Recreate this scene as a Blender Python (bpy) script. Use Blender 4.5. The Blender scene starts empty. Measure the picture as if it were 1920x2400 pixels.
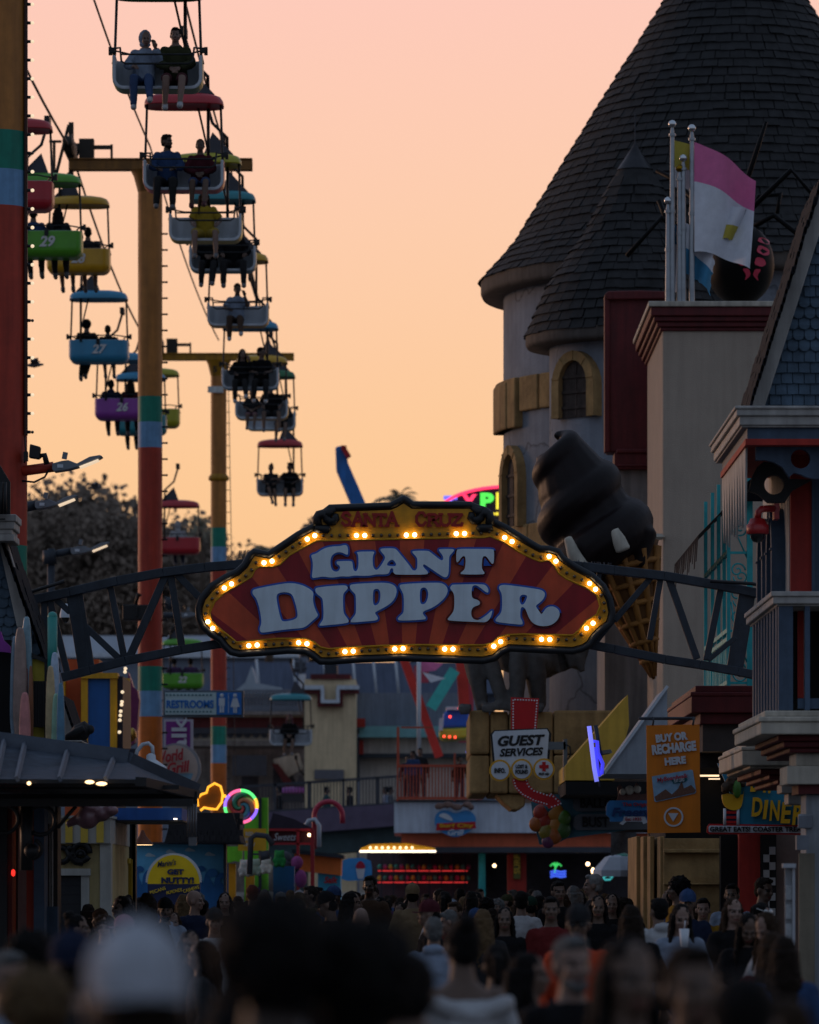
import bpy, bmesh, math, random
from mathutils import Vector, Matrix, Euler, noise
random.seed(7)
R=math.radians; PI=math.pi
F=12000.; HY=2092.; H=1.7
SC=bpy.context.scene; COL=SC.collection
def P(px,py,Y): return Vector(((px-960)/F*Y, Y, H+(HY-py)/F*Y))   # a direction seen in the photo carried out to real distance Y (metres)
def S(n,Y): return n/F*Y
def lin(h):
    h=h.lstrip('#'); o=[]
    for i in (0,2,4):
        c=int(h[i:i+2],16)/255.; o.append(c/12.92 if c<=.04045 else ((c+.055)/1.055)**2.4)
    return o
# ---------------------------------------------------------------- materials
MC={}; ALB=1.  # ALB lifts the colours of farther sections in place of distance haze
def M(name,hexc,rough=.7,var=.22,scale=5.,bump=.15,metal=0.,emit=0.,objcol=False,streak=0.,spec=.4,bscale=None):
    if name in MC: return MC[name]
    m=bpy.data.materials.new(name); m.use_nodes=True; nt=m.node_tree; N=nt.nodes; L=nt.links
    b=N['Principled BSDF']; b.inputs['Roughness'].default_value=rough; b.inputs['Metallic'].default_value=metal
    b.inputs['Specular IOR Level'].default_value=spec
    c=lin(hexc) if isinstance(hexc,str) else list(hexc)
    if not emit and not objcol: c=[min(.85,x*ALB) for x in c[:3]]
    tc=N.new('ShaderNodeTexCoord')
    nz=N.new('ShaderNodeTexNoise'); nz.inputs['Scale'].default_value=scale; nz.inputs['Detail'].default_value=6; nz.inputs['Roughness'].default_value=.65
    L.new(tc.outputs['Object'],nz.inputs['Vector'])
    mr=N.new('ShaderNodeMapRange'); mr.inputs[1].default_value=.3; mr.inputs[2].default_value=.7; mr.inputs[3].default_value=1-var; mr.inputs[4].default_value=1+var
    L.new(nz.outputs['Fac'],mr.inputs[0])
    val=mr.outputs[0]
    if streak:
        mp=N.new('ShaderNodeMapping'); mp.inputs['Scale'].default_value=(4,4,.35); L.new(tc.outputs['Object'],mp.inputs[0])
        n2=N.new('ShaderNodeTexNoise'); n2.inputs['Scale'].default_value=2.2; n2.inputs['Detail'].default_value=5; L.new(mp.outputs[0],n2.inputs['Vector'])
        m2=N.new('ShaderNodeMapRange'); m2.inputs[1].default_value=.35; m2.inputs[2].default_value=.65; m2.inputs[3].default_value=1-streak; m2.inputs[4].default_value=1.05
        L.new(n2.outputs['Fac'],m2.inputs[0])
        mu=N.new('ShaderNodeMath'); mu.operation='MULTIPLY'; L.new(val,mu.inputs[0]); L.new(m2.outputs[0],mu.inputs[1]); val=mu.outputs[0]
    vm=N.new('ShaderNodeVectorMath'); vm.operation='SCALE'
    if objcol:
        oi=N.new('ShaderNodeObjectInfo'); L.new(oi.outputs['Color'],vm.inputs[0])
    else: vm.inputs[0].default_value=c[:3]
    L.new(val,vm.inputs['Scale']); L.new(vm.outputs[0],b.inputs['Base Color'])
    if bump:
        bp=N.new('ShaderNodeBump'); bp.inputs['Strength'].default_value=bump; bp.inputs['Distance'].default_value=.02
        n3=N.new('ShaderNodeTexNoise'); n3.inputs['Scale'].default_value=bscale or scale*6; n3.inputs['Detail'].default_value=5; L.new(tc.outputs['Object'],n3.inputs['Vector'])
        L.new(n3.outputs['Fac'],bp.inputs['Height']); L.new(bp.outputs[0],b.inputs['Normal'])
    if emit:
        b.inputs['Emission Color'].default_value=(*c[:3],1); b.inputs['Emission Strength'].default_value=emit
        if name not in ('lit_bulb','porch_lamp','violet_neon','violet_neon_pale','white_tube','pendant_glow'): m.cycles.emission_sampling='NONE'
    MC[name]=m; return m
def nodes(m): return m.node_tree.nodes, m.node_tree.links, m.node_tree.nodes['Principled BSDF']
def crack(m,strength=.6,scale=.5,dark=.55):
    "adds wandering dark cracks to a wall material"
    N,L,b=nodes(m); tc=N.new('ShaderNodeTexCoord'); nz=N.new('ShaderNodeTexNoise'); nz.inputs['Scale'].default_value=1.1; nz.inputs['Detail'].default_value=4
    L.new(tc.outputs['Object'],nz.inputs['Vector'])
    ad=N.new('ShaderNodeVectorMath'); ad.operation='ADD'; L.new(tc.outputs['Object'],ad.inputs[0]); L.new(nz.outputs['Color'],ad.inputs[1])
    vo=N.new('ShaderNodeTexVoronoi'); vo.feature='DISTANCE_TO_EDGE'; vo.inputs['Scale'].default_value=scale; L.new(ad.outputs[0],vo.inputs['Vector'])
    mr=N.new('ShaderNodeMapRange'); mr.inputs[1].default_value=.0; mr.inputs[2].default_value=.012; mr.inputs[3].default_value=dark; mr.inputs[4].default_value=1; L.new(vo.outputs['Distance'],mr.inputs[0])
    src=b.inputs['Base Color'].links[0].from_socket; vm=N.new('ShaderNodeVectorMath'); vm.operation='SCALE'
    L.new(src,vm.inputs[0]); L.new(mr.outputs[0],vm.inputs['Scale']); L.new(vm.outputs[0],b.inputs['Base Color'])
    return m
def waves(m,scale=6,axis='Z',dark=.75,width=.1):
    "thin dark board joints along one axis"
    N,L,b=nodes(m); tc=N.new('ShaderNodeTexCoord'); sp=N.new('ShaderNodeSeparateXYZ'); L.new(tc.outputs['Object'],sp.inputs[0])
    mu=N.new('ShaderNodeMath'); mu.operation='MULTIPLY'; mu.inputs[1].default_value=scale; L.new(sp.outputs[axis],mu.inputs[0])
    fr=N.new('ShaderNodeMath'); fr.operation='FRACT'; L.new(mu.outputs[0],fr.inputs[0])
    mr=N.new('ShaderNodeMapRange'); mr.inputs[1].default_value=0; mr.inputs[2].default_value=width; mr.inputs[3].default_value=dark; mr.inputs[4].default_value=1; L.new(fr.outputs[0],mr.inputs[0])
    src=b.inputs['Base Color'].links[0].from_socket; vm=N.new('ShaderNodeVectorMath'); vm.operation='SCALE'
    L.new(src,vm.inputs[0]); L.new(mr.outputs[0],vm.inputs['Scale']); L.new(vm.outputs[0],b.inputs['Base Color']); return m
# ---------------------------------------------------------------- object bookkeeping
ORG={}
def tag(o,label=None,cat=None,group=None,kind=None):
    if label: o['label']=label
    if cat: o['category']=cat
    if group: o['group']=group
    if kind: o['kind']=kind
    return o
def thing(name,label,cat,loc=(0,0,0),group=None,rz=0.):
    o=bpy.data.objects.new(name,None); COL.objects.link(o); o.location=loc; o.rotation_euler.z=rz; o.empty_display_size=.2
    ORG[o.name]=Vector(loc); return tag(o,label,cat,group)
def copy_tree(o,parent=None):
    c=o.copy(); COL.objects.link(c)
    if parent: c.parent=parent
    for ch in o.children: copy_tree(ch,c)
    return c
class MB:
    def __init__(s): s.v=[]; s.f=[]; s.mi=[]; s.sm=[]; s.cur=0; s.smooth=False
    def add(s,vs,fs,sm=None):
        k=len(s.v); s.v+= [Vector(v) for v in vs]
        for f in fs: s.f.append([i+k for i in f]); s.mi.append(s.cur); s.sm.append(s.smooth if sm is None else sm)
        return s
    def box(s,c,d,rot=None):
        c=Vector(c); hx,hy,hz=d[0]/2,d[1]/2,d[2]/2
        vs=[Vector((x,y,z)) for x in(-hx,hx) for y in(-hy,hy) for z in(-hz,hz)]
        if rot is not None: vs=[rot@v for v in vs]
        return s.add([v+c for v in vs],[(0,1,3,2),(4,6,7,5),(0,4,5,1),(2,3,7,6),(0,2,6,4),(1,5,7,3)],False)
    def bb(s,x0,x1,y0,y1,z0,z1): return s.box(((x0+x1)/2,(y0+y1)/2,(z0+z1)/2),(abs(x1-x0),abs(y1-y0),abs(z1-z0)))
    def px(s,x0,y0,x1,y1,Y,t=.1):   # box whose front face at distance Y spans the given view rectangle
        a=P(x0,y0,Y); b=P(x1,y1,Y); return s.bb(a.x,b.x,Y,Y+t,b.z,a.z)
    def prism(s,pts,vec):
        n=len(pts); vec=Vector(vec); pts=[Vector(p) for p in pts]
        fs=[list(range(n)),list(range(2*n-1,n-1,-1))]+[(i,i+n,(i+1)%n+n,(i+1)%n) for i in range(n)]
        return s.add(pts+[p+vec for p in pts],fs,False)
    def pp(s,pts,Y,t=.05): return s.prism([P(x,y,Y) for x,y in pts],(0,t,0))
    def tube(s,pts,r,n=7,closed=False,sm=True):
        pts=[Vector(p) for p in pts]; m=len(pts); rs=r if isinstance(r,(list,tuple)) else [r]*m
        vs=[]; fs=[]; pu=None
        for i,p in enumerate(pts):
            a=pts[i-1] if (i>0 or closed) else p; b=pts[(i+1)%m] if (i<m-1 or closed) else p
            d=(b-a); d=d.normalized() if d.length>1e-9 else Vector((0,0,1))
            if pu is None: u=d.orthogonal().normalized()
            else:
                u=pu-d*pu.dot(d); u=u.normalized() if u.length>1e-6 else d.orthogonal().normalized()
            pu=u; w=d.cross(u)
            for k in range(n):
                t=2*PI*k/n; vs.append(p+(u*math.cos(t)+w*math.sin(t))*rs[i])
        for i in range(m if closed else m-1):
            for k in range(n):
                a=i*n+k; b=i*n+(k+1)%n; j=((i+1)%m)*n; fs.append((a,b,j+(k+1)%n,j+k))
        if not closed: fs+=[list(range(n-1,-1,-1)),list(range((m-1)*n,m*n))]
        return s.add(vs,fs,sm)
    def bar(s,a,b,w,h,up=(0,1,0)):   # rectangular beam a->b; w across (in plane), h along up
        a=Vector(a); b=Vector(b); d=(b-a).normalized(); up=Vector(up); up=(up-d*up.dot(d))
        up=up.normalized() if up.length>1e-5 else d.orthogonal().normalized(); r=d.cross(up)
        vs=[]
        for p in(a,b):
            for i,j in((-1,-1),(1,-1),(1,1),(-1,1)): vs.append(p+r*i*w/2+up*j*h/2)
        return s.add(vs,[(0,3,2,1),(4,5,6,7),(0,1,5,4),(1,2,6,5),(2,3,7,6),(3,0,4,7)],False)
    def lathe(s,prof,c,n=32,a0=0,a1=2*PI,sm=True,M4=None):
        c=Vector(c); full=abs(a1-a0-2*PI)<1e-6; k=n if full else n+1; vs=[]; fs=[]
        for r,z in prof:
            for i in range(k):
                t=a0+(a1-a0)*i/n; v=Vector((r*math.cos(t),r*math.sin(t),z)); vs.append((M4@v if M4 else v)+c)
        for j in range(len(prof)-1):
            for i in range(n):
                i2=(i+1)%k; fs.append((j*k+i,j*k+i2,(j+1)*k+i2,(j+1)*k+i))
        return s.add(vs,fs,sm)
    def sph(s,c,r,n=14,m=9,M3=None,sm=True):
        r=(r,r,r) if isinstance(r,(int,float)) else r; c=Vector(c); vs=[]; fs=[]
        for j in range(1,m):
            p=PI*j/m
            for i in range(n):
                t=2*PI*i/n; v=Vector((r[0]*math.sin(p)*math.cos(t),r[1]*math.sin(p)*math.sin(t),r[2]*math.cos(p))); vs.append((M3@v if M3 else v)+c)
        a=len(vs)
        for z in(1,-1):
            v=Vector((0,0,z*r[2])); vs.append((M3@v if M3 else v)+c)
        for j in range(m-2):
            for i in range(n): fs.append((j*n+i,(j+1)*n+i,(j+1)*n+(i+1)%n,j*n+(i+1)%n))
        for i in range(n): fs.append((a,i,(i+1)%n)); fs.append((a+1,(m-2)*n+(i+1)%n,(m-2)*n+i))
        return s.add(vs,fs,sm)
    def quad(s,a,b,c,d,sm=False): return s.add([a,b,c,d],[(0,1,2,3)],sm)
    def mesh(s,name,org=(0,0,0)):
        me=bpy.data.meshes.new(name); o=Vector(org)
        me.from_pydata([v-o for v in s.v],[],s.f); me.polygons.foreach_set('material_index',s.mi); me.polygons.foreach_set('use_smooth',s.sm)
        me.update(); bm=bmesh.new(); bm.from_mesh(me); bmesh.ops.recalc_face_normals(bm,faces=bm.faces); bm.to_mesh(me); bm.free(); return me
    def build(s,name,mats,parent=None,bevel=0.,label=None,cat=None,group=None,kind=None,center=False):
        org=ORG[parent.name] if parent is not None else Vector((0,0,0))
        if parent is None and center:
            lo=[min(v[i] for v in s.v) for i in range(3)]; hi=[max(v[i] for v in s.v) for i in range(3)]
            org=Vector(((lo[0]+hi[0])/2,(lo[1]+hi[1])/2,lo[2]))
        me=s.mesh(name,org)
        for m in (mats if isinstance(mats,(list,tuple)) else [mats]): me.materials.append(m)
        o=bpy.data.objects.new(name,me); COL.objects.link(o)
        if parent is not None: o.parent=parent
        else: o.location=org
        ORG[o.name]=org
        if bevel:
            bv=o.modifiers.new('bevel','BEVEL'); bv.width=bevel; bv.segments=2; bv.limit_method='ANGLE'; bv.angle_limit=R(40)
        return tag(o,label,cat,group,kind)
def mesh_obj(name,me,mats,parent=None,**k):
    if not me.materials:
        for m in (mats if isinstance(mats,(list,tuple)) else [mats]): me.materials.append(m)
    o=bpy.data.objects.new(name,me); COL.objects.link(o)
    if parent is not None: o.parent=parent; ORG[o.name]=ORG[parent.name]
    else: ORG[o.name]=Vector((0,0,0))
    return tag(o,**k)
def baked(me_or_mb,mods,mats=()):
    "mesh data with modifiers applied"
    me=me_or_mb.mesh('tmp') if isinstance(me_or_mb,MB) else me_or_mb
    for m in mats: me.materials.append(m)
    o=bpy.data.objects.new('tmp',me); COL.objects.link(o)
    for f in mods: f(o)
    dg=bpy.context.evaluated_depsgraph_get(); r=bpy.data.meshes.new_from_object(o.evaluated_get(dg))
    bpy.data.objects.remove(o); return r
def remesh(vox,smooth=4,disp=0.,dscale=.1,fac=.5):
    def f(o):
        m=o.modifiers.new('r','REMESH'); m.mode='VOXEL'; m.voxel_size=vox; m.use_smooth_shade=True
        if smooth:
            k=o.modifiers.new('s','SMOOTH'); k.iterations=smooth; k.factor=fac
        if disp:
            t=bpy.data.textures.new('n','CLOUDS'); t.noise_scale=dscale; d=o.modifiers.new('d','DISPLACE'); d.texture=t; d.strength=disp; d.mid_level=.5
    return f
# ---------------------------------------------------------------- flat outlines and lettering
def shape_mesh(polys,extrude=.0,offset=0.,bevel=0.,smooth=0):
    "filled 2-D outlines (holes by nesting) in x (right), z (up); front faces -y"
    cu=bpy.data.curves.new('c','CURVE'); cu.dimensions='2D'; cu.fill_mode='BOTH'; cu.extrude=extrude; cu.offset=offset; cu.bevel_depth=bevel; cu.bevel_resolution=1
    for p in polys:
        for _ in range(smooth):
            q=[]
            for i in range(len(p)):
                a=Vector(p[i]); b=Vector(p[(i+1)%len(p)]); q+=[a.lerp(b,.25),a.lerp(b,.75)]
            p=q
        sp=cu.splines.new('POLY'); sp.points.add(len(p)-1); sp.use_cyclic_u=True
        for i,v in enumerate(p): sp.points[i].co=(v[0],v[1],0,1)
    o=bpy.data.objects.new('c',cu); me=bpy.data.meshes.new_from_object(o); bpy.data.objects.remove(o); bpy.data.curves.remove(cu)
    me.transform(Matrix.Rotation(PI/2,4,'X')); return me
def text_mesh(body,bold=0.,extrude=0.,shear=0.,space=1.,line=1.):
    cu=bpy.data.curves.new('t','FONT'); cu.body=body; cu.align_x='CENTER'; cu.offset=bold; cu.extrude=extrude; cu.shear=shear; cu.space_character=space; cu.space_line=line; cu.resolution_u=3
    o=bpy.data.objects.new('t',cu); me=bpy.data.meshes.new_from_object(o); bpy.data.objects.remove(o); bpy.data.curves.remove(cu)
    me.transform(Matrix.Rotation(PI/2,4,'X')); return me
def text(body,x0,y0,x1,y1,Y,mat,parent,name='lettering',bold=.02,depth=.01,shear=0.,rot=0.,space=1.,line=1.,M4=None):
    "lettering whose box at distance Y fills the view rectangle"
    me=text_mesh(body,bold,.05,shear,space,line)
    xs=[v.co.x for v in me.vertices]; zs=[v.co.z for v in me.vertices]; ys=[v.co.y for v in me.vertices]
    a=P(x0,y0,Y); b=P(x1,y1,Y)
    sx=abs(b.x-a.x)/(max(xs)-min(xs)); sz=abs(a.z-b.z)/(max(zs)-min(zs)); sy=depth/(max(ys)-min(ys))
    T=Matrix.Translation((-(max(xs)+min(xs))/2,-max(ys),-(max(zs)+min(zs))/2)); me.transform(Matrix.Diagonal((sx,sy,sz,1))@T)
    c=(a+b)/2
    me.transform(Matrix.Translation(c)@Matrix.Rotation(rot,4,'Y'))
    if M4 is not None: me.transform(M4)
    me.transform(Matrix.Translation(-ORG[parent.name]))
    me.materials.clear(); me.materials.append(mat)
    return mesh_obj(name,me,mat,parent)
def shape(polys,Y,mat,parent,name,depth=.04,offset=0.,smooth=0,front=0.,bevel=0.,**k):
    "outline given in view pixels carried out to distance Y; thickness depth behind the front"
    me=shape_mesh([[((x-960)/F*Y,H+(HY-y)/F*Y) for x,y in p] for p in polys],depth/2,offset,bevel,smooth)
    me.transform(Matrix.Translation((0,Y-front+depth/2,0)))
    org=ORG[parent.name] if parent is not None else Vector((0,0,0))
    me.transform(Matrix.Translation(-org)); me.materials.clear(); me.materials.append(mat)
    return mesh_obj(name,me,mat,parent,**k)
def circ(cx,cy,r,n=28,a0=0.,a1=2*PI,ry=None):
    return [(cx+r*math.cos(a0+(a1-a0)*i/n),cy+(ry or r)*math.sin(a0+(a1-a0)*i/n)) for i in range(n+(0 if abs(a1-a0-2*PI)<1e-6 else 1))]
def Z(s,ox,oy,pts): return [(ox+x/s,oy+y/s) for x,y in pts]
# ================================================================ camera, sky, sun
cam=bpy.data.cameras.new('camera'); co=bpy.data.objects.new('camera',cam); COL.objects.link(co); SC.camera=co
co.location=(0,0,H); co.rotation_euler=(PI/2,0,0); cam.sensor_fit='HORIZONTAL'; cam.sensor_width=36; cam.lens=F/1920*36
cam.shift_y=(HY-1200)/1920; cam.clip_start=.5; cam.clip_end=9000
cam.dof.use_dof=True; cam.dof.focus_distance=61; cam.dof.aperture_fstop=4.3
SC.view_settings.view_transform='Standard'; SC.view_settings.look='None'; SC.view_settings.exposure=0; SC.view_settings.gamma=1
SC.cycles.use_denoising=True; SC.cycles.max_bounces=4; SC.cycles.diffuse_bounces=2; SC.cycles.sample_clamp_indirect=3; SC.cycles.caustics_reflective=False; SC.cycles.caustics_refractive=False
W=bpy.data.worlds.new('World'); SC.world=W; W.use_nodes=True; N=W.node_tree.nodes; L=W.node_tree.links
bg=N['Background']; out=N['World Output']
SUN_EL=R(3.0); SUN_AZ=R(-52)     # azimuth measured from +Y, negative to the left
tc=N.new('ShaderNodeTexCoord'); sp=N.new('ShaderNodeSeparateXYZ'); L.new(tc.outputs['Generated'],sp.inputs[0])
def ramp(stops):
    r=N.new('ShaderNodeValToRGB'); e=r.color_ramp.elements
    while len(e)<len(stops): e.new(.5)
    for q,(p,c) in zip(e,stops): q.position=p; q.color=(*c,1)
    return r
glow=ramp([(0,(.90,.46,.20)),(.055,(.955,.55,.265)),(.085,(.97,.585,.315)),(.13,(.975,.60,.41)),(.175,(.98,.585,.49)),(.225,(.62,.41,.40)),(.29,(.30,.28,.34)),(.4,(.235,.27,.37)),(.7,(.21,.255,.37)),(1,(.20,.25,.37))])
dusk=ramp([(0,(.145,.15,.175)),(.12,(.225,.255,.325)),(.4,(.23,.28,.375)),(1,(.19,.255,.36))])
L.new(sp.outputs['Z'],glow.inputs[0]); L.new(sp.outputs['Z'],dusk.inputs[0])
az=N.new('ShaderNodeVectorMath'); az.operation='DOT_PRODUCT'; L.new(tc.outputs['Generated'],az.inputs[0]); az.inputs[1].default_value=(math.sin(R(-10)),math.cos(R(-10)),0)
mr=N.new('ShaderNodeMapRange'); mr.interpolation_type='SMOOTHSTEP'; mr.inputs[1].default_value=.1; mr.inputs[2].default_value=.93; L.new(az.outputs['Value'],mr.inputs[0])
mx=N.new('ShaderNodeMix'); mx.data_type='RGBA'; L.new(mr.outputs[0],mx.inputs['Factor']); L.new(dusk.outputs[0],mx.inputs['A']); L.new(glow.outputs[0],mx.inputs['B'])
L.new(mx.outputs['Result'],bg.inputs['Color']); bg.inputs['Strength'].default_value=1.
sk=N.new('ShaderNodeTexSky'); sk.sky_type='NISHITA'; sk.sun_disc=False; sk.sun_elevation=SUN_EL; sk.sun_rotation=SUN_AZ; sk.altitude=10; sk.dust_density=2
b2=N.new('ShaderNodeBackground'); b2.inputs['Strength'].default_value=.005; L.new(sk.outputs[0],b2.inputs['Color'])
ad=N.new('ShaderNodeAddShader'); L.new(bg.outputs[0],ad.inputs[0]); L.new(b2.outputs[0],ad.inputs[1]); L.new(ad.outputs[0],out.inputs['Surface'])
sun=bpy.data.lights.new('sun','SUN'); so=bpy.data.objects.new('sun',sun); COL.objects.link(so); sun.energy=.55; sun.angle=R(9); sun.color=(1,.58,.38)
d=Vector((math.sin(SUN_AZ)*math.cos(SUN_EL),math.cos(SUN_AZ)*math.cos(SUN_EL),math.sin(SUN_EL))); so.rotation_euler=(-d).to_track_quat('-Z','Y').to_euler()
# ================================================================ shared materials
black=M('black_iron','#14161a',.5,.3,8,.1)
steel=M('blue_grey_steel','#2d3641',.55,.25,5,.15,streak=.25)
white=M('white_paint','#c9c9c6',.6,.1,4,.06,streak=.22)
offw=M('cream_trim','#b9b2a4',.65,.12,5,.1,streak=.3)
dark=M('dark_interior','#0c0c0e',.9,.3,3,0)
cream=M('cream_stucco','#a89a8c',.85,.08,1.4,.5,streak=.06,bscale=60)
yellow=M('golden_yellow','#d29a12',.5,.12,6,.06,streak=.2)
redp=M('red_paint','#9c1c1c',.55,.2,6,.06,streak=.2)
maroon=M('maroon_paint','#5e191d',.6,.2,4,.1,streak=.3)
letblue=M('deep_blue_paint','#1f55b4',.5,.15,6,.05)
bulb_on=M('lit_bulb',(1,.70,.36),.3,0,1,0,emit=11)
bulb_off=M('unlit_bulb','#4a3a2a',.12,.1,4,0,spec=.8)
warm=M('warm_lamp',(1,.66,.36),.4,0,1,0,emit=6)
cool=M('led_lamp',(1,.84,.66),.4,0,1,0,emit=4)
skyblue=M('light_blue_paint','#6f9cc4',.55,.14,5,.06,streak=.2)
green=M('green_paint','#12806a',.55,.14,5,.06,streak=.2)
orange=M('orange_paint','#c9661a',.55,.14,5,.06,streak=.2)
tan=M('tan_orange_paint','#b57636',.55,.14,5,.06,streak=.25)
redband=M('brick_red_paint','#b03a26',.55,.14,5,.06,streak=.25)
# ================================================================ ground
def sheet(name,x0,x1,y0,y1,z,m,kind='structure'):
    b=MB(); b.quad((x0,y0,z),(x1,y0,z),(x1,y1,z),(x0,y1,z)); return b.build(name,m,kind=kind)
gm=M('boardwalk_concrete','#5d5a58',.8,.25,.6,.3,streak=0)
sheet('ground',-4000,4000,-40,8000,0,gm)
sheet('boardwalk',-4.6,4.6,2,150,.006,waves(M('boardwalk_paving','#66615c',.75,.25,1.2,.3),.7,'Y',.6,.03))
# ================================================================ gate arch and its sign  (60 m away)
GY=60.
g=thing('entrance_arch','dark blue grey steel truss arch spanning the walkway behind the lit red sign','arch',(0,GY+.25,0))
A=lambda x,y:(0+x/2.042,1200+y/2.042)
def beam(name,pts,w,h,par=g,Y=GY+.28,m=steel):
    b=MB()
    for i in range(len(pts)-1):
        b.bar(P(*pts[i],Y),P(*pts[i+1],Y),S(w,60),h)
    return b.build(name,m,par,bevel=.008)
beam('top_chord',[(55,1411),(163,1388),(274,1362),(382,1342),(480,1330),(700,1312),(950,1306),(1200,1314),(1365,1328),(1440,1337),(1557,1350),(1685,1372),(1830,1402)],21,.16)
beam('bottom_chord',[(145,1588),(211,1571),(294,1549),(426,1523),(520,1508),(720,1490),(950,1484),(1180,1490),(1340,1503),(1440,1522),(1560,1546),(1640,1558),(1730,1574),(1808,1591)],20,.16)
for x0,y0,x1,y1,w in [(212,430,212,690,12),(240,425,322,770,12),(262,412,335,480,11),(345,385,405,755,22),(375,390,432,745,16),(405,545,585,715,12),(528,355,597,710,12),(792,305,618,700,14),(818,305,872,655,13),(848,300,985,440,13)]:
    beam('web_member',[A(x0,y0),A(x1,y1)],w*1.3,.1,Y=GY+.30+.004*(x0%7))
for x0,y0,x1,y1,w in [(1529,1350,1440,1455,11),(1549,1352,1523,1500,11),(1568,1356,1634,1545,13),(1690,1377,1656,1548,12),(1660,1548,1725,1494,9),(1752,1388,1722,1572,30),(1790,1428,1755,1466,9),(1812,1470,1780,1580,13),(1407,1330,1402,1364,9),(1440,1450,1392,1510,11),(1440,1345,1440,1345.5,2)]:
    beam('web_member',[(x0,y0),(x1,y1)],w*1.3,.1,Y=GY+.30+.004*(x0%7))
b=MB(); b.tube([P(52,1394,GY+.1),P(152,1362,GY+.1)],.022); b.tube([P(1665,1362,GY+.1),P(1762,1368,GY+.1),P(1830,1382,GY+.1)],.022); b.build('conduit',black,g)
b=MB()
for i in range(90):   # bird spikes on the chords near the sign
    x=random.choice([random.uniform(558,598),random.uniform(1350,1440),random.uniform(1372,1440)]); y=1297 if x<700 else 1330+(x-1350)*.09
    if x<700: y=1308
    p=P(x,y,GY+.28); b.tube([p,p+Vector((random.uniform(-.02,.02),random.uniform(-.02,.02),.09))],.0018,3)
b.build('bird_spikes',steel,g,kind='stuff')
s=thing('marquee_sign','scalloped red marquee reading GIANT DIPPER ringed by yellow channel of bulbs','sign',P(950,1545,GY))
FZ=lambda p:Z(1.96,460,1160,p); GZ=lambda p:Z(1.96,940,1160,p)
outer=GZ([(0,24),(12,17),(24,24),(55,45),(320,45),(345,58),(385,70),(410,85),(420,120),(480,150),(560,200),(620,236),(640,246),(680,248),(722,260),(742,290),(800,330),(880,372),(930,420),(960,480),(972,540),(960,590),(920,620),(890,650),(866,688),(835,706),(790,718),(640,712),(500,705),(462,722),(430,750),(380,762),(200,756),(0,748)])+ \
 FZ([(930,749),(760,755),(620,765),(570,765),(530,733),(500,717),(420,715),(300,725),(200,731),(160,722),(132,695),(110,665),(70,640),(30,605),(13,565),(10,520),(25,475),(70,420),(130,382),(190,352),(222,322),(248,275),(265,262),(300,268),(332,275),(370,250),(470,182),(546,143),(548,110),(560,88),(590,80),(612,60),(890,50),(915,40)])
shape([outer],GY,black,s,'backboard',.26)
b=MB(); b.tube([P(x,y,GY-.02) for x,y in outer],.042,8,closed=True); b.build('rim',M('charcoal_rim','#1c2026',.45,.2,9,.08),s)
shape([outer],GY,M('sign_channel_yellow','#d8980e',.42,.14,7,.08,streak=.2),s,'yellow_channel',.03,offset=-.05,front=.022)
redpoly=FZ([(553,210),(430,275),(385,320),(350,331),(290,330),(270,342),(255,375),(200,410),(130,450),(85,490),(62,540),(72,580),(120,625),(165,660),(185,678),(240,672),(380,660),(500,660),(540,675),(570,700),(610,708),(700,700),(941,689)])+GZ([(200,690),(380,690),(420,680),(445,655),(490,643),(560,640),(790,645),(820,620),(850,580),(900,550),(915,510),(900,460),(850,425),(760,385),(725,360),(705,325),(680,300),(640,306),(600,290),(540,260),(470,215),(410,190),(380,195),(0,203)])
sm_=M('sunburst_panel','#7a1418',.45,.12,4,.05,streak=.15)
Nn,Ll,B=nodes(sm_); t_=Nn.new('ShaderNodeTexCoord'); s_=Nn.new('ShaderNodeSeparateXYZ'); Ll.new(t_.outputs['Object'],s_.inputs[0])
cx=S(0,60); cz=-S(1780-1545,60)
def mth(op,a,bv=None):
    n=Nn.new('ShaderNodeMath'); n.operation=op
    for i,v in enumerate((a,bv)):
        if v is None: continue
        if hasattr(v,'links'): Ll.new(v,n.inputs[i])
        else: n.inputs[i].default_value=v
    return n.outputs[0]
an=mth('ARCTAN2',s_.outputs['X'],mth('SUBTRACT',s_.outputs['Z'],cz)); st=mth('LESS_THAN',mth('FRACT',mth('DIVIDE',mth('ADD',an,6.325),.225)),.5)
vm=[n for n in Nn if n.type=='VECT_MATH'][0]
mixn=Nn.new('ShaderNodeMix'); mixn.data_type='RGBA'; Ll.new(st,mixn.inputs['Factor']); mixn.inputs['A'].default_value=(*lin('#8e1420'),1); mixn.inputs['B'].default_value=(*lin('#c44c2a'),1); Ll.new(mixn.outputs['Result'],vm.inputs[0])
shape([redpoly],GY,sm_,s,'sunburst_panel',.03,front=.045)
b=MB(); b.tube([P(x,y,GY-.045) for x,y in redpoly],.012,5,closed=True); b.build('panel_trim',yellow,s)
# scroll volutes either side of the name board
def vol(f):
    b=MB()
    for pts in ([(545,150),(575,158),(600,158),(616,148)],[(558,140),(553,110),(566,92),(585,88),(600,98),(600,112),(612,122),(630,122),(640,110),(636,98),(628,94)],[(600,98),(608,78),(640,64)]):
        b.tube([P(*f(x,y),GY-.045) for x,y in pts],[.055 if i<len(pts)-1 else .03 for i in range(len(pts))],7)
    return b.build('scroll',black,s)
vol(lambda x,y:(460+x/1.96,1160+y/1.96)); vol(lambda x,y:(1432-(x-0)/1.96+0,1157+y/1.96))
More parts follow.
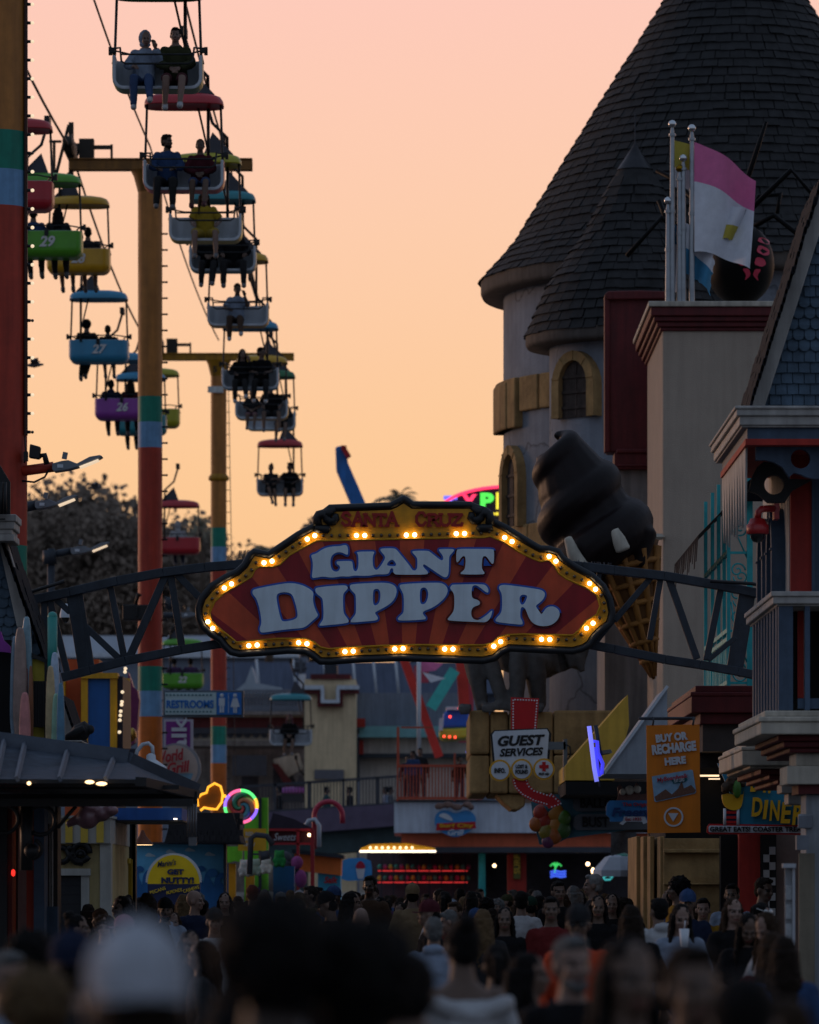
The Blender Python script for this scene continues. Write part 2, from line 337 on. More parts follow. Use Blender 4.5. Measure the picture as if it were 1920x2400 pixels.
# GIANT / DIPPER lettering
a1=lambda p:Z(3.769,700,1260,p); d1=lambda p:Z(3.769,580,1350,p); d2=lambda p:Z(3.769,820,1350,p); e1=lambda p:Z(3.769,1060,1350,p)
bx=866.9
GIAN=[(110,158),(160,145),(200,115),(250,92),(310,82),(370,80),(400,70),(425,72),(437,95),(438,158),(420,155),(390,138),(350,132),(315,145),(290,170),(281,210),(285,260),(300,295),(330,307),(355,300),(370,270),(360,250),(340,240),(335,220),(350,213),(466,210),(477,225),(483,285),(500,305),(518,295),(530,260),(530,190),(525,150),(508,130),(660,127),(672,135),(655,165),(655,240),(665,275),(684,292),(705,283),(740,235),(765,190),(762,165),(735,135),(720,112),(735,100),(840,98),(867,112),(920,178),(980,250),(bx+135,288),(bx+155,298),(bx+172,290),(bx+183,265),(bx+183,190),(bx+165,165),(bx+138,136),(bx+140,122),(bx+275,120),(bx+300,135),(bx+380,200),(bx+400,207),(bx+412,195),(bx+408,165),(bx+385,135),(bx+370,115),(bx+380,106),(bx+495,105),(bx+508,115),(bx+500,128),(bx+470,160),(bx+462,180),(bx+460,320),(bx+445,350),(bx+430,357),(bx+405,350),(bx+260,250),(bx+240,238),(bx+230,252),(bx+240,270),(bx+270,300),(bx+278,318),(bx+265,332),(bx+0,332),(852,328),(835,310),(838,285),(825,272),(808,285),(803,310),(785,330),(684,328),(640,340),(560,343),(500,338),(440,350),(380,345),(330,355),(280,358),(220,347),(160,358),(116,364),(125,300),(128,230),(120,190)]
AH=[(795,255),(778,245),(795,215),(825,197),(848,212),(865,245),(850,258)]
T=[(bx+x,y) for x,y in [(545,104),(700,105),(845,105),(860,118),(858,225),(845,240),(830,225),(795,175),(775,165),(755,180),(750,270),(760,295),(778,318),(765,330),(570,330),(560,318),(590,295),(605,270),(610,180),(590,165),(570,180),(545,218),(530,225),(525,200),(527,118)]]
Dd=[(46,135),(70,118),(330,68),(420,68),(500,90),(555,120),(587,150),(578,210),(590,270),(610,320),(630,355),(575,400),(510,460),(430,468),(300,480),(150,504),(118,502),(108,470),(125,430),(125,380),(105,270),(80,200),(48,165)]
Dh=[(258,180),(275,155),(330,145),(380,155),(405,180),(430,260),(447,340),(440,375),(400,395),(325,407),(300,395),(280,320),(262,230)]
I=[(598,122),(618,104),(840,85),(877,90),(890,112),(875,132),(850,155),(845,200),(848,320),(862,350),(890,385),(898,405),(880,422),(660,443),(636,442),(645,425),(670,390),(675,350),(670,230),(660,195),(610,160)]
P1=[(0,92),(20,75),(280,63),(350,68),(400,90),(417,130),(405,190),(370,240),(310,280),(240,315),(220,330),(235,350),(252,375),(240,397),(140,405),(20,416),(6,405),(15,390),(50,345),(57,320),(55,180),(45,160),(5,120)]
P1h=[(205,140),(220,118),(255,118),(272,150),(270,210),(255,250),(225,268),(205,250)]
P2=[(438,90),(460,75),(750,62),(820,68),(858,100),(867,140),(845,190),(790,245),(720,290),(660,310),(641,330),(655,352),(674,375),(662,390),(440,400),(423,385),(430,370),(470,335),(478,310),(478,180),(465,145),(445,110)]
P2h=[(618,140),(632,108),(670,105),(693,140),(692,190),(675,240),(645,257),(620,245)]
E=[(-22,112),(-5,85),(10,80),(270,75),(300,90),(320,120),(318,152),(300,150),(250,110),(215,85),(185,88),(173,110),(170,180),(185,205),(225,215),(247,235),(240,260),(200,272),(175,290),(165,330),(175,375),(210,395),(245,390),(310,345),(350,306),(354,320),(335,380),(300,412),(260,412),(-20,400),(-42,390),(-35,375),(0,335),(18,300),(20,190),(10,150)]
Rr=[(408,110),(425,85),(480,82),(760,120),(802,135),(820,160),(812,195),(780,235),(736,265),(745,285),(770,320),(787,345),(805,320),(830,285),(870,270),(915,280),(947,315),(947,360),(920,405),(870,440),(800,449),(740,437),(700,410),(670,360),(650,300),(625,275),(603,285),(598,370),(615,395),(624,427),(605,434),(540,428),(400,412),(378,397),(390,375),(425,340),(440,300),(440,180),(430,145)]
Rh=[(600,180),(620,168),(655,172),(663,190),(640,245),(615,262),(598,240),(592,205)]
face=M('letter_face_blue_white','#d2e2f6',.5,.08,3,.04,streak=.12)
for nm,f,ps in [('giant_letters',a1,[GIAN,AH,T]),('dipper_letters',None,None)]:
    polys=[f(p) for p in ps] if f else [d1(Dd),d1(Dh),d1(I),d2(P1),d2(P1h),d2(P2),d2(P2h),e1(E),e1(Rr),e1(Rh)]
    o=shape(polys,GY,letblue,s,nm,.05,offset=.0215,smooth=2,front=.09)
    shape(polys,GY,face,o,'letter_face',.03,smooth=2,front=.102)
# SANTA CRUZ: slab-serif letters from strokes
def slab(ch):
    L_={'S':[[(.85,.78),(.6,.98),(.25,.95),(.12,.75),(.3,.58),(.7,.45),(.88,.25),(.7,.04),(.35,.02),(.1,.22)]],'A':[[(.08,0),(.5,1),(.92,0)],[(.25,.36),(.75,.36)]],'N':[[(.12,0),(.12,1),(.88,0),(.88,1)]],
    'T':[[(.5,0),(.5,1)],[(.06,.8),(.06,.96),(.94,.96),(.94,.8)]],'C':[[(.9,.72),(.7,.97),(.35,.97),(.1,.7),(.1,.3),(.35,.03),(.7,.03),(.92,.26)]],'R':[[(.15,0),(.15,.97),(.6,.97),(.85,.78),(.6,.52),(.15,.5)],[(.5,.5),(.92,.0)]],
    'U':[[(.12,1),(.12,.25),(.35,.03),(.65,.03),(.88,.25),(.88,1)]],'Z':[[(.12,.8),(.15,.96),(.88,.96),(.1,.04),(.85,.04),(.92,.22)]]}
    ser={'A':[(.08,0),(.92,0)],'N':[(.12,0),(.12,1),(.88,1)],'T':[(.5,0)],'R':[(.15,0),(.15,.97),(.92,0)],'U':[(.12,1),(.88,1)]}
    return L_[ch],ser.get(ch,[])
b=MB(); xs=[800,825,853,880,905,0,974,1002,1030,1058]; wd=[24,28,28,26,28,0,26,28,28,28]
for ch,x,w in zip('SANTA CRUZ',xs,wd):
    if ch==' ': continue
    st,se=slab(ch); y0=1232; hh=27 if ch in 'NTRUZ' else 31
    for k,pl in enumerate(st):
        for i in range(len(pl)-1):
            q0=P(x+pl[i][0]*w,y0-pl[i][1]*hh,GY-.05-.001*i-.004*k); q1=P(x+pl[i+1][0]*w,y0-pl[i+1][1]*hh,GY-.05-.001*i-.004*k); dd=(q1-q0).normalized()*.012; b.bar(q0-dd,q1+dd,.034,.03)
    for q in se: b.px(x+q[0]*w-6,y0-q[1]*hh-2.6,x+q[0]*w+6,y0-q[1]*hh+2.6,GY-.072,.03)
b.build('santa_cruz_letters',M('dark_red_letters','#9a1a14',.5,.15,6,.05),s)
# bulbs: 96 along the channel, lit in pairs
path=FZ([(545,187),(512,202),(453,233),(400,270),(342,308),(310,312),(277,309),(258,340),(210,388),(148,415),(91,452),(52,508),(42,543),(50,576),(68,607),(97,628),(150,665),(203,696),(270,690),(400,683),(470,679),(532,687),(582,729),(618,731),(685,720),(930,707)])+GZ([(0,706),(280,709),(380,713),(440,690),(465,668),(495,660),(628,663),(796,666),(826,646),(844,619),(870,600),(923,555),(937,525),(932,491),(920,460),(870,408),(778,366),(746,352),(709,300),(680,282),(645,287),(613,279),(582,263),(500,207),(438,177),(407,168),(373,175),(0,185)])
seg=[(Vector(path[i]),Vector(path[(i+1)%len(path)])) for i in range(len(path))]; tot=sum((q-p).length for p,q in seg); NB=108
bm_on=MB(); bm_on.sph((0,0,0),.026,10,7); bm_on=bm_on.mesh('bulb_lit'); bm_on.materials.append(bulb_on)
bm_off=MB(); bm_off.sph((0,0,0),.021,8,6); bm_off=bm_off.mesh('bulb_unlit'); bm_off.materials.append(bulb_off)
sock=MB(); extra=MB()
for k in range(NB):
    dist=tot*k/NB; 
    for p,q in seg:
        l=(q-p).length
        if dist<=l: break
        dist-=l
    v=p.lerp(q,dist/l); w=P(v.x,v.y,GY-.05); on=(k%6)<2
    sock.tube([w+Vector((0,.04,0)),w+Vector((0,.012,0))],.021,8)
    if k%6==4 and k>56 and k<106: extra.sph(w,.021,8,6); continue
    o=bpy.data.objects.new('bulb',bm_on if on else bm_off); COL.objects.link(o); o.parent=s; o.location=w-ORG[s.name]
sock.build('bulb_sockets',M('brass_socket','#5a431c',.4,.2,9,0,metal=.6),s,kind='stuff')
extra.build('spare_bulbs',bulb_off,s,kind='stuff')
# ================================================================ people
skin=M('skin','#8a5f4a',.55,.08,9,.05,objcol=True)
eyem=M('eye_dark','#0d0907',.3,.1,5,0); lipm=M('lip','#5a2a26',.5,.1,8,0)
hairm=M('hair','#1a120d',.75,.35,14,.6,objcol=True,bscale=70,spec=.12)
clothm=M('cloth','#333333',.9,.16,7,.35,objcol=True,bscale=30,spec=.12)
pantm=M('trouser_cloth','#222530',.85,.2,7,.35,objcol=True,bscale=30)
shoem=M('shoe','#7a7a7a',.7,.2,9,.1,objcol=True)
def loft(b,rings,n=16):   # rings: (centre, rx, ry) horizontal ellipses
    vs=[]; fs=[]
    for c,rx,ry in rings:
        c=Vector(c)
        for i in range(n): t=2*PI*i/n; vs.append(c+Vector((rx*math.cos(t),ry*math.sin(t),0)))
    for j in range(len(rings)-1):
        for i in range(n): fs.append((j*n+i,j*n+(i+1)%n,(j+1)*n+(i+1)%n,(j+1)*n+i))
    fs+=[list(range(n-1,-1,-1)),list(range((len(rings)-1)*n,len(rings)*n))]
    b.add(vs,fs,True)
def pose(kind):
    "joints; figure faces -Y, feet (or seat) at z=0"
    s_=dict(n=(0,.0,1.47),ch=(0,.0,1.30),pv=(0,0,.95))
    J=dict(lean=0.,head=(0,0,0))
    if kind.startswith('sit'):
        J.update(pv=(0,.06,.24),ch=(0,.07,.56),n=(0,.05,.745),hipL=(-.09,.03,.2),hipR=(.09,.03,.2),kneeL=(-.12,-.44,.20),kneeR=(.12,-.44,.2),ankL=(-.12,-.47,-.22),ankR=(.11,-.43,-.22),
          elbL=(-.25,-.02,.47),wriL=(-.14,-.25,.42),elbR=(.25,-.02,.47),wriR=(.14,-.25,.42))
        if kind=='sit_lap': J.update(ankL=(-.14,-.37,-.21),ankR=(.09,-.52,-.20),wriL=(-.05,-.27,.36),wriR=(.06,-.28,.36))
        if kind=='sit_point': J.update(kneeL=(-.13,-.45,.22),ankL=(-.13,-.44,-.22),kneeR=(.10,-.44,.22),ankR=(.13,-.58,-.13),pv=(0,.03,.24),ch=(.02,.08,.55),n=(.03,.04,.735),elbR=(.26,-.06,.5),wriR=(.2,-.18,.72),head=(.15,0,.25))
        if kind=='sit_look': J.update(head=(.0,0,.9),kneeL=(-.14,-.43,.22),ankL=(-.16,-.40,-.2))
        if kind=='sit_wide': J.update(head=(.12,0,.35),ch=(-.02,.05,.55),n=(-.03,.0,.73),kneeL=(-.19,-.42,.2),kneeR=(.19,-.42,.2),ankL=(-.19,-.42,-.22),ankR=(.2,-.44,-.22),elbL=(-.27,.02,.46),elbR=(.27,.02,.46),wriL=(-.22,-.22,.38),wriR=(.22,-.22,.38))
        if kind=='sit_cross': J.update(kneeL=(-.06,-.44,.26),ankL=(.06,-.5,-.16),ankR=(.16,-.43,-.22),head=(.1,0,-.3))
        if kind=='sit_turn': J.update(head=(0,0,-.9),elbL=(-.27,-.1,.52),wriL=(-.42,-.2,.52))
        return J
    J.update(pv=(0,0,.95),ch=(0,0,1.28),n=(0,-.005,1.475),hipL=(-.09,0,.92),hipR=(.09,0,.92),kneeL=(-.1,-.05,.49),kneeR=(.1,-.0,.49),ankL=(-.11,.03,.08),ankR=(.11,.06,.08),
        elbL=(-.26,.03,1.13),wriL=(-.27,-.08,.9),elbR=(.26,.03,1.13),wriR=(.27,-.08,.9))
    if kind=='walk': J.update(kneeL=(-.1,-.16,.5),ankL=(-.1,-.18,.09),kneeR=(.1,.02,.49),ankR=(.1,.28,.14),wriL=(-.25,.0,.9),wriR=(.24,-.22,.98),elbR=(.26,-.0,1.14))
    if kind=='phone': J.update(elbR=(.24,-.1,1.14),wriR=(.09,-.3,1.25),head=(.3,0,-.1))
    if kind=='cup': J.update(elbR=(.25,-.08,1.13),wriR=(.05,-.26,1.3),head=(.22,0,.05))
    if kind=='look': J.update(head=(0,0,.8))
    if kind=='lookr': J.update(head=(.1,0,-.8))
    if kind=='down': J.update(head=(.5,0,.3),elbR=(.24,-.1,1.14),wriR=(.08,-.28,1.12),elbL=(-.24,-.1,1.14),wriL=(-.08,-.28,1.1))
    return J
def head_mx(J):
    hx,hy,hz=J['head']; return Matrix.Translation(Vector(J['n'])+Vector((0,-.018,.045)))@Euler((hx,hy,hz),'XYZ').to_matrix().to_4x4()
def head_shapes(b,Mh):
    R3=Mh.to_3x3()
    def s(c,r): b.sph(Mh@Vector(c),r,14,10,R3)
    s((0,.014,.140),(.074,.093,.096)); s((0,-.020,.085),(.060,.066,.082)); s((0,-.058,.028),(.028,.026,.024)); s((0,-.03,.04),(.05,.05,.035))
    s((0,-.101,.082),(.0135,.018,.016)); b.tube([Mh@Vector((0,-.082,.118)),Mh@Vector((0,-.10,.085))],[.010,.012],8)
    s((0,-.078,.128),(.050,.014,.010)); s((.038,-.066,.080),(.022,.018,.018)); s((-.038,-.066,.080),(.022,.018,.018)); s((0,-.082,.046),(.024,.012,.006)); s((0,-.080,.037),(.020,.012,.006))
    for x in(-1,1): s((x*.076,.012,.098),(.012,.022,.032)); 
def hand(b,w,d,side):
    d=Vector(d).normalized(); u=Vector((0,0,1)); u=(u-d*u.dot(d)); u=u.normalized() if u.length>.1 else Vector((0,-1,0)); r=d.cross(u)
    pc=w+d*.05
    b.tube([w-d*.02,w+d*.02,w+d*.06,w+d*.095],[.026,.033,.040,.034],8)
    for i,l in enumerate((.062,.074,.070,.052)):
        o=(i-1.5)*.0215; q=w+d*.085+r*o; b.tube([q,q+d*l*.5-u*.004,q+d*l*.85-u*.026,q+d*l*.9-u*.045],[.0105,.010,.009,.008],6)
    q=w+d*.03+r*side*.03; b.tube([q,q+r*side*.024+d*.02-u*.01,q+r*side*.03+d*.05-u*.022],[.013,.011,.009],6)
def limb(b,a,m,e,r,n=10):
    a,m,e=Vector(a),Vector(m),Vector(e)
    b.tube([a,a.lerp(m,.35),a.lerp(m,.8),m,m.lerp(e,.3),m.lerp(e,.7),e],[r[0],r[0]*.97,r[1]*1.04,r[1],r[1]*1.02,(r[1]+r[2])/2,r[2]],n)
PC={}
def body_mesh(kind,vox=.011):
    if ('b',kind) in PC: return PC['b',kind]
    J=pose(kind); b=MB(); pv,ch,n=[Vector(J[k]) for k in('pv','ch','n')]
    loft(b,[(pv-Vector((0,0,.09)),.13,.10),(pv,.158,.112),(pv.lerp(ch,.35),.138,.10),(pv.lerp(ch,.75),.15,.105),(ch,.168,.11),(ch.lerp(n,.55),.165,.095),(ch.lerp(n,.82),.118,.076),(n,.064,.062),(n+Vector((0,-.012,.08)),.052,.055),(n+Vector((0,-.01,.13)),.05,.055)])
    for s,sg in(('L',-1),('R',1)):
        sh=ch.lerp(n,.58)+Vector((sg*.160,.0,0)); b.sph(sh,.056,10,8)
        limb(b,sh,J['elb'+s],J['wri'+s],(.050,.039,.027)); d=Vector(J['wri'+s])-Vector(J['elb'+s]); hand(b,Vector(J['wri'+s]),d,-sg)
        limb(b,J['hip'+s],J['knee'+s],J['ank'+s],(.082,.056,.036)); a=Vector(J['ank'+s]); b.tube([a+Vector((0,.05,-.04)),a+Vector((0,-.03,-.03)),a+Vector((0,-.15,-.055))],[.036,.042,.03],9)
    Mh=head_mx(J); head_shapes(b,Mh)
    me=baked(b,[remesh(vox,3)],[skin,eyem,lipm]); Mi=Mh.inverted()
    for p in me.polygons:
        c=Mi@p.center
        if c.y<-.05:
            for x in(-.030,.030):
                if abs(c.x-x)<.016 and abs(c.z-.110)<.0075: p.material_index=1
                if abs(c.x-x)<.021 and abs(c.z-.129)<.005: p.material_index=1
            if abs(c.x)<.026 and abs(c.z-.042)<.009 and c.y<-.072: p.material_index=2
        p.use_smooth=True
    PC['b',kind]=me; return me
def top_mesh(kind,style='long'):
    k=('t',kind,style)
    if k in PC: return PC[k]
    J=pose(kind); b=MB(); pv,ch,n=[Vector(J[q]) for q in('pv','ch','n')]; e=.02 if style!='hood' else .027
    sit=kind.startswith('sit')
    rings=[(pv-Vector((0,0,.02 if sit else .06)),.165+e,.118+e),(pv.lerp(ch,.35),.152+e,.108+e),(pv.lerp(ch,.75),.158+e,.112+e),(ch,.172+e,.113+e),(ch.lerp(n,.55),.172+e*.8,.10+e*.8)]
    if style!='off': rings+=[(ch.lerp(n,.86),.108+e*.6,.075+e*.6),(n+Vector((0,.004,-.005)),.068+e*.5,.066+e*.5)]
    loft(b,rings)
    if style=='hood': b.sph(n+Vector((0,.075,.0)),(.10,.06,.05),12,8)
    if style=='off': b.tube([ch.lerp(n,.45)+Vector((math.cos(t)*.215,math.sin(t)*.14+.01,.03*math.sin(t*3)-.02)) for t in [2*PI*i/20 for i in range(20)]],.04,8,closed=True); b.sph(ch+Vector((0,.13,-.06)),(.12,.05,.13),12,8)
    for s,sg in(('L',-1),('R',1)):
        sh=ch.lerp(n,.55)+Vector((sg*.160,.0,0)); el=Vector(J['elb'+s]); wr=Vector(J['wri'+s])
        if style!='off': b.sph(sh,.056+e,10,8)
        if style=='tee': b.tube([sh,sh.lerp(el,.5),sh.lerp(el,.82)],[.055+e,.052+e,.054+e],10)
        elif style!='tank': limb(b,sh if style!='off' else sh.lerp(el,.25),el,wr.lerp(el,.06),(.050+e,.043+e,.033+e*.9))
    me=baked(b,[remesh(.013,2,.022,.09)],[clothm]); 
    PC[k]=me; return me
def leg_mesh(kind,style='long'):
    k=('l',kind,style)
    if k in PC: return PC[k]
    J=pose(kind); b=MB(); pv,ch=[Vector(J[q]) for q in('pv','ch')]
    loft(b,[(pv-Vector((0,0,.11)),.14,.115),(pv-Vector((0,0,.02)),.172,.128),(pv.lerp(ch,.22),.158,.118)])
    for s in 'LR':
        h,kn,an=[Vector(J[q+s]) for q in('hip','knee','ank')]
        if style=='long': limb(b,h,kn,an,(.096,.069,.052))
        else: b.tube([h,h.lerp(kn,.5),h.lerp(kn,.93)],[.098,.09,.083],10)
    me=baked(b,[remesh(.015,2,.016,.1)],[pantm]); PC[k]=me; return me
def shoes_mesh(kind):
    k=('s',kind)
    if k in PC: return PC[k]
    J=pose(kind); b=MB()
    for s in 'LR':
        a=Vector(J['ank'+s]); b.tube([a+Vector((0,.065,-.035)),a+Vector((0,.03,-.03)),a+Vector((0,-.06,-.04)),a+Vector((0,-.14,-.055)),a+Vector((0,-.185,-.06))],[.032,.05,.047,.042,.025],9); b.tube([a+Vector((0,.01,-.04)),a+Vector((0,.012,.03))],.05,9)
    me=baked(b,[remesh(.014,2)],[shoem]); PC[k]=me; return me
def hair_mesh(kind,style):
    k=('h',kind,style)
    if k in PC: return PC[k]
    J=pose(kind); Mh=head_mx(J); R3=Mh.to_3x3(); b=MB(); d=.022; ds=.035; v=.009
    def s(c,r): b.sph(Mh@Vector(c),r,16,11,R3)
    if style in('short','long','bun','tail','curly'): s((0,.026,.150),(.081,.094,.094)); s((0,.05,.10),(.074,.062,.075))
    if style=='short': s((0,-.045,.205),(.055,.04,.025)); d=.02
    if style=='bald': s((0,.06,.075),(.076,.05,.045)); d=.008
    if style=='long':
        n=Mh.translation
        for x,y,w,l in[(0,.075,.075,.30),(-.062,.045,.038,.27),(.062,.045,.038,.27),(-.075,.0,.022,.22),(.075,.0,.022,.22),(.03,.09,.05,.34),(-.035,.09,.05,.33)]:
            p0=Mh@Vector((x,y,.14)); b.tube([p0,p0+Vector((x*.15,.01,-.12)),p0+Vector((x*.35,.035 if y>.02 else -.01,-.22)),p0+Vector((x*.4,.04 if y>.02 else -.03,-.14-l))],[w*.95,w,w*.95,w*.4],9)
    if style=='bun': s((0,.085,.225),(.05,.05,.045)); s((0,.06,.21),(.04,.04,.03))
    if style=='tail':
        p0=Mh@Vector((0,.10,.17)); b.tube([p0,p0+Vector((0,.06,-.02)),p0+Vector((0,.085,-.12)),p0+Vector((0,.06,-.26))],[.03,.035,.03,.012],9)
    if style=='curly': s((0,.03,.14),(.108,.115,.11)); d=.05; ds=.03
    if style=='afro': s((0,.035,.165),(.145,.145,.135)); s((0,.06,.08),(.12,.10,.10)); d=.045; ds=.025
    if style=='hood': 
        s((0,.052,.125),(.102,.110,.132)); s((0,.03,.02),(.09,.085,.05)); d=.012
    if style=='cap': s((0,.05,.095),(.076,.062,.07)); d=.02
    me=baked(b,[remesh(v,2,d,ds)],[hairm if style!='hood' else clothm]); PC[k]=me; return me
def cap_mesh(kind,back=False):
    k=('c',kind,back)
    if k in PC: return PC[k]
    J=pose(kind); Mh=head_mx(J); b=MB()
    prof=[(.094*math.cos(t),.03+.088*math.sin(t)) for t in [PI/2*i/7 for i in range(8)]]
    b.lathe([(.093,0)]+prof,(0,0,0),20); b.v=[Vector((v.x*.92,v.y*1.08+.01,v.z+.135)) for v in b.v]
    sg=1 if back else -1
    top=[];bot=[]
    for i in range(9):
        t=PI*i/8; x=.075*math.cos(t); y=sg*(.075+.075*math.sin(t)); top.append((x,y,.150-abs(x)*.25-.012*math.sin(t)))
    c=[Vector(p) for p in top]; b.prism(c,(0,0,-.006))
    b.sph((0,.012,.255),.009,8,5)
    for i in range(6):   # seams
        t=2*PI*i/6+.3; b.tube([Vector((.094*math.cos(a)*math.cos(t)*.925,.094*math.cos(a)*math.sin(t)*1.085+.01,.166+.089*math.sin(a))) for a in [PI/2*j/6 for j in range(7)]],.0022,4)
    b.v=[Mh@v for v in b.v]; me=b.mesh('cap'); me.materials.append(clothm); PC[k]=me; return me
def glasses_mesh(kind,up=False):
    k=('g',kind,up)
    if k in PC: return PC[k]
    J=pose(kind); Mh=head_mx(J); b=MB(); z=.11 if not up else .205; y=-.093 if not up else -.062
    for x in(-.032,.032): b.lathe([(0,-.003),(.027,-.003),(.027,.003),(0,.003)],(0,0,0),14,M4=Mh@Matrix.Translation((x,y,z))@Matrix.Rotation(PI/2 if not up else .9,4,'X')@Matrix.Diagonal((1,.78,1,1)))
    b.tube([Mh@Vector((-.012,y,z+.005)),Mh@Vector((.012,y,z+.005))],.004,5)
    for x in(-1,1): b.tube([Mh@Vector((x*.056,y+.005,z+.005)),Mh@Vector((x*.08,-.02,z)),Mh@Vector((x*.082,.02,z-.008))],.0035,5)
    me=b.mesh('glasses'); me.materials.append(M('dark_lens','#101014',.12,.1,4,0,objcol=True,spec=.9)); PC[k]=me; return me
def beard_mesh(kind):
    k=('d',kind)
    if k in PC: return PC[k]
    J=pose(kind); Mh=head_mx(J); R3=Mh.to_3x3(); b=MB()
    b.sph(Mh@Vector((0,-.055,.02)),(.045,.037,.036),12,9,R3); b.sph(Mh@Vector((0,-.02,.03)),(.062,.055,.035),12,9,R3); b.sph(Mh@Vector((0,-.089,.057)),(.03,.01,.006),10,7,R3)
    me=baked(b,[remesh(.008,1,.012,.02)],[hairm]); PC[k]=me; return me
SK={'light':(.19,.118,.092),'mid':(.125,.075,.054),'tan':(.10,.06,.042),'dark':(.04,.024,.017)}  # skin kept extra dark, street-level shade included in the tone
HC={'black':(.012,.010,.010),'dark brown':(.03,.018,.012),'brown':(.065,.036,.02),'blond':(.22,.14,.07),'grey':(.24,.24,.24),'white':(.5,.5,.5),'red':(.22,.04,.02),'pink':(.4,.2,.25)}
HC={k:tuple(v*.4 for v in c) for k,c in HC.items()}  # hair darkened as well, standing in for shade between the buildings
CC={'black':(.012,.012,.014),'charcoal':(.035,.036,.04),'white':(.62,.63,.66),'grey':(.2,.21,.23),'navy':(.02,.03,.07),'blue':(.05,.10,.24),'red':(.2,.025,.025),'orange red':(.75,.10,.04),'olive':(.06,.065,.03),'maroon':(.10,.02,.03),'tan':(.30,.21,.12),'mustard':(.42,.22,.02),'teal':(.03,.14,.15),'pale blue':(.36,.44,.58),'purple':(.12,.06,.16),'dark green':(.02,.06,.04),'pink':(.4,.2,.25),'brown':(.09,.05,.03),'yellow':(.55,.38,.04)}
CC={k:tuple(v*.56 for v in c) for k,c in CC.items()}  # clothes darkened the same way, street shade put into the colour
def person(label,loc,rz=0.,kind='stand',hair='short',hc='black',top='long',tc='black',leg='long',lc='navy',sk='mid',scale=1.,shoe='grey',group=None,cap=None,capback=False,glass=None,beard=None,hood=None):
    t=bpy.data.objects.new('person',body_mesh(kind)); COL.objects.link(t); t.location=loc; t.rotation_euler.z=rz; t.scale=(scale,)*3
    tag(t,label,'person',group); ORG[t.name]=Vector((0,0,0))
    def ch(name,me,col):
        o=bpy.data.objects.new(name,me); COL.objects.link(o); o.parent=t; o.color=(*col,1); return o
    t.color=(*SK[sk],1)
    if hair!='none': ch('hood' if hair=='hood' else 'hair',hair_mesh(kind,hair),CC[tc] if hair=='hood' else HC[hc])
    ch('top',top_mesh(kind,top),CC[tc]); ch('trousers' if leg=='long' else 'shorts',leg_mesh(kind,leg),CC[lc]); ch('shoes',shoes_mesh(kind),CC[shoe])
    if cap: ch('cap',cap_mesh(kind,capback),CC[cap] if cap!='white' else (.40,.42,.47))
    if glass: ch('sunglasses',glasses_mesh(kind,glass=='up'),(.5,.5,.5) if glass=='up' else (.02,.02,.022))
    if beard: ch('beard',beard_mesh(kind),HC[beard])
    return t
# ================================================================ sky ride: towers, ropes, chairs, riders
POLEX=-5.32
def tower(Y,label,xr0,xr1,bands,wide,army,seed):
    "painted steel post with a crossarm; bands run top to ground"
    X=POLEX if Y>80 else (-8-960)/F*Y
    t=thing('sky_ride_tower',label,'ride tower',(X,Y,0),'sky ride towers along the boardwalk')
    r=wide/2; zt=H+(HY-bands[0][0])/F*Y
    for i,(y0,m) in enumerate(bands):
        y1=bands[i+1][0] if i<len(bands)-1 else None
        z0=H+(HY-y0)/F*Y; z1=H+(HY-y1)/F*Y if y1 else 0
        b=MB(); b.lathe([(r,z1),(r,z0)],(X,Y,0),28); b.build('painted_band',m,t)
    return t,X,zt,r
bnd=[(-160,tan),(312,green),(403,skyblue),(488,redband),(1280,green),(1372,skyblue),(1480,orange)]
t1,X1,z1,r1=tower(68.5,'nearest sky ride post at the left edge with a strip of round bulbs',0,0,bnd,.82,0,1)
bX=(60-960)/F*68.5
b=MB(); b.bb(bX-.0,bX+.035,68.3,68.42,H+(HY-1022)/F*68.5,H+(HY+160)/F*68.5); b.build('bulb_strip',M('rust_strip','#3a1d14',.6,.2,6,.1),t1)
lamp=MB(); lamp.sph((0,0,0),(.026,.024,.024),9,7); lamp=lamp.mesh('strip_bulb'); lamp.materials.append(M('frosted_bulb',(1,.78,.52),.25,0,1,0,emit=.85))
sok=MB()
for k in range(24):
    y=10+43.6*k; w=P(76,y,68.36); sok.tube([w-Vector((.09,0,0)),w-Vector((.022,0,0))],[.026,.02],7)
    o=bpy.data.objects.new('bulb',lamp if k not in(8,17,23) else bm_off); COL.objects.link(o); o.parent=t1; o.location=w-ORG[t1.name]
sok.build('sockets',black,t1,kind='stuff')
b=MB(); b.tube([P(58,1022,68.3),P(60,1060,68.3),P(57,1085,68.3)],.012,5); b.tube([P(52,1127,68.3),P(80,1130,68.3),P(105,1118,68.3),P(118,1095,68.3)],.014,5); b.px(55,1058,65,1080,68.2,.1); b.build('cable',black,t1)
for yb in(312,403,488,1280):
    pass
t2,X2,z2,r2=tower(105,'middle sky ride post with orange brown top and red middle behind the arch',0,0,[(400,tan),(930,green),(990,skyblue),(1050,redband),(1562,green),(1620,skyblue),(1680,orange)],.50,0,2)
t3,X3,z3,r3=tower(142.7,'farthest sky ride post, its lower bands seen just left of the red sign',0,0,[(845,tan),(1237,green),(1282,skyblue),(1325,redband),(1702,green),(1746,skyblue),(1789,orange)],.44,0,3)
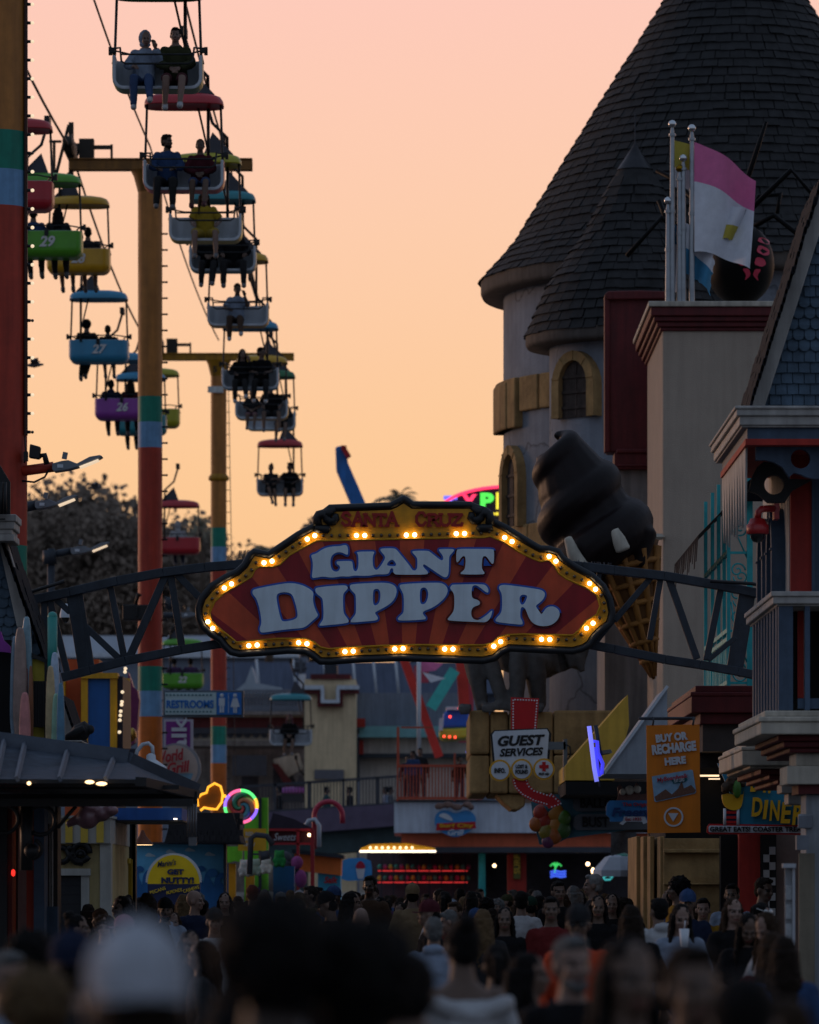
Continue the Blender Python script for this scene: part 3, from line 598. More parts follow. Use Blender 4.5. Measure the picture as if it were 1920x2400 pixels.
def head(t,X,Y,zt,r,armc,seg,z,hh):
    b=MB(); b.lathe([(r,zt-.45),(r*1.35,zt-.12),(r*1.6,zt)],(X,Y,0),20); b.build('post_cap',armc,t)
    b=MB(); b.bb(X-1.65,X+2.1,Y-.13,Y+.13,zt,zt+hh); b.bb(X-1.65,X+2.1,Y-.17,Y-.13,zt+hh-.03,zt+hh); b.bb(X-1.65,X+2.1,Y-.17,Y-.13,zt,zt+.03); b.build('crossarm',armc,t,bevel=.01)
    for sx in(-1.62,):
        b=MB()
        for yy in(-.7,-.35,0,.35,.7): b.lathe([(.03,-.06),(.19,-.06),(.15,-.025),(.15,.025),(.19,.06),(.03,.06)],(X+sx,Y+yy,zt+hh+.22),16,M4=Matrix.Rotation(PI/2,4,'Y'))
        b.bb(X+sx-.12,X+sx-.08,Y-.9,Y+.9,zt+hh+.1,zt+hh+.3); b.bb(X+sx-.05,X+sx+.05,Y-.05,Y+.05,zt-.1,zt+hh+.75); b.bar((X+sx-.05,Y,zt+hh+.7),(X+sx-.3,Y,zt-.05),.06,.06); (b.box((X-1.3,Y,zt+hh+.2),(.3,.3,.4)) if sx<0 else None)
        (b.bar((X+sx+.4,Y,zt+hh+.24),(X+sx+.85,Y,zt+hh+.24),.08,.08) and b.bar((X+sx+.83,Y,zt+hh-.02),(X+sx+.83,Y,zt+hh+.3),.05,.05)) if sx<0 else None; b.bar((X+sx-.35,Y,zt-.2),(X+sx-.35,Y,zt+hh+.35),.06,.06); b.bar((X+sx-.45,Y,zt+hh+.36),(X+sx-.2,Y,zt+hh+.36),.05,.05)
        b.build('sheave_assembly',M('oily_brown_steel','#2a2219',.55,.3,6,.1),t)
arm2=M('ochre_arm','#86591f',.55,.2,4,.06,streak=.25); arm3=M('golden_arm','#a9780f',.55,.2,4,.06,streak=.25)
head(t2,X2,105,z2,r2,arm2,0,0,.24); head(t3,X3,142.7,z3,r3,arm3,0,0,.2)
b=MB()
for k in range(40):
    z=3+k*.33
    if z<z2-1.2: p=Vector((X2+r2,105,z)); b.tube([p,p+Vector((.07,0,0))],.02,5); b.sph(p+Vector((.09,0,0)),.024,6,5)
b.build('bulb_strip',black,t2,kind='stuff')
b=MB()
for k in range(44):
    z=3+k*.31; p=Vector((X3+r3,142.7,z)); b.bar(p,p+Vector((.10,0,0)),.018,.018)
b.tube([(X3+r3+.05,142.6,z3-.4),(X3+r3+.25,142.6,5),(X3+r3+.3,142.6,3)],.012,5); b.build('climbing_rungs',black,t3,kind='stuff')
b=MB(); zf=H+(HY-1120)/F*142.7; b.lathe([(r3,zf-.1),(r3*1.3,zf-.06),(r3*1.3,zf+.02),(r3,zf+.1)],(X3,142.7,0),20); b.build('flange',arm3,t3)
b=MB(); b.px(487,905,524,920,142.4,.05); b.build('notice_plate',white,t3); text('5',499,858,509,872,142.35,black,t3,bold=.02)
b=MB(); zf=H+(HY-1310)/F*105; b.lathe([(r2*1.02,zf-.07),(r2*1.02,zf+.07)],(X2,105,0),24); b.build('pole_clamp',redband,t2)
# ropes
def rope(name,label,pts,r):
    b=MB(); b.tube(pts,r,6); o=b.build(name,black); tag(o,label,'cable'); return o
def sagline(x,ys,zs,n=14,sag=.5):
    o=[]
    for i in range(len(ys)-1):
        for k in range(n):
            t=k/n; o.append((x[i]+(x[i+1]-x[i])*t,ys[i]+(ys[i+1]-ys[i])*t,zs[i]+(zs[i+1]-zs[i])*t-sag*4*t*(1-t)))
    o.append((x[-1],ys[-1],zs[-1])); return o
rope('guide_cable','thin cable running along the tops of the sky ride posts',sagline([POLEX]*4,[30,68.5,105,142.7],[17.4,17.2,17.0,17.1],sag=.35),.02)
rope('haul_rope','haul rope above the left line of sky ride chairs going away',sagline([-6.95,-6.95,-6.95,-7.2],[30,68.5,105,142.7],[17.3,17.2,16.95,16.9],sag=.45),.026)
RX=-3.68
rope('haul_rope','haul rope above the right line of occupied white chairs',sagline([RX]*4,[30,68.5,105,142.7],[16.6,16.6,16.6,16.3],sag=.3),.022)
# chair model
def chair_parts():
    Wd,D,Ht=1.32,.62,.50
    def tub(o):
        pass
    bm=bmesh.new(); bmesh.ops.create_cube(bm,size=1); bmesh.ops.scale(bm,vec=(Wd,D,Ht),verts=bm.verts); bmesh.ops.translate(bm,vec=(0,0,Ht/2),verts=bm.verts)
    bmesh.ops.delete(bm,geom=[f for f in bm.faces if f.normal.z>.5 or f.normal.y<-.5],context='FACES')
    bmesh.ops.bevel(bm,geom=[e for e in bm.edges if len(e.link_faces)==2],offset=.17,segments=6,affect='EDGES',profile=.5)
    for v in bm.verts:
        v.co.z+= .03*(v.co.y<-.2)*0
        if v.co.z>.3: v.co.y+= -.0
    me=bpy.data.meshes.new('tub'); bm.to_mesh(me); bm.free()
    def sol(o):
        m=o.modifiers.new('s','SOLIDIFY'); m.thickness=.055; m.offset=-1; m.material_offset=1; m.material_offset_rim=1; m.use_even_offset=True
        b=o.modifiers.new('b','BEVEL'); b.width=.018; b.segments=2; b.limit_method='ANGLE'; b.angle_limit=R(50)
    return me,sol
ctub,csol=chair_parts()
canopy=MB()
n=28; rings=[(1,0,-.02),(1,0,.0),(.985,0,.06),(.93,0,.115),(.8,0,.15),(.5,0,.185),(.2,0,.2)]
def sup(t,a,bb,e=.55):
    c,s_=math.cos(t),math.sin(t); return (a*abs(c)**e*(1 if c>0 else -1),bb*abs(s_)**e*(1 if s_>0 else -1))
vs=[];fs=[]
for k,_,z in rings:
    for i in range(n): x,y=sup(2*PI*i/n,.65*k,.43*k); vs.append((x,y,z))
for j in range(len(rings)-1):
    for i in range(n): fs.append((j*n+i,j*n+(i+1)%n,(j+1)*n+(i+1)%n,(j+1)*n+i))
fs.append(list(range((len(rings)-1)*n,len(rings)*n)))
k0=len(vs)
for k,z in((.93,-.0),(.6,.05)):
    for i in range(n): x,y=sup(2*PI*i/n,.65*k,.43*k); vs.append((x,y,z))
for i in range(n): fs.append((i,(i+1)%n,k0+(i+1)%n,k0+i)); fs.append((k0+i,k0+(i+1)%n,k0+n+(i+1)%n,k0+n+i))
fs.append(list(range(k0+n,k0+2*n))); canopy.add(vs,fs,True)
CZ=1.42
canopy.v=[v+Vector((0,.0,CZ)) for v in canopy.v]; can_me=canopy.mesh('canopy')
hood=MB(); z=CZ+.19; hood.add([(-.02,-.22,z),(.5,-.22,z-.03),(.5,.22,z-.03),(-.02,.22,z),(.12,0,z+.40)],[(0,1,4),(1,2,4),(2,3,4),(3,0,4),(0,3,2,1)],False)
hood_me=hood.mesh('hanger_cover'); hood_me.materials.append(M('dark_grey_cover','#34333a',.7,.25,5,.1))
fr=MB()
for x in(-1,1):
    fr.tube([(x*.60,-.1,CZ+.02),(x*.63,-.1,.55),(x*.66,-.1,.40)],.021,7); fr.box((x*.66,-.12,.60),(.07,.12,.07)); fr.box((x*.70,-.05,.60),(.05,.09,.11))
fr.tube([(.38,.33,CZ),(.38,.32,.45)],.028,7); fr.tube([(.22,.2,CZ),(.40,.3,.62)],.018,6)
fr.tube([(.38,.3,CZ+.1),(.38,.1,CZ+.5),(.12,.0,CZ+.75),(0,0,CZ+1.15)],.03,7); fr.box((0,0,CZ+1.2),(.1,.5,.14))
fr_me=fr.mesh('frame'); fr_me.materials.append(black)
lb=MB(); lb.tube([(-.63,-.14,.62),(-.60,-.2,.62),(-.54,-.36,.60),(-.52,-.40,.40),(-.46,-.41,.36),(.46,-.41,.36),(.52,-.40,.40),(.54,-.36,.6),(.60,-.2,.62),(.63,-.14,.62)],.016,7); lb.tube([(-.53,-.38,.50),(.53,-.38,.50)],.014,6); lb.tube([(-.63,-.08,.60),(-.4,.26,.60),(.4,.26,.60),(.63,-.08,.60)],.014,6)
lb_me=lb.mesh('lap_bar'); lb_me.materials.append(black)
kb=MB(); kb.box((0,.325,.46),(.075,.05,.13)); kb.box((0,.31,.55),(.02,.03,.14)); kb_me=kb.mesh('latch'); kb_me.materials.append(black)
CHC={'green':'#4f9a1e','red':'#b01e2c','yellow':'#c99a12','olive':'#a9a31c','blue':'#2f86ad','teal':'#1f7f8a','purple':'#8e3d9c','dark green':'#1f6a3c'}
tubs={}
def chair(color,label,X,Y,zb,face=0.,num=None,canopy_color=None,group='sky ride chairs'):
    t=thing('sky_ride_chair',label,'chairlift chair',(X,Y,zb),group,rz=face)
    mc=M('chair_paint_'+color.replace(' ','_'),CHC[color],.35,.1,4,.03,spec=.6)
    if color not in tubs:
        tubs[color]=baked(ctub.copy(),[csol],[mc,M('chair_white_interior','#b9c0c8',.45,.1,4,.04,streak=.15)])
        for p in tubs[color].polygons: p.use_smooth=False
    o=mesh_obj('seat_tub',tubs[color],mc,t); 
    m=o.modifiers.new('n','WEIGHTED_NORMAL') if False else None
    cm=can_me.copy(); cc=canopy_color or color; cm.materials.append(M('chair_paint_'+cc.replace(' ','_'),CHC[cc],.35,.1,4,.03,spec=.6)); mesh_obj('canopy',cm,mc,t)
    for nm,me in(('hanger_cover',hood_me),('frame',fr_me),('lap_bar',lb_me),('latch',kb_me)): mesh_obj(nm,me,black,t)
    if num:
        me=text_mesh(num,.03,.03,.25); k=.19/.7; me.transform(Matrix.Rotation(PI,4,'Z')@Matrix.Scale(k,4)); me.transform(Matrix.Translation((0,.325,.2))); me.materials.clear(); me.materials.append(M('number_white','#c8c8c8',.5,.1,4,0)); mesh_obj('number',me,white,t)
    return t
def zc(py,Y): return H+(HY-py)/F*Y
GR='riders on the sky ride'
def rider(label,X,Y,zb,off,face=0,**k):
    c=math.cos(face); s_=math.sin(face); k['scale']=k.get('scale',1.)*.98; return person(label,(X+off*c,Y+off*s_,zb-.04),face,group=GR,leg=k.pop('leg','long'),**k)
# right-hand line, coming towards us
rc=[(75,217,'dark green',None,'top chair with white tub and green shell carrying two people in hoodies'),(83.6,452,'red',None,'chair with dark red canopy, second from the top on the right line'),(92.5,570,'olive',None,'olive canopied chair carrying the rider in the yellow dress'),(101,640,'teal',None,'teal canopied chair half hidden behind the yellow dress rider'),
 (110,768,'yellow',None,'chair with one lone rider in a pale blue shirt'),(118.5,915,'blue',None,'blue canopied chair right beside the golden crossarm'),(127.5,985,'yellow',None,'chair with golden canopy crowded behind the couple at the golden crossarm'),(136,1010,'dark green',None,'green canopied chair, rearmost of the cluster below the golden crossarm'),(145.5,1163,'red',None,'lowest chair of the right line, dark red canopy and a couple facing each other')]
for Y,py,c,_,lab in rc: chair(c,lab,RX,Y,zc(py,Y),0)
z=lambda i:zc(rc[i][1],rc[i][0])
rider('rider in grey blue hood and jeans on the top chair',RX,75,z(0),-.22,kind='sit_point',hair='hood',tc='pale blue',top='hood',lc='blue',sk='light',shoe='white',scale=.95)
rider('young man in dark olive hoodie and shorts on the top chair',RX,75,z(0),.25,kind='sit_lap',hair='short',hc='black',top='hood',tc='olive',leg='short',lc='maroon',sk='light',shoe='white')
rider('bearded man in blue tee looking sideways on the second chair',RX,83.6,z(1),-.28,kind='sit_look',hair='short',tc='blue',lc='black',sk='tan',beard='black')
rider('woman in maroon sweatshirt and shorts on the second chair',RX,83.6,z(1),.26,kind='sit_lap',hair='tail',hc='black',tc='maroon',leg='short',lc='blue',sk='tan',scale=.92,shoe='maroon')
rider('rider in yellow dotted outfit alone on the olive chair',RX,92.5,z(2),0,kind='sit_wide',hair='long',hc='brown',top='tee',tc='yellow',leg='short',lc='yellow',sk='light',shoe='grey')
rider('rider in black on the teal canopied chair, left one',RX,101,z(3),-.28,kind='sit_lap',hair='long',tc='black',lc='black')
rider('bulky rider in black jacket on the teal canopied chair',RX,101,z(3),.22,kind='sit_wide',hair='short',top='hood',tc='black',lc='black',scale=1.05)
rider('lone man in pale blue shirt and khaki trousers on a chair',RX,110,z(4),-.05,kind='sit_point',hair='short',top='tee',tc='pale blue',lc='brown',sk='tan',shoe='white')
rider('long haired woman in black with hand at chin above crossarm',RX,118.5,z(5),-.22,kind='sit_point',hair='long',tc='black',lc='black',sk='light',shoe='white')
rider('man in black printed tee sitting beside long haired woman',RX,118.5,z(5),.25,kind='sit_look',hair='short',top='tee',tc='black',lc='black',sk='mid',shoe='white',scale=1.04)
rider('child rider in dark tee on the golden canopied chair',RX,127.5,z(6),-.25,kind='sit_lap',hair='short',top='tee',tc='charcoal',leg='short',lc='pink',scale=.8)
rider('rider in black tee on the golden canopied chair',RX,127.5,z(6),.25,kind='sit_wide',hair='short',top='tee',tc='black',leg='short',lc='charcoal')
rider('rider in dark jacket on the rearmost clustered chair',RX,136,z(7),.28,kind='sit_lap',hair='curly',tc='charcoal',leg='short',lc='black')
rider('woman in dark tank top and shorts on the lowest right chair',RX,145.5,z(8),-.26,kind='sit_cross',hair='bun',top='tank',tc='charcoal',leg='short',lc='black',sk='mid',scale=.95)
rider('man in black tee turned to woman on the lowest right chair',RX,145.5,z(8),.28,kind='sit_turn',hair='short',top='tee',tc='black',leg='short',lc='black',sk='mid')
# left-hand line, going away
LX=-6.9
lc_=[(89.7,495,'red',None,'red chair half hidden behind the bulb strip'),(97.6,606,'green','29','bright green chair numbered 29'),(106.7,642,'yellow','28','golden yellow chair numbered 28'),(113.7,852,'blue','27','blue chair numbered 27'),(123,985,'purple','26','purple chair numbered 26'),(131.5,1020,'teal','25','teal chair hanging just below the purple chair'),(139,1003,'olive',None,'olive yellow chair right of the middle post')]
for Y,py,c,n_,lab in lc_: chair(c,lab,LX,Y,zc(py,Y),PI,n_,canopy_color={'purple':'blue','teal':'blue'}.get(c))
zl=lambda i:zc(lc_[i][1],lc_[i][0])
def pair(i,la,lb_,**k):
    Y=lc_[i][0]
    rider(la,LX,Y,zl(i),.27,PI,**{**dict(kind='sit_lap',hair='short',tc='black',lc='black'),**k.get('a',{})}); rider(lb_,LX,Y,zl(i),-.2,PI,**{**dict(kind='sit_lap',hair='short',tc='black',lc='black'),**k.get('b',{})})
pair(1,'short haired rider in pale blue seen from behind on chair 29','long haired rider leaning close on green chair 29',a=dict(tc='blue'),b=dict(hair='long',tc='charcoal'))
pair(2,'bare legged rider at the left of yellow chair 28','second bare legged rider at the middle of yellow chair 28',a=dict(leg='short'),b=dict(leg='short',tc='charcoal'))
pair(3,'rider with tousled hair in black on blue chair 27','smaller short haired rider in black on blue chair 27',a=dict(hair='curly',kind='sit_cross'),b=dict(scale=.88,leg='short'))
pair(4,'rider in navy hoodie hunched forward on purple chair 26','long haired rider in plaid shirt on purple chair 26',a=dict(top='hood',tc='navy'),b=dict(hair='long',tc='maroon'))
pair(5,'rider on teal chair whose legs hang at the left','rider on teal chair whose legs hang beside the post',)
# chairs far down the line near the station
def free(color,lab,px,py,Y,face,num=None,cc=None):
    p=P(px,py,Y); chair(color,lab,p.x,p.y,p.z,face,num,cc); return p
p=free('red','red chair far behind the middle post against the trees',417,1300,152,PI)
q=person('rider in white hood on the far red chair',(p.x,p.y,p.z-.04),PI,kind='sit_lap',hair='hood',top='hood',tc='white',group=GR)
p=free('green','green chair numbered 22 low behind the arch',428,1615,164,PI,'22')
for off,la in((.26,'dark haired rider in mauve at left on green chair 22'),(-.26,'dark haired rider in mauve at right on green chair 22')): person(la,(p.x-off,p.y,p.z-.04),PI,kind='sit_lap',hair='short',tc='purple',group=GR,leg='long')
p=free('teal','teal canopied chair low in front of the mustard tower',682,1748,158,0)
person('lone rider with pink hair low in front of the mustard tower',(p.x-.05,p.y,p.z-.04),0,kind='sit_lap',hair='long',hc='pink',tc='black',leg='short',lc='black',group=GR)
p=free('purple','purple canopied chair arriving low behind the bridge railing',694,1955,175,0)
# ================================================================ right side: castle, cream building, corner house
shing=M('charcoal_shingle','#262628',.85,.45,3.5,.5,streak=.2,bscale=30)
def shingled(b,prof,c,rowh,w,a0=0,a1=2*PI,th=.028,rnd=random):
    "overlapping rows of shingles round a cone profile [(r,z)] from eave to tip"
    c=Vector(c); d=[0]
    for i in range(1,len(prof)): d.append(d[-1]+math.hypot(prof[i][0]-prof[i-1][0],prof[i][1]-prof[i-1][1]))
    def at(s):
        s=max(0,min(d[-1],s))
        for i in range(1,len(d)):
            if s<=d[i]: t=(s-d[i-1])/(d[i]-d[i-1]); return prof[i-1][0]+(prof[i][0]-prof[i-1][0])*t,prof[i-1][1]+(prof[i][1]-prof[i-1][1])*t
        return prof[-1]
    rows=int(d[-1]/rowh)
    for k in range(rows):
        s0=k*rowh; r0,z0=at(s0); r1,z1=at(s0+rowh*1.15); n=max(6,int((a1-a0)*r0/w)); off=rnd.random()
        for i in range(n):
            t0=a0+(a1-a0)*(i+off+rnd.uniform(-.06,.06))/n; t1=a0+(a1-a0)*(i+off+.95+rnd.uniform(-.05,.04))/n; dz=rnd.uniform(-.02,.008); lift=th+.012+rnd.uniform(0,.022)
            v=[]
            for t in(t0,t1):
                u=Vector((math.cos(t),math.sin(t),0))
                v+= [c+u*(r0+lift)+Vector((0,0,z0+dz)), c+u*(r0-.01)+Vector((0,0,z0+dz)), c+u*(r1+.004)+Vector((0,0,z1))]
            b.add(v,[(0,3,5,2),(0,1,4,3),(0,2,1),(3,4,5)],False)
    b.lathe([(r-.015,z_) for r,z_ in prof],c,48)
stone_w=crack(M('weathered_stucco','#868e9a',.9,.22,1.0,.4,streak=.1,bscale=25),scale=.35,dark=.5)
stone_b=M('ochre_stone_block','#a08256',.9,.35,2.2,.8,streak=.2,bscale=14)
shut=waves(M('shutter_boards','#4a3f3a',.85,.4,4,.4,streak=.4),9,'X',.45,.08)
eavem=M('taupe_eave','#58524e',.8,.2,4,.2,streak=.25)
TY=95.; TX=(1724-960)/F*TY
tw=thing('castle_tower','huge round castle tower with dark shingled cone roof behind the cream building','tower',(TX,TY,0))
b=MB(); q=S(1,TY); zz=lambda py:H+(HY-py)/F*TY
shingled(b,[(597*q,zz(662)),(515*q,zz(569)),(373*q,zz(335)),(264*q,zz(160)),(164*q,zz(0)),(10*q,zz(-256))],(TX,TY,0),.2,.27,PI*.85,PI*2.15); b.build('cone_roof',shing,tw)
b=MB(); b.lathe([(520*q,zz(700)),(592*q,zz(700)),(597*q,zz(690)),(597*q,zz(661))],(TX,TY,0),72); b.build('eave',eavem,tw)
b=MB(); b.lathe([(0,P(0,1850,84).z),(544*q,P(0,1850,84).z),(544*q,zz(700))],(TX,TY,0),72); b.build('wall',stone_w,tw)
def ring_block(b,X,Y,r,t0,t1,z0,z1,th,n=6):
    n=max(1,int(n*(t1-t0)/.3)+1); vs=[]
    for i in range(n+1):
        t=t0+(t1-t0)*i/n; u=Vector((math.cos(t),math.sin(t),0)); vs+=[Vector((X,Y,z0))+u*(r-.05),Vector((X,Y,z0))+u*(r+th),Vector((X,Y,z1))+u*(r+th),Vector((X,Y,z1))+u*(r-.05)]
    fs=[(0,1,2,3),tuple(4*n+k for k in(3,2,1,0))]
    for i in range(n):
        for k in range(4): fs.append((4*i+k,4*i+(k+1)%4,4*i+4+(k+1)%4,4*i+4+k))
    b.add(vs,fs,False)
b=MB(); t=PI-.02
for i in range(9):
    w=.17 if i%2 else .42
    ring_block(b,TX,TY,544*q,t,t+w-.012,zz(1020 if i%2==0 and i==0 else 985),zz(905),.10 if i else .16); t+=w
ring_block(b,TX,TY,544*q,PI-.02,PI+.30,zz(1020),zz(912),.19)
t=PI+.2
for i in range(7): ring_block(b,TX,TY,544*q,t,t+.26,zz(1330+6*(i%2)),zz(1245),.07); t+=.27
b.build('stone_band',stone_b,tw,bevel=.03)
def arch_window(par,C,nrm,w,h,fr,m_out,m_in,name='window'):
    "pointed-round arched opening centred at C (sill), outward normal nrm (xy)"
    n=Vector(nrm).normalized(); u=Vector((-n.y,n.x,0)); C=Vector(C)
    def pts(w,h): 
        return [(-w/2,0)]+[(w/2*math.cos(PI-PI*i/14),h-w*.62+w*.62*math.sin(PI*i/14)) for i in range(15)]+[(w/2,0)]
    o=pts(w+2*fr,h+fr); i_=pts(w,h)
    b=MB(); vs=[];k=len(o)
    for q_,dn in((o,.14),(i_,.14),(o,-.1),(i_,-.02)): vs+=[C+u*x+Vector((0,0,y))+n*dn for x,y in q_]
    fs=[]
    for j in range(k-1): fs+=[(j,j+1,k+j+1,k+j),(j,2*k+j,2*k+j+1,j+1),(k+j,k+j+1,3*k+j+1,3*k+j)]
    b.add(vs,fs,False)
    # voussoir joints
    for j in range(2,k-1,3):
        a=C+u*o[j][0]+Vector((0,0,o[j][1]))+n*.145; e=C+u*i_[j][0]+Vector((0,0,i_[j][1]))+n*.145; b.bar(a,e,.02,.02,up=n)
    f=b.build('window_surround',m_out,par)
    b=MB(); b.add([C+u*x+Vector((0,0,y))+n*.03 for x,y in i_],[list(range(k))],False)
    for zf in(.18,.45,.72): b.bar(C+u*(-w/2)+Vector((0,0,h*zf))+n*.04,C+u*(w/2)+Vector((0,0,h*zf))+n*.04,.05,.03,up=n)
    b.bar(C+n*.035+Vector((0,0,.02)),C+n*.035+Vector((0,0,h*.97)),.03,.02,up=n); b.build('shutter',m_in,par)
ang=PI+.30; arch_window(tw,(TX+544*q*math.cos(ang),TY+544*q*math.sin(ang),zz(1250)),(math.cos(ang),math.sin(ang),0),.74,1.35,.17,stone_b,shut)
# turret in front
UY=91.; UX=(1489-960)/F*UY; q2=S(1,UY); zu=lambda py:H+(HY-py)/F*UY
tu=thing('castle_turret','smaller shingled turret with metal tipped roof and arched shutter, clinging to the tower','turret',(UX,UY,0))
b=MB(); shingled(b,[(256*q2,zu(790)),(200*q2,zu(661)),(116*q2,zu(544)),(41*q2,zu(397))],(UX,UY,0),.19,.26,PI*.85,PI*2.15); b.build('cone_roof',shing,tu)
b=MB(); b.lathe([(200*q2,zu(818)),(252*q2,zu(818)),(257*q2,zu(810)),(257*q2,zu(788))],(UX,UY,0),56); b.build('eave',eavem,tu)
b=MB(); b.lathe([(43*q2,zu(398)),(25*q2,zu(372)),(1.5*q2,zu(336)),(1.2*q2,zu(264)),(0,zu(264))],(UX,UY,0),24); b.build('roof_tip',M('lead_cap','#2c2b30',.4,.25,6,.1,metal=.4),tu)
b=MB(); b.lathe([(0,P(0,1852,84).z),(201*q2,P(0,1852,84).z),(201*q2,zu(818))],(UX,UY,0),48); b.build('wall',stone_w,tu)
ang=PI+.80; arch_window(tu,(UX+201*q2*math.cos(ang),UY+201*q2*math.sin(ang),zu(992)),(math.cos(ang),math.sin(ang),0),.66,1.0,.17,stone_b,shut)
b=MB(); ring_block(b,UX,UY,201*q2,PI+1.22,PI+1.75,zu(1020),zu(992),.1); b.build('stone_band',stone_b,tu,bevel=.02)
# maroon panelled stair tower
mr_=thing('maroon_bay','flat maroon panelled bay with grey lower wall between turret and cream building','building',(4.0,86,0))
b=MB(); b.px(1424,700,1562,1060,86,.6); b.px(1417,690,1430,1060,85.95,.3); b.pp([(1417,690),(1425,682),(1500,680),(1560,682),(1560,700),(1424,702)],85.9,.7); b.px(1440,1060,1538,1100,85.85,.7); b.px(1445,1052,1534,1062,85.8,.7); b.px(1447,1088,1539,1094,85.82,.7); b.build('panel',maroon,mr_,bevel=.02)
b=MB(); a=P(1418,1100,86.05); c=P(1560,2100,86.05); b.bb(a.x,c.x,86.05,91,P(0,1850,84).z,a.z); b.build("wall",M('pale_grey_stucco','#8a8684',.85,.15,2,.3,streak=.3),mr_)
# cream stucco building with maroon cornice
cb=thing('cream_building','tall plain cream stucco building with maroon cornice and flagpoles on its roof','building',(7.5,82.5,0))
x0=P(1553,0,80).x
b=MB(); b.bb(x0,14,80,85.1,0,P(0,760,80).z); b.build('wall',cream,cb,bevel=.04)
b=MB(); z1_=P(0,722,80).z; z0_=P(0,790,80).z
for dx,za,zb_ in((.19,z1_-.14,z1_),(.14,z1_-.22,z1_-.14),(.09,z1_-.30,z1_-.22),(.04,z1_-.36,z1_-.30)):
    b.bb(x0-dx,14.2,80-dx,85.2,za,zb_)
b.build('cornice',maroon,cb,bevel=.015)
b=MB(); b.bb(x0-.23,14.3,80-.23,85.3,z1_,z1_+.085); b.build('coping',offw,cb,bevel=.015)
roofz=z1_+.085
# flag poles
pm=M('brushed_aluminium','#9aa0a6',.35,.15,8,.05,metal=.5); ballm=M('chrome_ball','#c8ccd0',.12,.05,4,0,metal=1.); gold=M('gold_ball','#8a6a1c',.25,.1,4,0,metal=1.)
flags=[]
fpy=79.85
for x,top,lab,g_ in [(1566,472,'shortest flagpole at the left of the cluster',0),(1576,292,'left tall flagpole flying the yellow topped flag',0),(1593,396,'short flagpole with gold ball between the others',1),(1602,372,'mid height flagpole with silver ball between the two tall ones',0),(1622,302,'right tall flagpole flying the pink and white flag',0)]:
    p=P(x,705,fpy); b=MB(); zt=P(x,top,fpy).z; t=thing('flagpole',lab,'flagpole',(p.x,fpy,roofz),'flagpoles on the cream roof')
    b.lathe([(.045,roofz),(.032,zt-.1),(.02,zt-.04)],(p.x,fpy,0),12); b.lathe([(.055,0),(.055,.04)],(p.x,fpy,zt-.18),10); b.lathe([(.05,0),(.05,.05)],(p.x,fpy,(zt+roofz)/2),10); b.build('pole',pm,t)
    b=MB(); b.sph((p.x,fpy,zt+.01),.062,14,10); b.build('finial',gold if g_ else ballm,t); flags.append(t)
def cloth(name,lab,pole_x,y_top,y_bot,L_,drop,cols,Y,seed,torn=True,tw_=.12):
    "waving flag; cols: list of (fraction, material) from hoist top to bottom"
    rnd=random.Random(seed); t=thing(name,lab,'flag',P(pole_x,y_top,Y),'flags on the cream roof')
    nu,nv=22,14; grid=[]
    for i in range(nu+1):
        u=i/nu; row=[]
        for j in range(nv+1):
            v=j/nv; x=pole_x+L_*u*(1-.12*v*u)+rnd.uniform(-1,1)*(4*u if i==nu and torn else 0); y=y_top+(y_bot-y_top)*v*(1-.18*u)+drop*u**1.3+ (rnd.uniform(-2.5,2.5) if j==nv and torn else 0)
            p=P(x,y,Y); p.y+=tw_*math.sin(u*8+v*2.5+seed)*(.2+u)+.1*u; row.append(p)
        grid.append(row)
    f0=0
    for fr_,m in cols:
        f1=f0+fr_; j0,j1=round(f0*nv),round(f1*nv); b=MB()
        for i in range(nu):
            for j in range(j0,j1): b.quad(grid[i][j],grid[i+1][j],grid[i+1][j+1],grid[i][j+1],True)
        b.build('stripe',m,t); f0=f1
pinkf=M('pink_flag','#dc74a4',.8,.1,5,.1); whitef=M('white_flag','#d6d9e2',.8,.1,5,.1); yelf=M('yellow_flag','#b8a844',.8,.12,5,.1); bluef=M('blue_flag','#3f86ae',.8,.1,5,.1)
cloth('flag','pink over white flag streaming from the right tall pole',1628,332,590,146,88,[(.34,pinkf),(.66,whitef)],79.8,1,torn=False,tw_=.2)
cloth('flag','ragged yellow and white flag behind the pink one',1578,328,440,128,50,[(.55,yelf),(.45,whitef)],80.0,2)
cloth('flag','hanging white and blue flag drooping by the black spider',1603,520,640,72,70,[(.5,whitef),(.5,bluef)],79.9,3)
cloth('flag','torn yellow and white remnant below the pink flag',1640,470,560,112,20,[(.6,whitef),(.4,yelf)],79.95,4)
cloth('flag','light blue pennant hanging beside the shortest pole',1577,520,690,20,20,[(.3,bluef),(.7,whitef)],79.93,5)
# giant spider sculpture on the roof
sp=thing('spider_sculpture','giant glossy black spider sculpture with pink markings crawling over the roof','sculpture',P(1735,705,82))
gl=M('gloss_black','#040406',.5,.2,3,.05,spec=.12)
b=MB(); b.sph(P(1735,620,82),(.55,.62,.66),28,18); b.sph(P(1690,600,83),(.35,.45,.35),20,12); b.build('abdomen',gl,sp)
def leg(*pts): b.tube([P(x,y,Y) for x,y,Y in pts],[.05,.045,.04,.03][:len(pts)],8)
for pts in [((1700,560,82.6),(1752,420,82.4),(1775,350,82.4),(1796,285,82.4)),((1730,520,82.4),(1855,398,82.2),(1925,480,82.1)),((1750,540,82.2),(1815,505,82),(1890,565,81.8)),((1740,530,82.6),(1780,460,82.6),(1830,455,82.5),(1822,500,82.4)),((1680,560,82.8),(1600,430,83),(1540,400,83.2)),((1680,580,82.8),(1560,510,82.9),(1545,470,83)),((1660,600,82.7),(1550,510,82.5),(1470,600,82.3)),((1690,590,82.4),(1640,480,82.2),(1600,440,82.4))]:
    b=MB(); leg(*pts); b.build('leg',gl,sp)
b=MB()
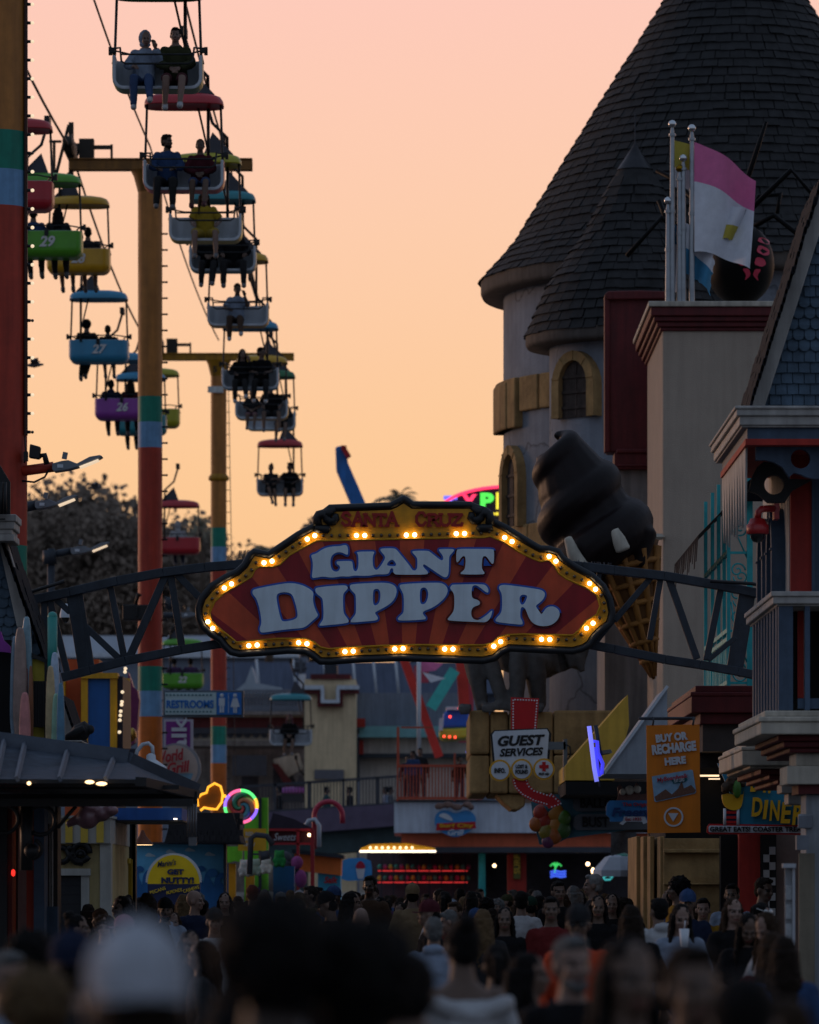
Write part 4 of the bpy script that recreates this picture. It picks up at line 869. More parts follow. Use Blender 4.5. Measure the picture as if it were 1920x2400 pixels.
mk=M('magenta_marking','#c0304e',.4,.15,4,.05)
def onab(x,y):
    p=P(x,y,82); c=P(1735,620,82); dx=(p.x-c.x)/.55; dz=(p.z-c.z)/.66; r2_=min(.98,dx*dx+dz*dz); return Vector((p.x,82-.62*math.sqrt(1-r2_)-.012,p.z))
for sgn in(0,1):
    for poly in ([(1718,565),(1745,562),(1752,575),(1722,580)],[(1722,590),(1748,582),(1755,600),(1735,608),(1722,604)],[(1735,615),(1755,612),(1760,630),(1742,635),(1730,628)],[(1742,640),(1758,640),(1763,655),(1748,668),(1752,655)]):
        pl=[(x if not sgn else 1528+2*0+ (1765*1-x)*1.0+ (1765-1528),y) for x,y in poly] if sgn else poly
        ns=[]
        for i in range(len(pl)):
            a=Vector(pl[i]); c=Vector(pl[(i+1)%len(pl)]); ns+=[a.lerp(c,.2),a.lerp(c,.5),a.lerp(c,.8)]
        b.add([onab(v.x-8,v.y) for v in ns],[list(range(len(ns)))],False)
b.build('marking',mk,sp)
# giant soft-serve cone
ic=thing('ice_cream_sculpture','giant dark chocolate soft serve swirl on a waffle cone','sculpture',P(1490,1590,70))
b=MB(); q=S(1,70); pts=[];rs=[]
ax0=Vector((1420,1300)); ax1=Vector((1297,1020)); up=(ax1-ax0); ln=up.length; up/=ln; sd=Vector((-up.y,up.x))
NS=110
for i in range(NS+1):
    f=i/NS; th=f*2*PI*2.6+3.6; rad=(86*(1-f)**.4+1); c=ax0+up*(ln*f)
    x=c.x+sd.x*math.cos(th)*rad; y=c.y+sd.y*math.cos(th)*rad; p=P(x,y,70); p.y=70+math.sin(th)*rad*q; p.z+=0; pts.append(p); rs.append((60*(1-f)**.42+2)*q)
p=P(1286,982,70); p.y=69.95; pts.append(p); rs.append(.012)
b.tube(pts,rs,14); b.tube([P(ax0.x+up.x*ln*f,ax0.y+up.y*ln*f,70) for f in(-.08,.3,.6,.9)],[112*q,106*q,92*q,58*q],16)
b.tube([P(1470,1210,69.9),P(1500,1260,69.7),P(1500,1330,69.6)],[.22,.25,.08],10); b.tube([P(1350,1280,69.6),P(1420,1330,69.5)],[.2,.3],10)
choc=M('dark_chocolate','#150b0d',.48,.25,2,.15,spec=.18,streak=.15)
me=baked(b,[remesh(.03,5)],[choc]); me.transform(Matrix.Translation(-ORG[ic.name])); mesh_obj('swirl',me,choc,ic)
b=MB()
for pp_ in ([(1330,1258),(1345,1300),(1378,1350)],[(1440,1240),(1450,1264),(1462,1292)]):
    b.tube([P(x,y,69.18 if x<1400 else 69.2) for x,y in pp_],[.06,.10,.11],10)
me=baked(b,[remesh(.03,4)],[offw]); me.transform(Matrix.Translation(-ORG[ic.name])); mesh_obj('vanilla_drip',me,offw,ic)
waf=M('waffle_brown','#8a5a22',.75,.3,5,.3,streak=.2); wafd=M('waffle_groove','#5a3814',.8,.3,5,.2)
tip=P(1533,1592,70); base=P(1452,1290,70); ax=(base-tip); Mx=ax.to_track_quat('Z','Y').to_matrix().to_4x4()
b=MB(); b.lathe([(.02,0),(.52,ax.length*.96),(.56,ax.length),(.50,ax.length*1.02)],tip,28,M4=Mx); b.build('waffle_cone',wafd,ic)
b=MB()
for k in range(11):   # raised lattice
    t=2*PI*k/11; b.tube([tip+(Mx@Vector(((.02+.5*f)*math.cos(t)*1.03,(.02+.5*f)*math.sin(t)*1.03,ax.length*f*.96))) for f in(.02,.3,.6,1)],[.02,.035,.048,.055],5)
for k in range(6):
    f=.15+k*.15; r=(.02+.5*f)*1.03; b.tube([tip+(Mx@Vector((r*math.cos(2*PI*i/28),r*math.sin(2*PI*i/28),ax.length*f*.96))) for i in range(28)],.045,5,closed=True)
b.build('waffle_lattice',waf,ic)
b=MB(); b.bar(P(1512,1258,70.6),P(1552,1258,80),.07,.07); b.build('wall_bracket',offw,ic)
# gargoyle crouched on its stone ledge
led=thing('stone_ledge','ochre stone block ledge projecting from the castle under the gargoyle','ledge',P(1265,1860,84))
LYf=84.
b=MB(); xs_=[1100,1148,1192,1297,1440]; 
for i in range(4):
    for y0,y1 in (((1665,1768),(1770,1860)) if i in(0,3) else ((1668,1860),)):
        a=P(xs_[i]+1,y0,LYf); c=P(xs_[i+1]-1,y1,LYf); b.bb(a.x,c.x,LYf-random.uniform(0,.05),LYf+5,c.z,a.z)
b.build('stone_blocks',stone_b,led,bevel=.04)
b=MB(); b.pp([(1163,1861),(1232,1861),(1230,1890),(1215,1898),(1200,1897),(1180,1880)],LYf+.1,2.5); b.build('corbel',stone_b,led,bevel=.03)
ga=thing('gargoyle_statue','grey stone winged gargoyle crouching on the ledge below the red sign','statue',P(1220,1665,84.6))
gs=M('gargoyle_grey_stone','#4c4a49',.85,.3,5,.5,streak=.2,bscale=12)
b=MB(); q=S(1,84)
gp=lambda x,y,d=84.6:P(x,y,d)
b.tube([gp(1215,1560,86.0),gp(1208,1470,85.7),gp(1195,1390,85.1)],[.34,.5,.42],16); b.sph(gp(1185,1335,84.7),(.32,.36,.36),16,12); b.tube([gp(1175,1360,84.4),gp(1165,1375,84.1)],[.2,.13],10)
for sx in(-1,1): b.tube([gp(1185+sx*28,1310,84.7),gp(1185+sx*45,1270,84.8),gp(1185+sx*40,1248,84.8)],[.09,.06,.01],8)
for pts,rr in [(((1150,1530,84.9),(1112,1545,84.3),(1132,1668,84.2)),(.19,.15,.10)),(((1160,1420,84.7),(1150,1550,84.2),(1183,1660,83.95)),(.19,.13,.10)),(((1278,1560,85.2),(1252,1548,84.2),(1264,1660,84.3)),(.22,.18,.12)),(((1228,1420,84.7),(1214,1540,84.1),(1212,1655,83.95)),(.19,.15,.11)),(((1120,1450,84.8),(1095,1500,84.5),(1112,1600,84.3)),(.16,.14,.10))]:
    a,m_,e=[gp(*p) for p in pts]; limb(b,a,m_,e,rr); 
for cx,cy in((1092,1668),(1146,1665),(1182,1660),(1208,1662),(1262,1665)):
    for k in range(3):
        x=cx-11+k*10; b.tube([gp(x,cy-14,84.1),gp(x-1,cy-5,83.85),gp(x-1,cy+8,83.82)],[.045,.05,.022],8)
for a_,bb_,c_ in [((1270,1380),(1440,1330),(1366,1575)),((1270,1380),(1366,1575),(1342,1566)),((1270,1400),(1342,1566),(1310,1578)),((1270,1420),(1310,1578),(1285,1590))]:
    v=[gp(*a_,85.1),gp(*bb_,85.3),gp(*c_,85.0)]; b.prism(v,(0,.14,0)); b.tube([v[0],v[2]],.06,7)
me=baked(b,[remesh(.035,3,.025,.12)],[gs]); me.transform(Matrix.Translation(-ORG[ga.name])); mesh_obj('body',me,gs,ga)
# ---- corner house (front face 50 m away)
ch=thing('corner_house','ornate blue grey corner house with shingled mansard gable and heavy cornices at right','house',(6,53,0))
slate=M('slate_blue_shingle','#4c6072',.8,.3,3,.4,streak=.25); slated=M('dark_scale_shingle','#1d1f24',.85,.4,4,.5,spec=.15)
trim=M('grey_trim','#a9a6a2',.65,.12,5,.12,streak=.3); bluew=M('dark_blue_wood','#3f5268',.6,.2,5,.12,streak=.25); redw=M('red_wall','#a82e24',.7,.15,4,.15,streak=.25)
HYf=50.
# gable: shingle wall, rake board, dark side roof
g0=P(1775,950,50.6); g1=P(1945,430,50.6)
b=MB(); b.pp([(1788,952),(1960,415),(2300,415),(2300,952)],50.75,.3); b.build('gable_wall',slate,ch)
b=MB()
rows=0
for k in range(26):
    y=952-k*25.5; xl=1790+(952-y)*(172/537)
    n=int((2100-xl)/26)
    for i in range(n):
        x=2100-i*27-(13 if k%2 else 0); 
        if x-26<xl-20: continue
        Yk=50.74-.004*(i%2)-.002*(k%2); yb=y-1
        if 5<=k<=9: pl=[(x-25,yb-27),(x-25,yb-10)]+[(x-12.5-12.5*math.cos(PI*j/6),yb-10+10*math.sin(PI*j/6)) for j in range(1,6)]+[(x,yb-10),(x,yb-27)]
        else: pl=[(x-25,yb-28),(x-25,yb-random.uniform(0,2)),(x,yb-random.uniform(0,2)),(x,yb-28)]
        vs=[P(a,c,Yk) for a,c in pl]; m_=len(vs)
        for v in vs:
            if v.z<vs[0].z-.05: v.y-=.03
        b.add(vs,[list(range(m_))],False)
        b.add([vs[1],vs[-2],vs[-2]+Vector((0,.03,0)),vs[1]+Vector((0,.03,0))],[(0,1,2,3)],False)
b.build('shingle_courses',slate,ch)
b=MB(); b.pp([(1757,952),(1793,952),(1962,420),(1926,420)],50.55,.25); b.build('rake_board',trim,ch,bevel=.01)
b=MB()
for k in range(30):
    f=k/30; x=1752+f*170; y=950-f*535; p=P(x,y,50.62)
    for j in range(3): b.box((p.x+.02+random.uniform(-.006,.006),50.7+j*.75,p.z+random.uniform(-.01,.01)),(.028,.72,.135),Matrix.Rotation(.23,3,'Y'))
b.build('side_roof',slated,ch)
# top cornice
def cornice(par,mat,yt,steps,xf,Yf,dep,xr=8.0,name='cornice',bev=.012):
    b=MB(); z=P(0,yt,Yf).z
    for hgt,dx in steps:
        b.bb(xf-dx,xr,Yf-dx,Yf+dep,z-hgt,z); z-=hgt
    return b.build(name,mat,par,bevel=bev),z
xC=P(1745,0,50).x+.0
o,zb1=cornice(ch,trim,953,[(.03,.10),(.065,.08),(.09,.05),(.02,.03)],xC,50,4.2)
b=MB(); b.bb(xC+.03,8,50.02,54.0,zb1-.11,zb1); b.build('frieze',bluew,ch); b=MB(); b.bb(xC+.01,8,49.99,54.0,zb1-.17,zb1-.11); b.build('red_moulding',redw,ch)
ft=zb1-.17
b=MB()   # brackets with round holes
fl=lambda x,y:(x,y)
shape([[(1772,1030),(1985,1030),(1985,1122),(1908,1122),(1890,1118),(1878,1112),(1862,1108),(1850,1118),(1852,1122),(1846,1112),(1835,1095),(1815,1083),(1795,1078),(1772,1078)],circ(1877,1075,23,20)],50.2,bluew,ch,'bracket',.12)
shape([[(1756,1150),(1762,1120),(1775,1095),(1790,1082),(1815,1085),(1838,1102),(1850,1122),(1905,1124),(1885,1135),(1858,1150),(1840,1178),(1800,1178),(1785,1165),(1770,1155)],circ(1815,1136,23,20)],50.9,black,ch,'bracket',.1)
for i in range(9):   # pointed drops along the return
    yy=50.3+i*.42; x=xC+.03; zt=ft; b.add([(x,yy,zt),(x,yy+.42,zt),(x,yy+.42,zt-.1),(x,yy+.16,zt-.8+.05*(i%3)),(x,yy,zt-.1),(x+.02,yy,zt),(x+.02,yy+.42,zt),(x+.02,yy+.42,zt-.1),(x+.02,yy+.16,zt-.8+.05*(i%3)),(x+.02,yy,zt-.1)],[(0,1,2,3,4),(9,8,7,6,5),(0,4,9,5),(1,6,7,2),(2,7,8,3),(3,8,9,4)],False)
b.build('drop_trim',trim,ch)
# wall behind, with arched windows on the return
wx=P(1850,0,51.2).x
b=MB(); b.bb(wx,9,51.2,55,P(0,1700,50).z,ft+.2); b.build('return_wall',trim,ch)
b=MB(); a=P(1850,1130,51.12); c=P(1903,1662,51.12); b.bb(wx+.01,c.x,51.12,51.2,c.z,ft); b.build('red_panel',redw,ch)
b=MB(); b.bb(P(1903,0,51.1).x,P(1911,0,51.1).x,51.08,51.2,2,ft); b.bb(P(1911,0,51.1).x,9,51.1,51.2,2,ft); b.build('corner_post',bluew,ch)
for yy in(51.9,53.3): arch_window(ch,(wx,yy+.25,P(0,1395,52).z),(-1,0,0),.62,.75,.14,bluew,dark)
# teal screen with scrolls
tl=M('teal_ironwork','#2cabb0',.5,.2,6,.1,streak=.25)
sc=thing('teal_screen','tall teal iron balcony screen with scrolls under a scalloped dark awning','balcony screen',(3.86,62,P(0,1606,61).z))
X0=3.865; XR=4.12; SY=62.; zt=P(0,1105,62).z; zb_=P(0,1606,61).z; b=MB()
for yy in(62,62.9,64,65.3,66.8): b.bb(X0-.022,X0+.022,yy-.022,yy+.022,zb_,zt)
b.bb(XR-.035,XR+.035,SY-.04,SY+.04,zb_,zt); b.bb(XR+.36,XR+.42,SY-.04,SY+.04,zb_,zt-1.4); b.build('post',tl,sc)
b=MB()
for zf in(.02,.22,.26,.62): 
    b.bb(X0-.02,X0+.02,62,66.8,zb_+(zt-zb_)*zf,zb_+(zt-zb_)*zf+.05)
    b.bb(X0,XR+.4*(zf<.3),SY-.02,SY+.02,zb_+(zt-zb_)*zf,zb_+(zt-zb_)*zf+.03)
for k in range(16): yy=62.1+k*.29; b.bb(X0-.012,X0+.012,yy,yy+.10,zb_,zb_+(zt-zb_)*.24)
b.build('rail',tl,sc)
b=MB()
def scroll(cx,cz,r,s1,s2,turn=1.6): 
    return [Vector((cx+s1*r*(1-f)*math.cos(f*turn*2*PI),SY,cz+s2*r*(1-f)*math.sin(f*turn*2*PI)+0)) for f in [i/22*.86 for i in range(23)]]
cxs=(X0+XR)/2
for zf in(.08,.31,.42,.53,.75,.86,.95):
    for s1 in(-1,1): b.tube(scroll(cxs-s1*.02,zb_+(zt-zb_)*(zf+.015*s1),.095,s1,s1),.011,5); 
for zf in(.12,.6): b.tube([Vector((X0+.03,SY,zb_+(zt-zb_)*(zf+.28))),Vector((cxs-.04,SY,zb_+(zt-zb_)*(zf+.12))),Vector((XR-.03,SY,zb_+(zt-zb_)*zf))],.011,5)
b.build('scrollwork',tl,sc)
aw=M('charcoal_awning','#121016',.9,.25,5,.3,streak=.2,spec=.1)
t=thing('scalloped_awning','dark scalloped awning sloping out above the teal screen','awning',(3.7,64,P(0,1200,62).z))
b=MB()
za=P(0,1112,62).z; z2_=P(0,1215,62).z
for i in range(14):
    y0_=61.7+i*.4; y1_=y0_+.4; drop=.26+.07*math.sin(i*1.7)
    b.add([(X0+.35,y0_,za),(X0+.35,y1_,za),(X0-.38,y1_,za-.75),(X0-.38,y0_,za-.75),(X0-.40,(y0_+y1_)/2+.12,za-.8-drop),(X0-.40,(y0_+y1_)/2-.12,za-.8-drop)],[(0,1,2,3),(3,2,4,5)],False)
b.add([(X0+.35,61.7,za),(X0-.1,61.7,za-.35),(4.6,61.7,za-.35),(4.6,61.7,za)],[(0,1,2,3)],False)
b.build('valance',aw,t)
# red balcony base
rb=thing('balcony_base','maroon red moulded balcony base jutting out above the orange banner','balcony',(4.6,63,P(0,1690,61).z))
b=MB(); xb=P(1630,0,61).x
for y0,y1,dx in((1607,1622,0),(1622,1632,.06),(1632,1671,.05),(1671,1697,-.06)):
    b.bb(xb-dx,6.2,61-dx,66.5,P(0,y1,61).z,P(0,y0,61).z)
b.build('moulding',maroon,rb,bevel=.012)
b=MB(); b.bb(xb+.1,7,61.2,67,P(0,1760,61).z,P(0,1697,61).z); b.bb(xb+.1,7,62.5,67,2.4,P(0,1760,61).z); b.build('soffit',M('brown_soffit','#4a4340',.85,.2,3,.2),rb)
# balcony: cap rail, balusters, lower cornices
xr=P(1812,0,50).x
b=MB()
for y0,y1,dx in((1386,1398,.02),(1398,1415,0),(1415,1420,-.04)): b.bb(xr-dx,8,50-dx,54,P(0,y1,50).z,P(0,y0,50).z)
b.build('cap_rail',trim,ch,bevel=.01)
b=MB(); z0=P(0,1664,50).z; z1=P(0,1420,50).z
for i in range(9): b.bb(xr+.05,xr+.1,50.2+i*.42,50.38+i*.42,z0,z1)
b.bb(xr+.06,xr+.2,50.05,50.25,z0,z1); b.bb(P(1886,0,50.1).x,P(1898,0,50.1).x,50.05,50.2,z0,z1); b.bb(xr+.25,8,50.1,50.18,P(0,1660,50).z,P(0,1636,50).z); b.build('balusters',bluew,ch)
b=MB(); b.bb(xr+.2,8,51.0,51.1,z0,z1); b.build('balcony_back',dark,ch)
b=MB(); b.px(1871,1420,1886,1636,50.9,.08); b.build('red_strip',redw,ch)
xl=P(1806,0,49.6).x
b=MB(); z=P(0,1666,49.6).z
for hgt,dx in((.06,.06),(.05,.12),(.12,.10)): b.bb(xl-dx,8,49.6-dx,53.5,z-hgt,z); z-=hgt
b.build('lower_cornice',offw,ch,bevel=.012)
b=MB()
for hgt,dx in((.06,-.08),(.06,-.14),(.05,-.20)): b.bb(xl-dx,8,49.6-dx,53,z-hgt,z); z-=hgt
b.build('lower_cornice_moulding',maroon,ch,bevel=.012)
b=MB(); xp=P(1866,0,49.9).x
b.bb(xp,8,49.9,50.8,z-.13,z); z-=.13; b.bb(xp-.1,8,49.75,50.7,z-.18,z); z-=.18; b.build('pilaster_capital',offw,ch,bevel=.012)
b=MB(); b.bb(xp+.02,8,49.85,50.7,z-.09,z); z-=.09; b.build('pilaster_band',maroon,ch)
b=MB(); b.bb(xp+.1,xp+.42,49.95,50.6,0,z); b.bb(xp+.42,8,50.1,50.6,0,z); b.px(1872,1908,1905,1942,49.93,.1); b.build('pilaster',M('cool_white_paint','#8f959c',.6,.12,4,.08,streak=.3),ch,bevel=.015)
b=MB(); b.px(1873,2000,1910,2420,49.92,.05); b.build('beige_panel',M('beige_panel','#7b7262',.7,.15,4,.1,streak=.2),ch)
b=MB(); b.px(1872,1912,1904,1940,49.90,.04); b.px(1868,1958,1896,1992,49.6,.2); b.build('vent_box',M('grey_box','#6a6f78',.6,.2,5,.1),ch)
# second cornice with drops, further along
b=MB(); x2=P(1758,0,55).x; z=P(0,1740,55).z
for hgt,dx in((.05,.05),(.04,.1),(.16,.09),(.03,.0)): b.bb(x2-dx,8,55-dx,59,z-hgt,z); z-=hgt
b.build('second_cornice',offw,ch,bevel=.012)
b=MB()
for hgt,dx in((.06,-.12),(.05,-.22),(.05,-.32)): b.bb(x2-dx,8,55-dx,59,z-hgt,z); z-=hgt
b.build('second_cornice_moulding',maroon,ch,bevel=.012)
b=MB(); b.bb(x2+.36,8,55.3,56,z-.1,z); b.bb(x2+.44,8,55.4,56,z-.22,z-.1); b.bb(x2+.62,8,55.6,56,0,z-.22); b.build('second_capital',trim,ch,bevel=.012)
# red dome security camera
cm_=thing('dome_camera','red dome security camera hanging from a curved red arm','security camera',P(1775,1250,50.6))
redc=M('red_camera_paint','#a31d20',.4,.12,5,.03,spec=.6)
b=MB(); b.tube([P(1822,1192,51.1),P(1800,1192,50.7),P(1786,1193,50.6),P(1778,1200,50.6),P(1776,1216,50.6)],.035,10); b.px(1815,1180,1827,1216,50.9,.25); b.build('arm',redc,cm_)
p=P(1776,1245,50.6); b=MB(); b.lathe([(.02,.13),(.07,.125),(.095,.07),(.112,.06),(.112,-.02),(.10,-.03)],(p.x,p.y,p.z),22); b.build('housing',redc,cm_)
b=MB(); b.lathe([(.075,-.03),(.07,-.07),(.045,-.105),(0,-.115)],(p.x,p.y,p.z),18); b.build('dome',M('smoked_dome','#101012',.08,.1,3,0,spec=.9),cm_)
# ================================================================ right-hand signs
signw=M('sign_white','#c4ccd6',.5,.06,4,.03,streak=.08); ink=M('sign_black','#101216',.5,.15,5,0); signred=M('sign_red','#b3121a',.45,.1,4,.04); signyel=M('sign_yellow','#d09a1a',.5,.1,4,.04)
dotm=M('white_dot','#d8dce4',.4,.05,4,0)
# GUEST SERVICES
GS=78.
t=thing('guest_services_sign','white GUEST SERVICES sign with red dotted arrow bending right and three round badges','sign',P(1245,1905,GS))
shape([[(1198,1634),(1264,1637),(1258,1715),(1198,1715)]],GS,signred,t,'arrow_tail',.06,front=-.02)
shape([[(1160,1714),(1282,1709),(1290,1720),(1284,1800),(1160,1806),(1152,1722)]],GS,ink,t,'panel_edge',.06,offset=.018,front=-.005)
o=shape([[(1160,1714),(1282,1709),(1287,1718),(1281,1800),(1162,1806),(1154,1722)]],GS,signw,t,'panel',.08,front=.02)
text('GUEST',1167,1723,1278,1748,GS-.02,ink,t,bold=.045,shear=.25,rot=R(-2)); text('SERVICES',1171,1753,1274,1772,GS-.02,ink,t,bold=.04,shear=.25,rot=R(-2))
shape([[(1199,1822),(1236,1822),(1240,1838),(1250,1850),(1268,1858),(1287,1864),(1289,1856),(1322,1884),(1286,1897),(1284,1889),(1250,1880),(1222,1864),(1205,1845)]],GS,signred,t,'arrow_head',.06,smooth=1,front=-.01)
for cx,cy,n in((1172,1806,0),(1223,1804,1),(1275,1803,2)):
    o=shape([circ(cx,cy,25.5)],GS,signyel,t,'badge',.06,front=.035); shape([circ(cx,cy,21)],GS,signw,o,'badge_face',.03,front=.045)
    if n==0: text('INFO.',cx-13,1800,cx+13,1812,GS-.05,ink,o,bold=.04)
    if n==1: text('LOST &',cx-14,1792,cx+14,1801,GS-.05,ink,o,bold=.04); text('FOUND',cx-15,1804,cx+15,1814,GS-.05,ink,o,bold=.04)
    if n==2:
        shape([[(cx-4,1786),(cx+4,1786),(cx+4,1793),(cx+11,1793),(cx+11,1801),(cx+4,1801),(cx+4,1808),(cx-4,1808),(cx-4,1801),(cx-11,1801),(cx-11,1793),(cx-4,1793)]],GS,signred,o,'red_cross',.02,front=.055); text('FIRST AID',cx-12,1811,cx+12,1817,GS-.05,ink,o,bold=.03)
b=MB()
def dots(pts,n,Y,r=.013):
    seg_=[(Vector(pts[i]),Vector(pts[i+1])) for i in range(len(pts)-1)]; tot_=sum((q-p).length for p,q in seg_)
    for k in range(n):
        d_=tot_*(k+.5)/n
        for p,q in seg_:
            if d_<=(q-p).length: break
            d_-=(q-p).length
        v=p.lerp(q,d_/(q-p).length); w=P(v.x,v.y,Y); b.lathe([(r,0),(r*.7,.008),(0,.01)],w,8,M4=Matrix.Rotation(PI/2,4,'X'))
dots([(1203,1710),(1203,1640),(1259,1642),(1254,1710)],30,GS+.018); dots([(1204,1826),(1209,1845),(1225,1862),(1252,1876),(1285,1886)],16,GS+.008); dots([(1233,1826),(1238,1842),(1252,1854),(1289,1866),(1290,1860),(1315,1884),(1290,1893)],18,GS+.008)
b.build('marquee_dots',dotm,t,kind='stuff')
b=MB(); b.bar(P(1284,1748,GS+.03),P(1326,1748,GS+.03),.12,.06); b.px(1321,1732,1330,1830,GS,.3); b.build('bracket',M('galvanised_grey','#5c6670',.5,.2,6,.08),t)
b=MB(); b.tube([P(1326,1745,GS-.05),P(1336,1750,GS-.05),P(1338,1768,GS-.05),P(1330,1780,GS-.05)],.014,5); b.build('cable',ink,t)
# sloped awnings: yellow then pale
t=thing('yellow_awning','plain yellow sloping canopy side beside the stone ledge','awning',P(1400,1830,77))
b=MB(); b.pp([(1326,1829),(1326,1795),(1472,1628),(1475,1700),(1440,1829)],77,3.5); b.build('side_panel',M('ochre_canvas','#c8a03c',.7,.12,3,.1,streak=.15),t)
t=thing('pale_awning','pale grey sloping canopy side in front of the yellow one','awning',P(1500,1815,70))
b=MB(); b.pp([(1418,1814),(1564,1610),(1564,1814)],70,3.0); b.build('side_panel',M('pale_canvas','#98a0aa',.7,.1,3,.1,streak=.15),t)
b=MB(); b.bar(P(1416,1813,69.97),P(1565,1608,69.97),.04,.05); b.build('edge_tube',signw,t)
t=thing('shop_fascia','dark shaded shop front under the sloping canopies','shop front',P(1450,1900,79))
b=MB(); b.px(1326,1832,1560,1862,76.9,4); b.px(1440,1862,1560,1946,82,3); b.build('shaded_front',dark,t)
# blue neon
t=thing('blue_neon_sign','glowing violet blue neon tube cluster hung edge-on from the pale canopy','neon sign',P(1397,1838,66))
bn=M('violet_neon',(.07,.07,1.),.4,0,1,0,emit=.7); bn2=M('violet_neon_pale',(.22,.24,1.),.4,0,1,0,emit=.85); b=MB()
b.tube([P(1381,1702,66),P(1386,1740,66),P(1393,1800,66),P(1399,1832,66)],.028,8); b.build('neon_tube',bn2,t); b=MB()
b.tube([P(1390,1738,66.03),P(1400,1738,66.05),P(1402,1765,66.05),P(1413,1790,66.1),P(1411,1812,66.1),P(1405,1815,66.1)],.024,8); b.tube([P(1394,1752,66.03),P(1400,1800,66.05),P(1404,1820,66.05)],.028,8); b.build('neon_tube',bn,t)
b=MB(); b.bar(P(1408,1765,66.1),P(1430,1762,70),.05,.05); b.tube([P(1396,1700,66.2),P(1404,1750,66.2),P(1412,1815,66.2)],.03,6); b.bar(P(1404,1826,66.1),P(1406,1844,66.1),.02,.02); b.build('holder',steel,t)
# BALLOON BUST sign
t=thing('balloon_sign','sign with a bunch of painted balloons beside grey lettered bars BALLOON BUST','sign',P(1330,1985,80))
shape([[(1245,1880),(1275,1862),(1330,1862),(1520,1858),(1520,1938),(1440,1950),(1330,1965),(1300,1980),(1265,1980),(1250,1920)]],80,M('dull_teal_board','#3a6a7a',.6,.15,4,.05),t,'board',.08,front=-.05)
for y0,y1 in((1864,1902),(1908,1946)): shape([[(1345,y0+8),(1356,y0),(1520,y0-1),(1520,y1-2),(1352,y1),(1343,y1-9)]],80,M('dull_grey_bar','#5a6068',.6,.1,4,.05),t,'lettered_bar',.05,front=.02)
text('BALLOON',1360,1870,1478,1894,79.97,ink,t,bold=.03); text('BUST',1365,1914,1428,1939,79.97,ink,t,bold=.03)
for x,y,r,c in((1268,1905,18,'red'),(1256,1932,16,'orange'),(1280,1950,17,'olive'),(1303,1906,20,'orange2'),(1322,1918,17,'green'),(1320,1944,19,'green2'),(1299,1958,19,'orange'),(1285,1972,15,'purple'),(1288,1888,16,'teal'),(1275,1925,17,'red'),(1303,1935,18,'orange2')):
    hx={'red':'#b8341e','orange':'#c46a22','orange2':'#c8842a','olive':'#9a8a2a','green':'#5a8a2c','green2':'#4a7a34','purple':'#7a3a6a','teal':'#2a7a8a'}[c]
    p=P(x,y,79.95-.002*(x%7)); b=MB(); b.sph((p.x,p.y,p.z),(S(r,80),.05,S(r*1.12,80)),16,10); b.build('balloon',M('balloon_'+c,[x*.6 for x in lin(hx)],.35,.12,4,.02,spec=.6),t)
# FREEZE sign
t=thing('freeze_sign','small blue frozen dessert sign with The Original Freeze lettering behind the orange banner','sign',P(1470,1935,72))
shape([[(1423,1884),(1430,1876),(1530,1876),(1530,1926),(1430,1926),(1430,1918),(1421,1910),(1421,1892)]],72,M('freeze_blue','#2f78b4',.5,.1,4,.04),t,'panel',.06,offset=.0)
fz=M('freeze_red','#a83040',.5,.1,4,0); text('The Original',1459,1881,1528,1892,71.98,fz,t,bold=.03); text('Freeze',1434,1893,1530,1914,71.98,M('freeze_navy','#16386e',.5,.1,4,0),t,bold=.04,shear=.2)
shape([[(1463,1914),(1512,1914),(1518,1928),(1508,1932),(1505,1926),(1468,1926),(1460,1934),(1452,1930),(1460,1924)]],72,signw,t,'ribbon',.03,front=.02); text('Est 1935',1466,1916,1504,1924,71.97,fz,t,bold=.02)
shape([[(1446,1876),(1450,1862),(1447,1845),(1454,1838),(1462,1850),(1474,1840),(1484,1848),(1492,1834),(1502,1846),(1500,1862),(1516,1860),(1522,1876)]],72,M('sundae_brown','#6a4a44',.6,.25,30,.05),t,'sundae_picture',.05,front=-.01)
b=MB()
for x,y,r,m in((1476,1852,11,0),(1494,1850,9,0),(1460,1856,8,0)): p=P(x,y,71.98); b.sph(p,(S(r,72),.04,S(r,72)),12,8)
b.build('scoops',offw,t)
# ORANGE BANNER
OB=57.
t=thing('recharge_banner','orange hanging banner reading BUY OR RECHARGE HERE with a card picture','banner',P(1579,1952,OB))
obm=M('banner_orange','#d67a14',.6,.08,3,.05,streak=.12)
shape([[(1515,1700),(1640,1698),(1642,1951),(1518,1953)]],OB,obm,t,'panel',.03)
for (w_,x0,y0,x1,y1) in(('BUY OR',1537,1716,1612,1744),('RECHARGE',1528,1739,1632,1773),('HERE',1558,1772,1608,1798)):
    hgt=(y1-y0)*.70; text(w_,x0,y0+2,x1,y0+2+hgt,OB-.012,signw,t,bold=.06,rot=R(-6),space=1.0)
    
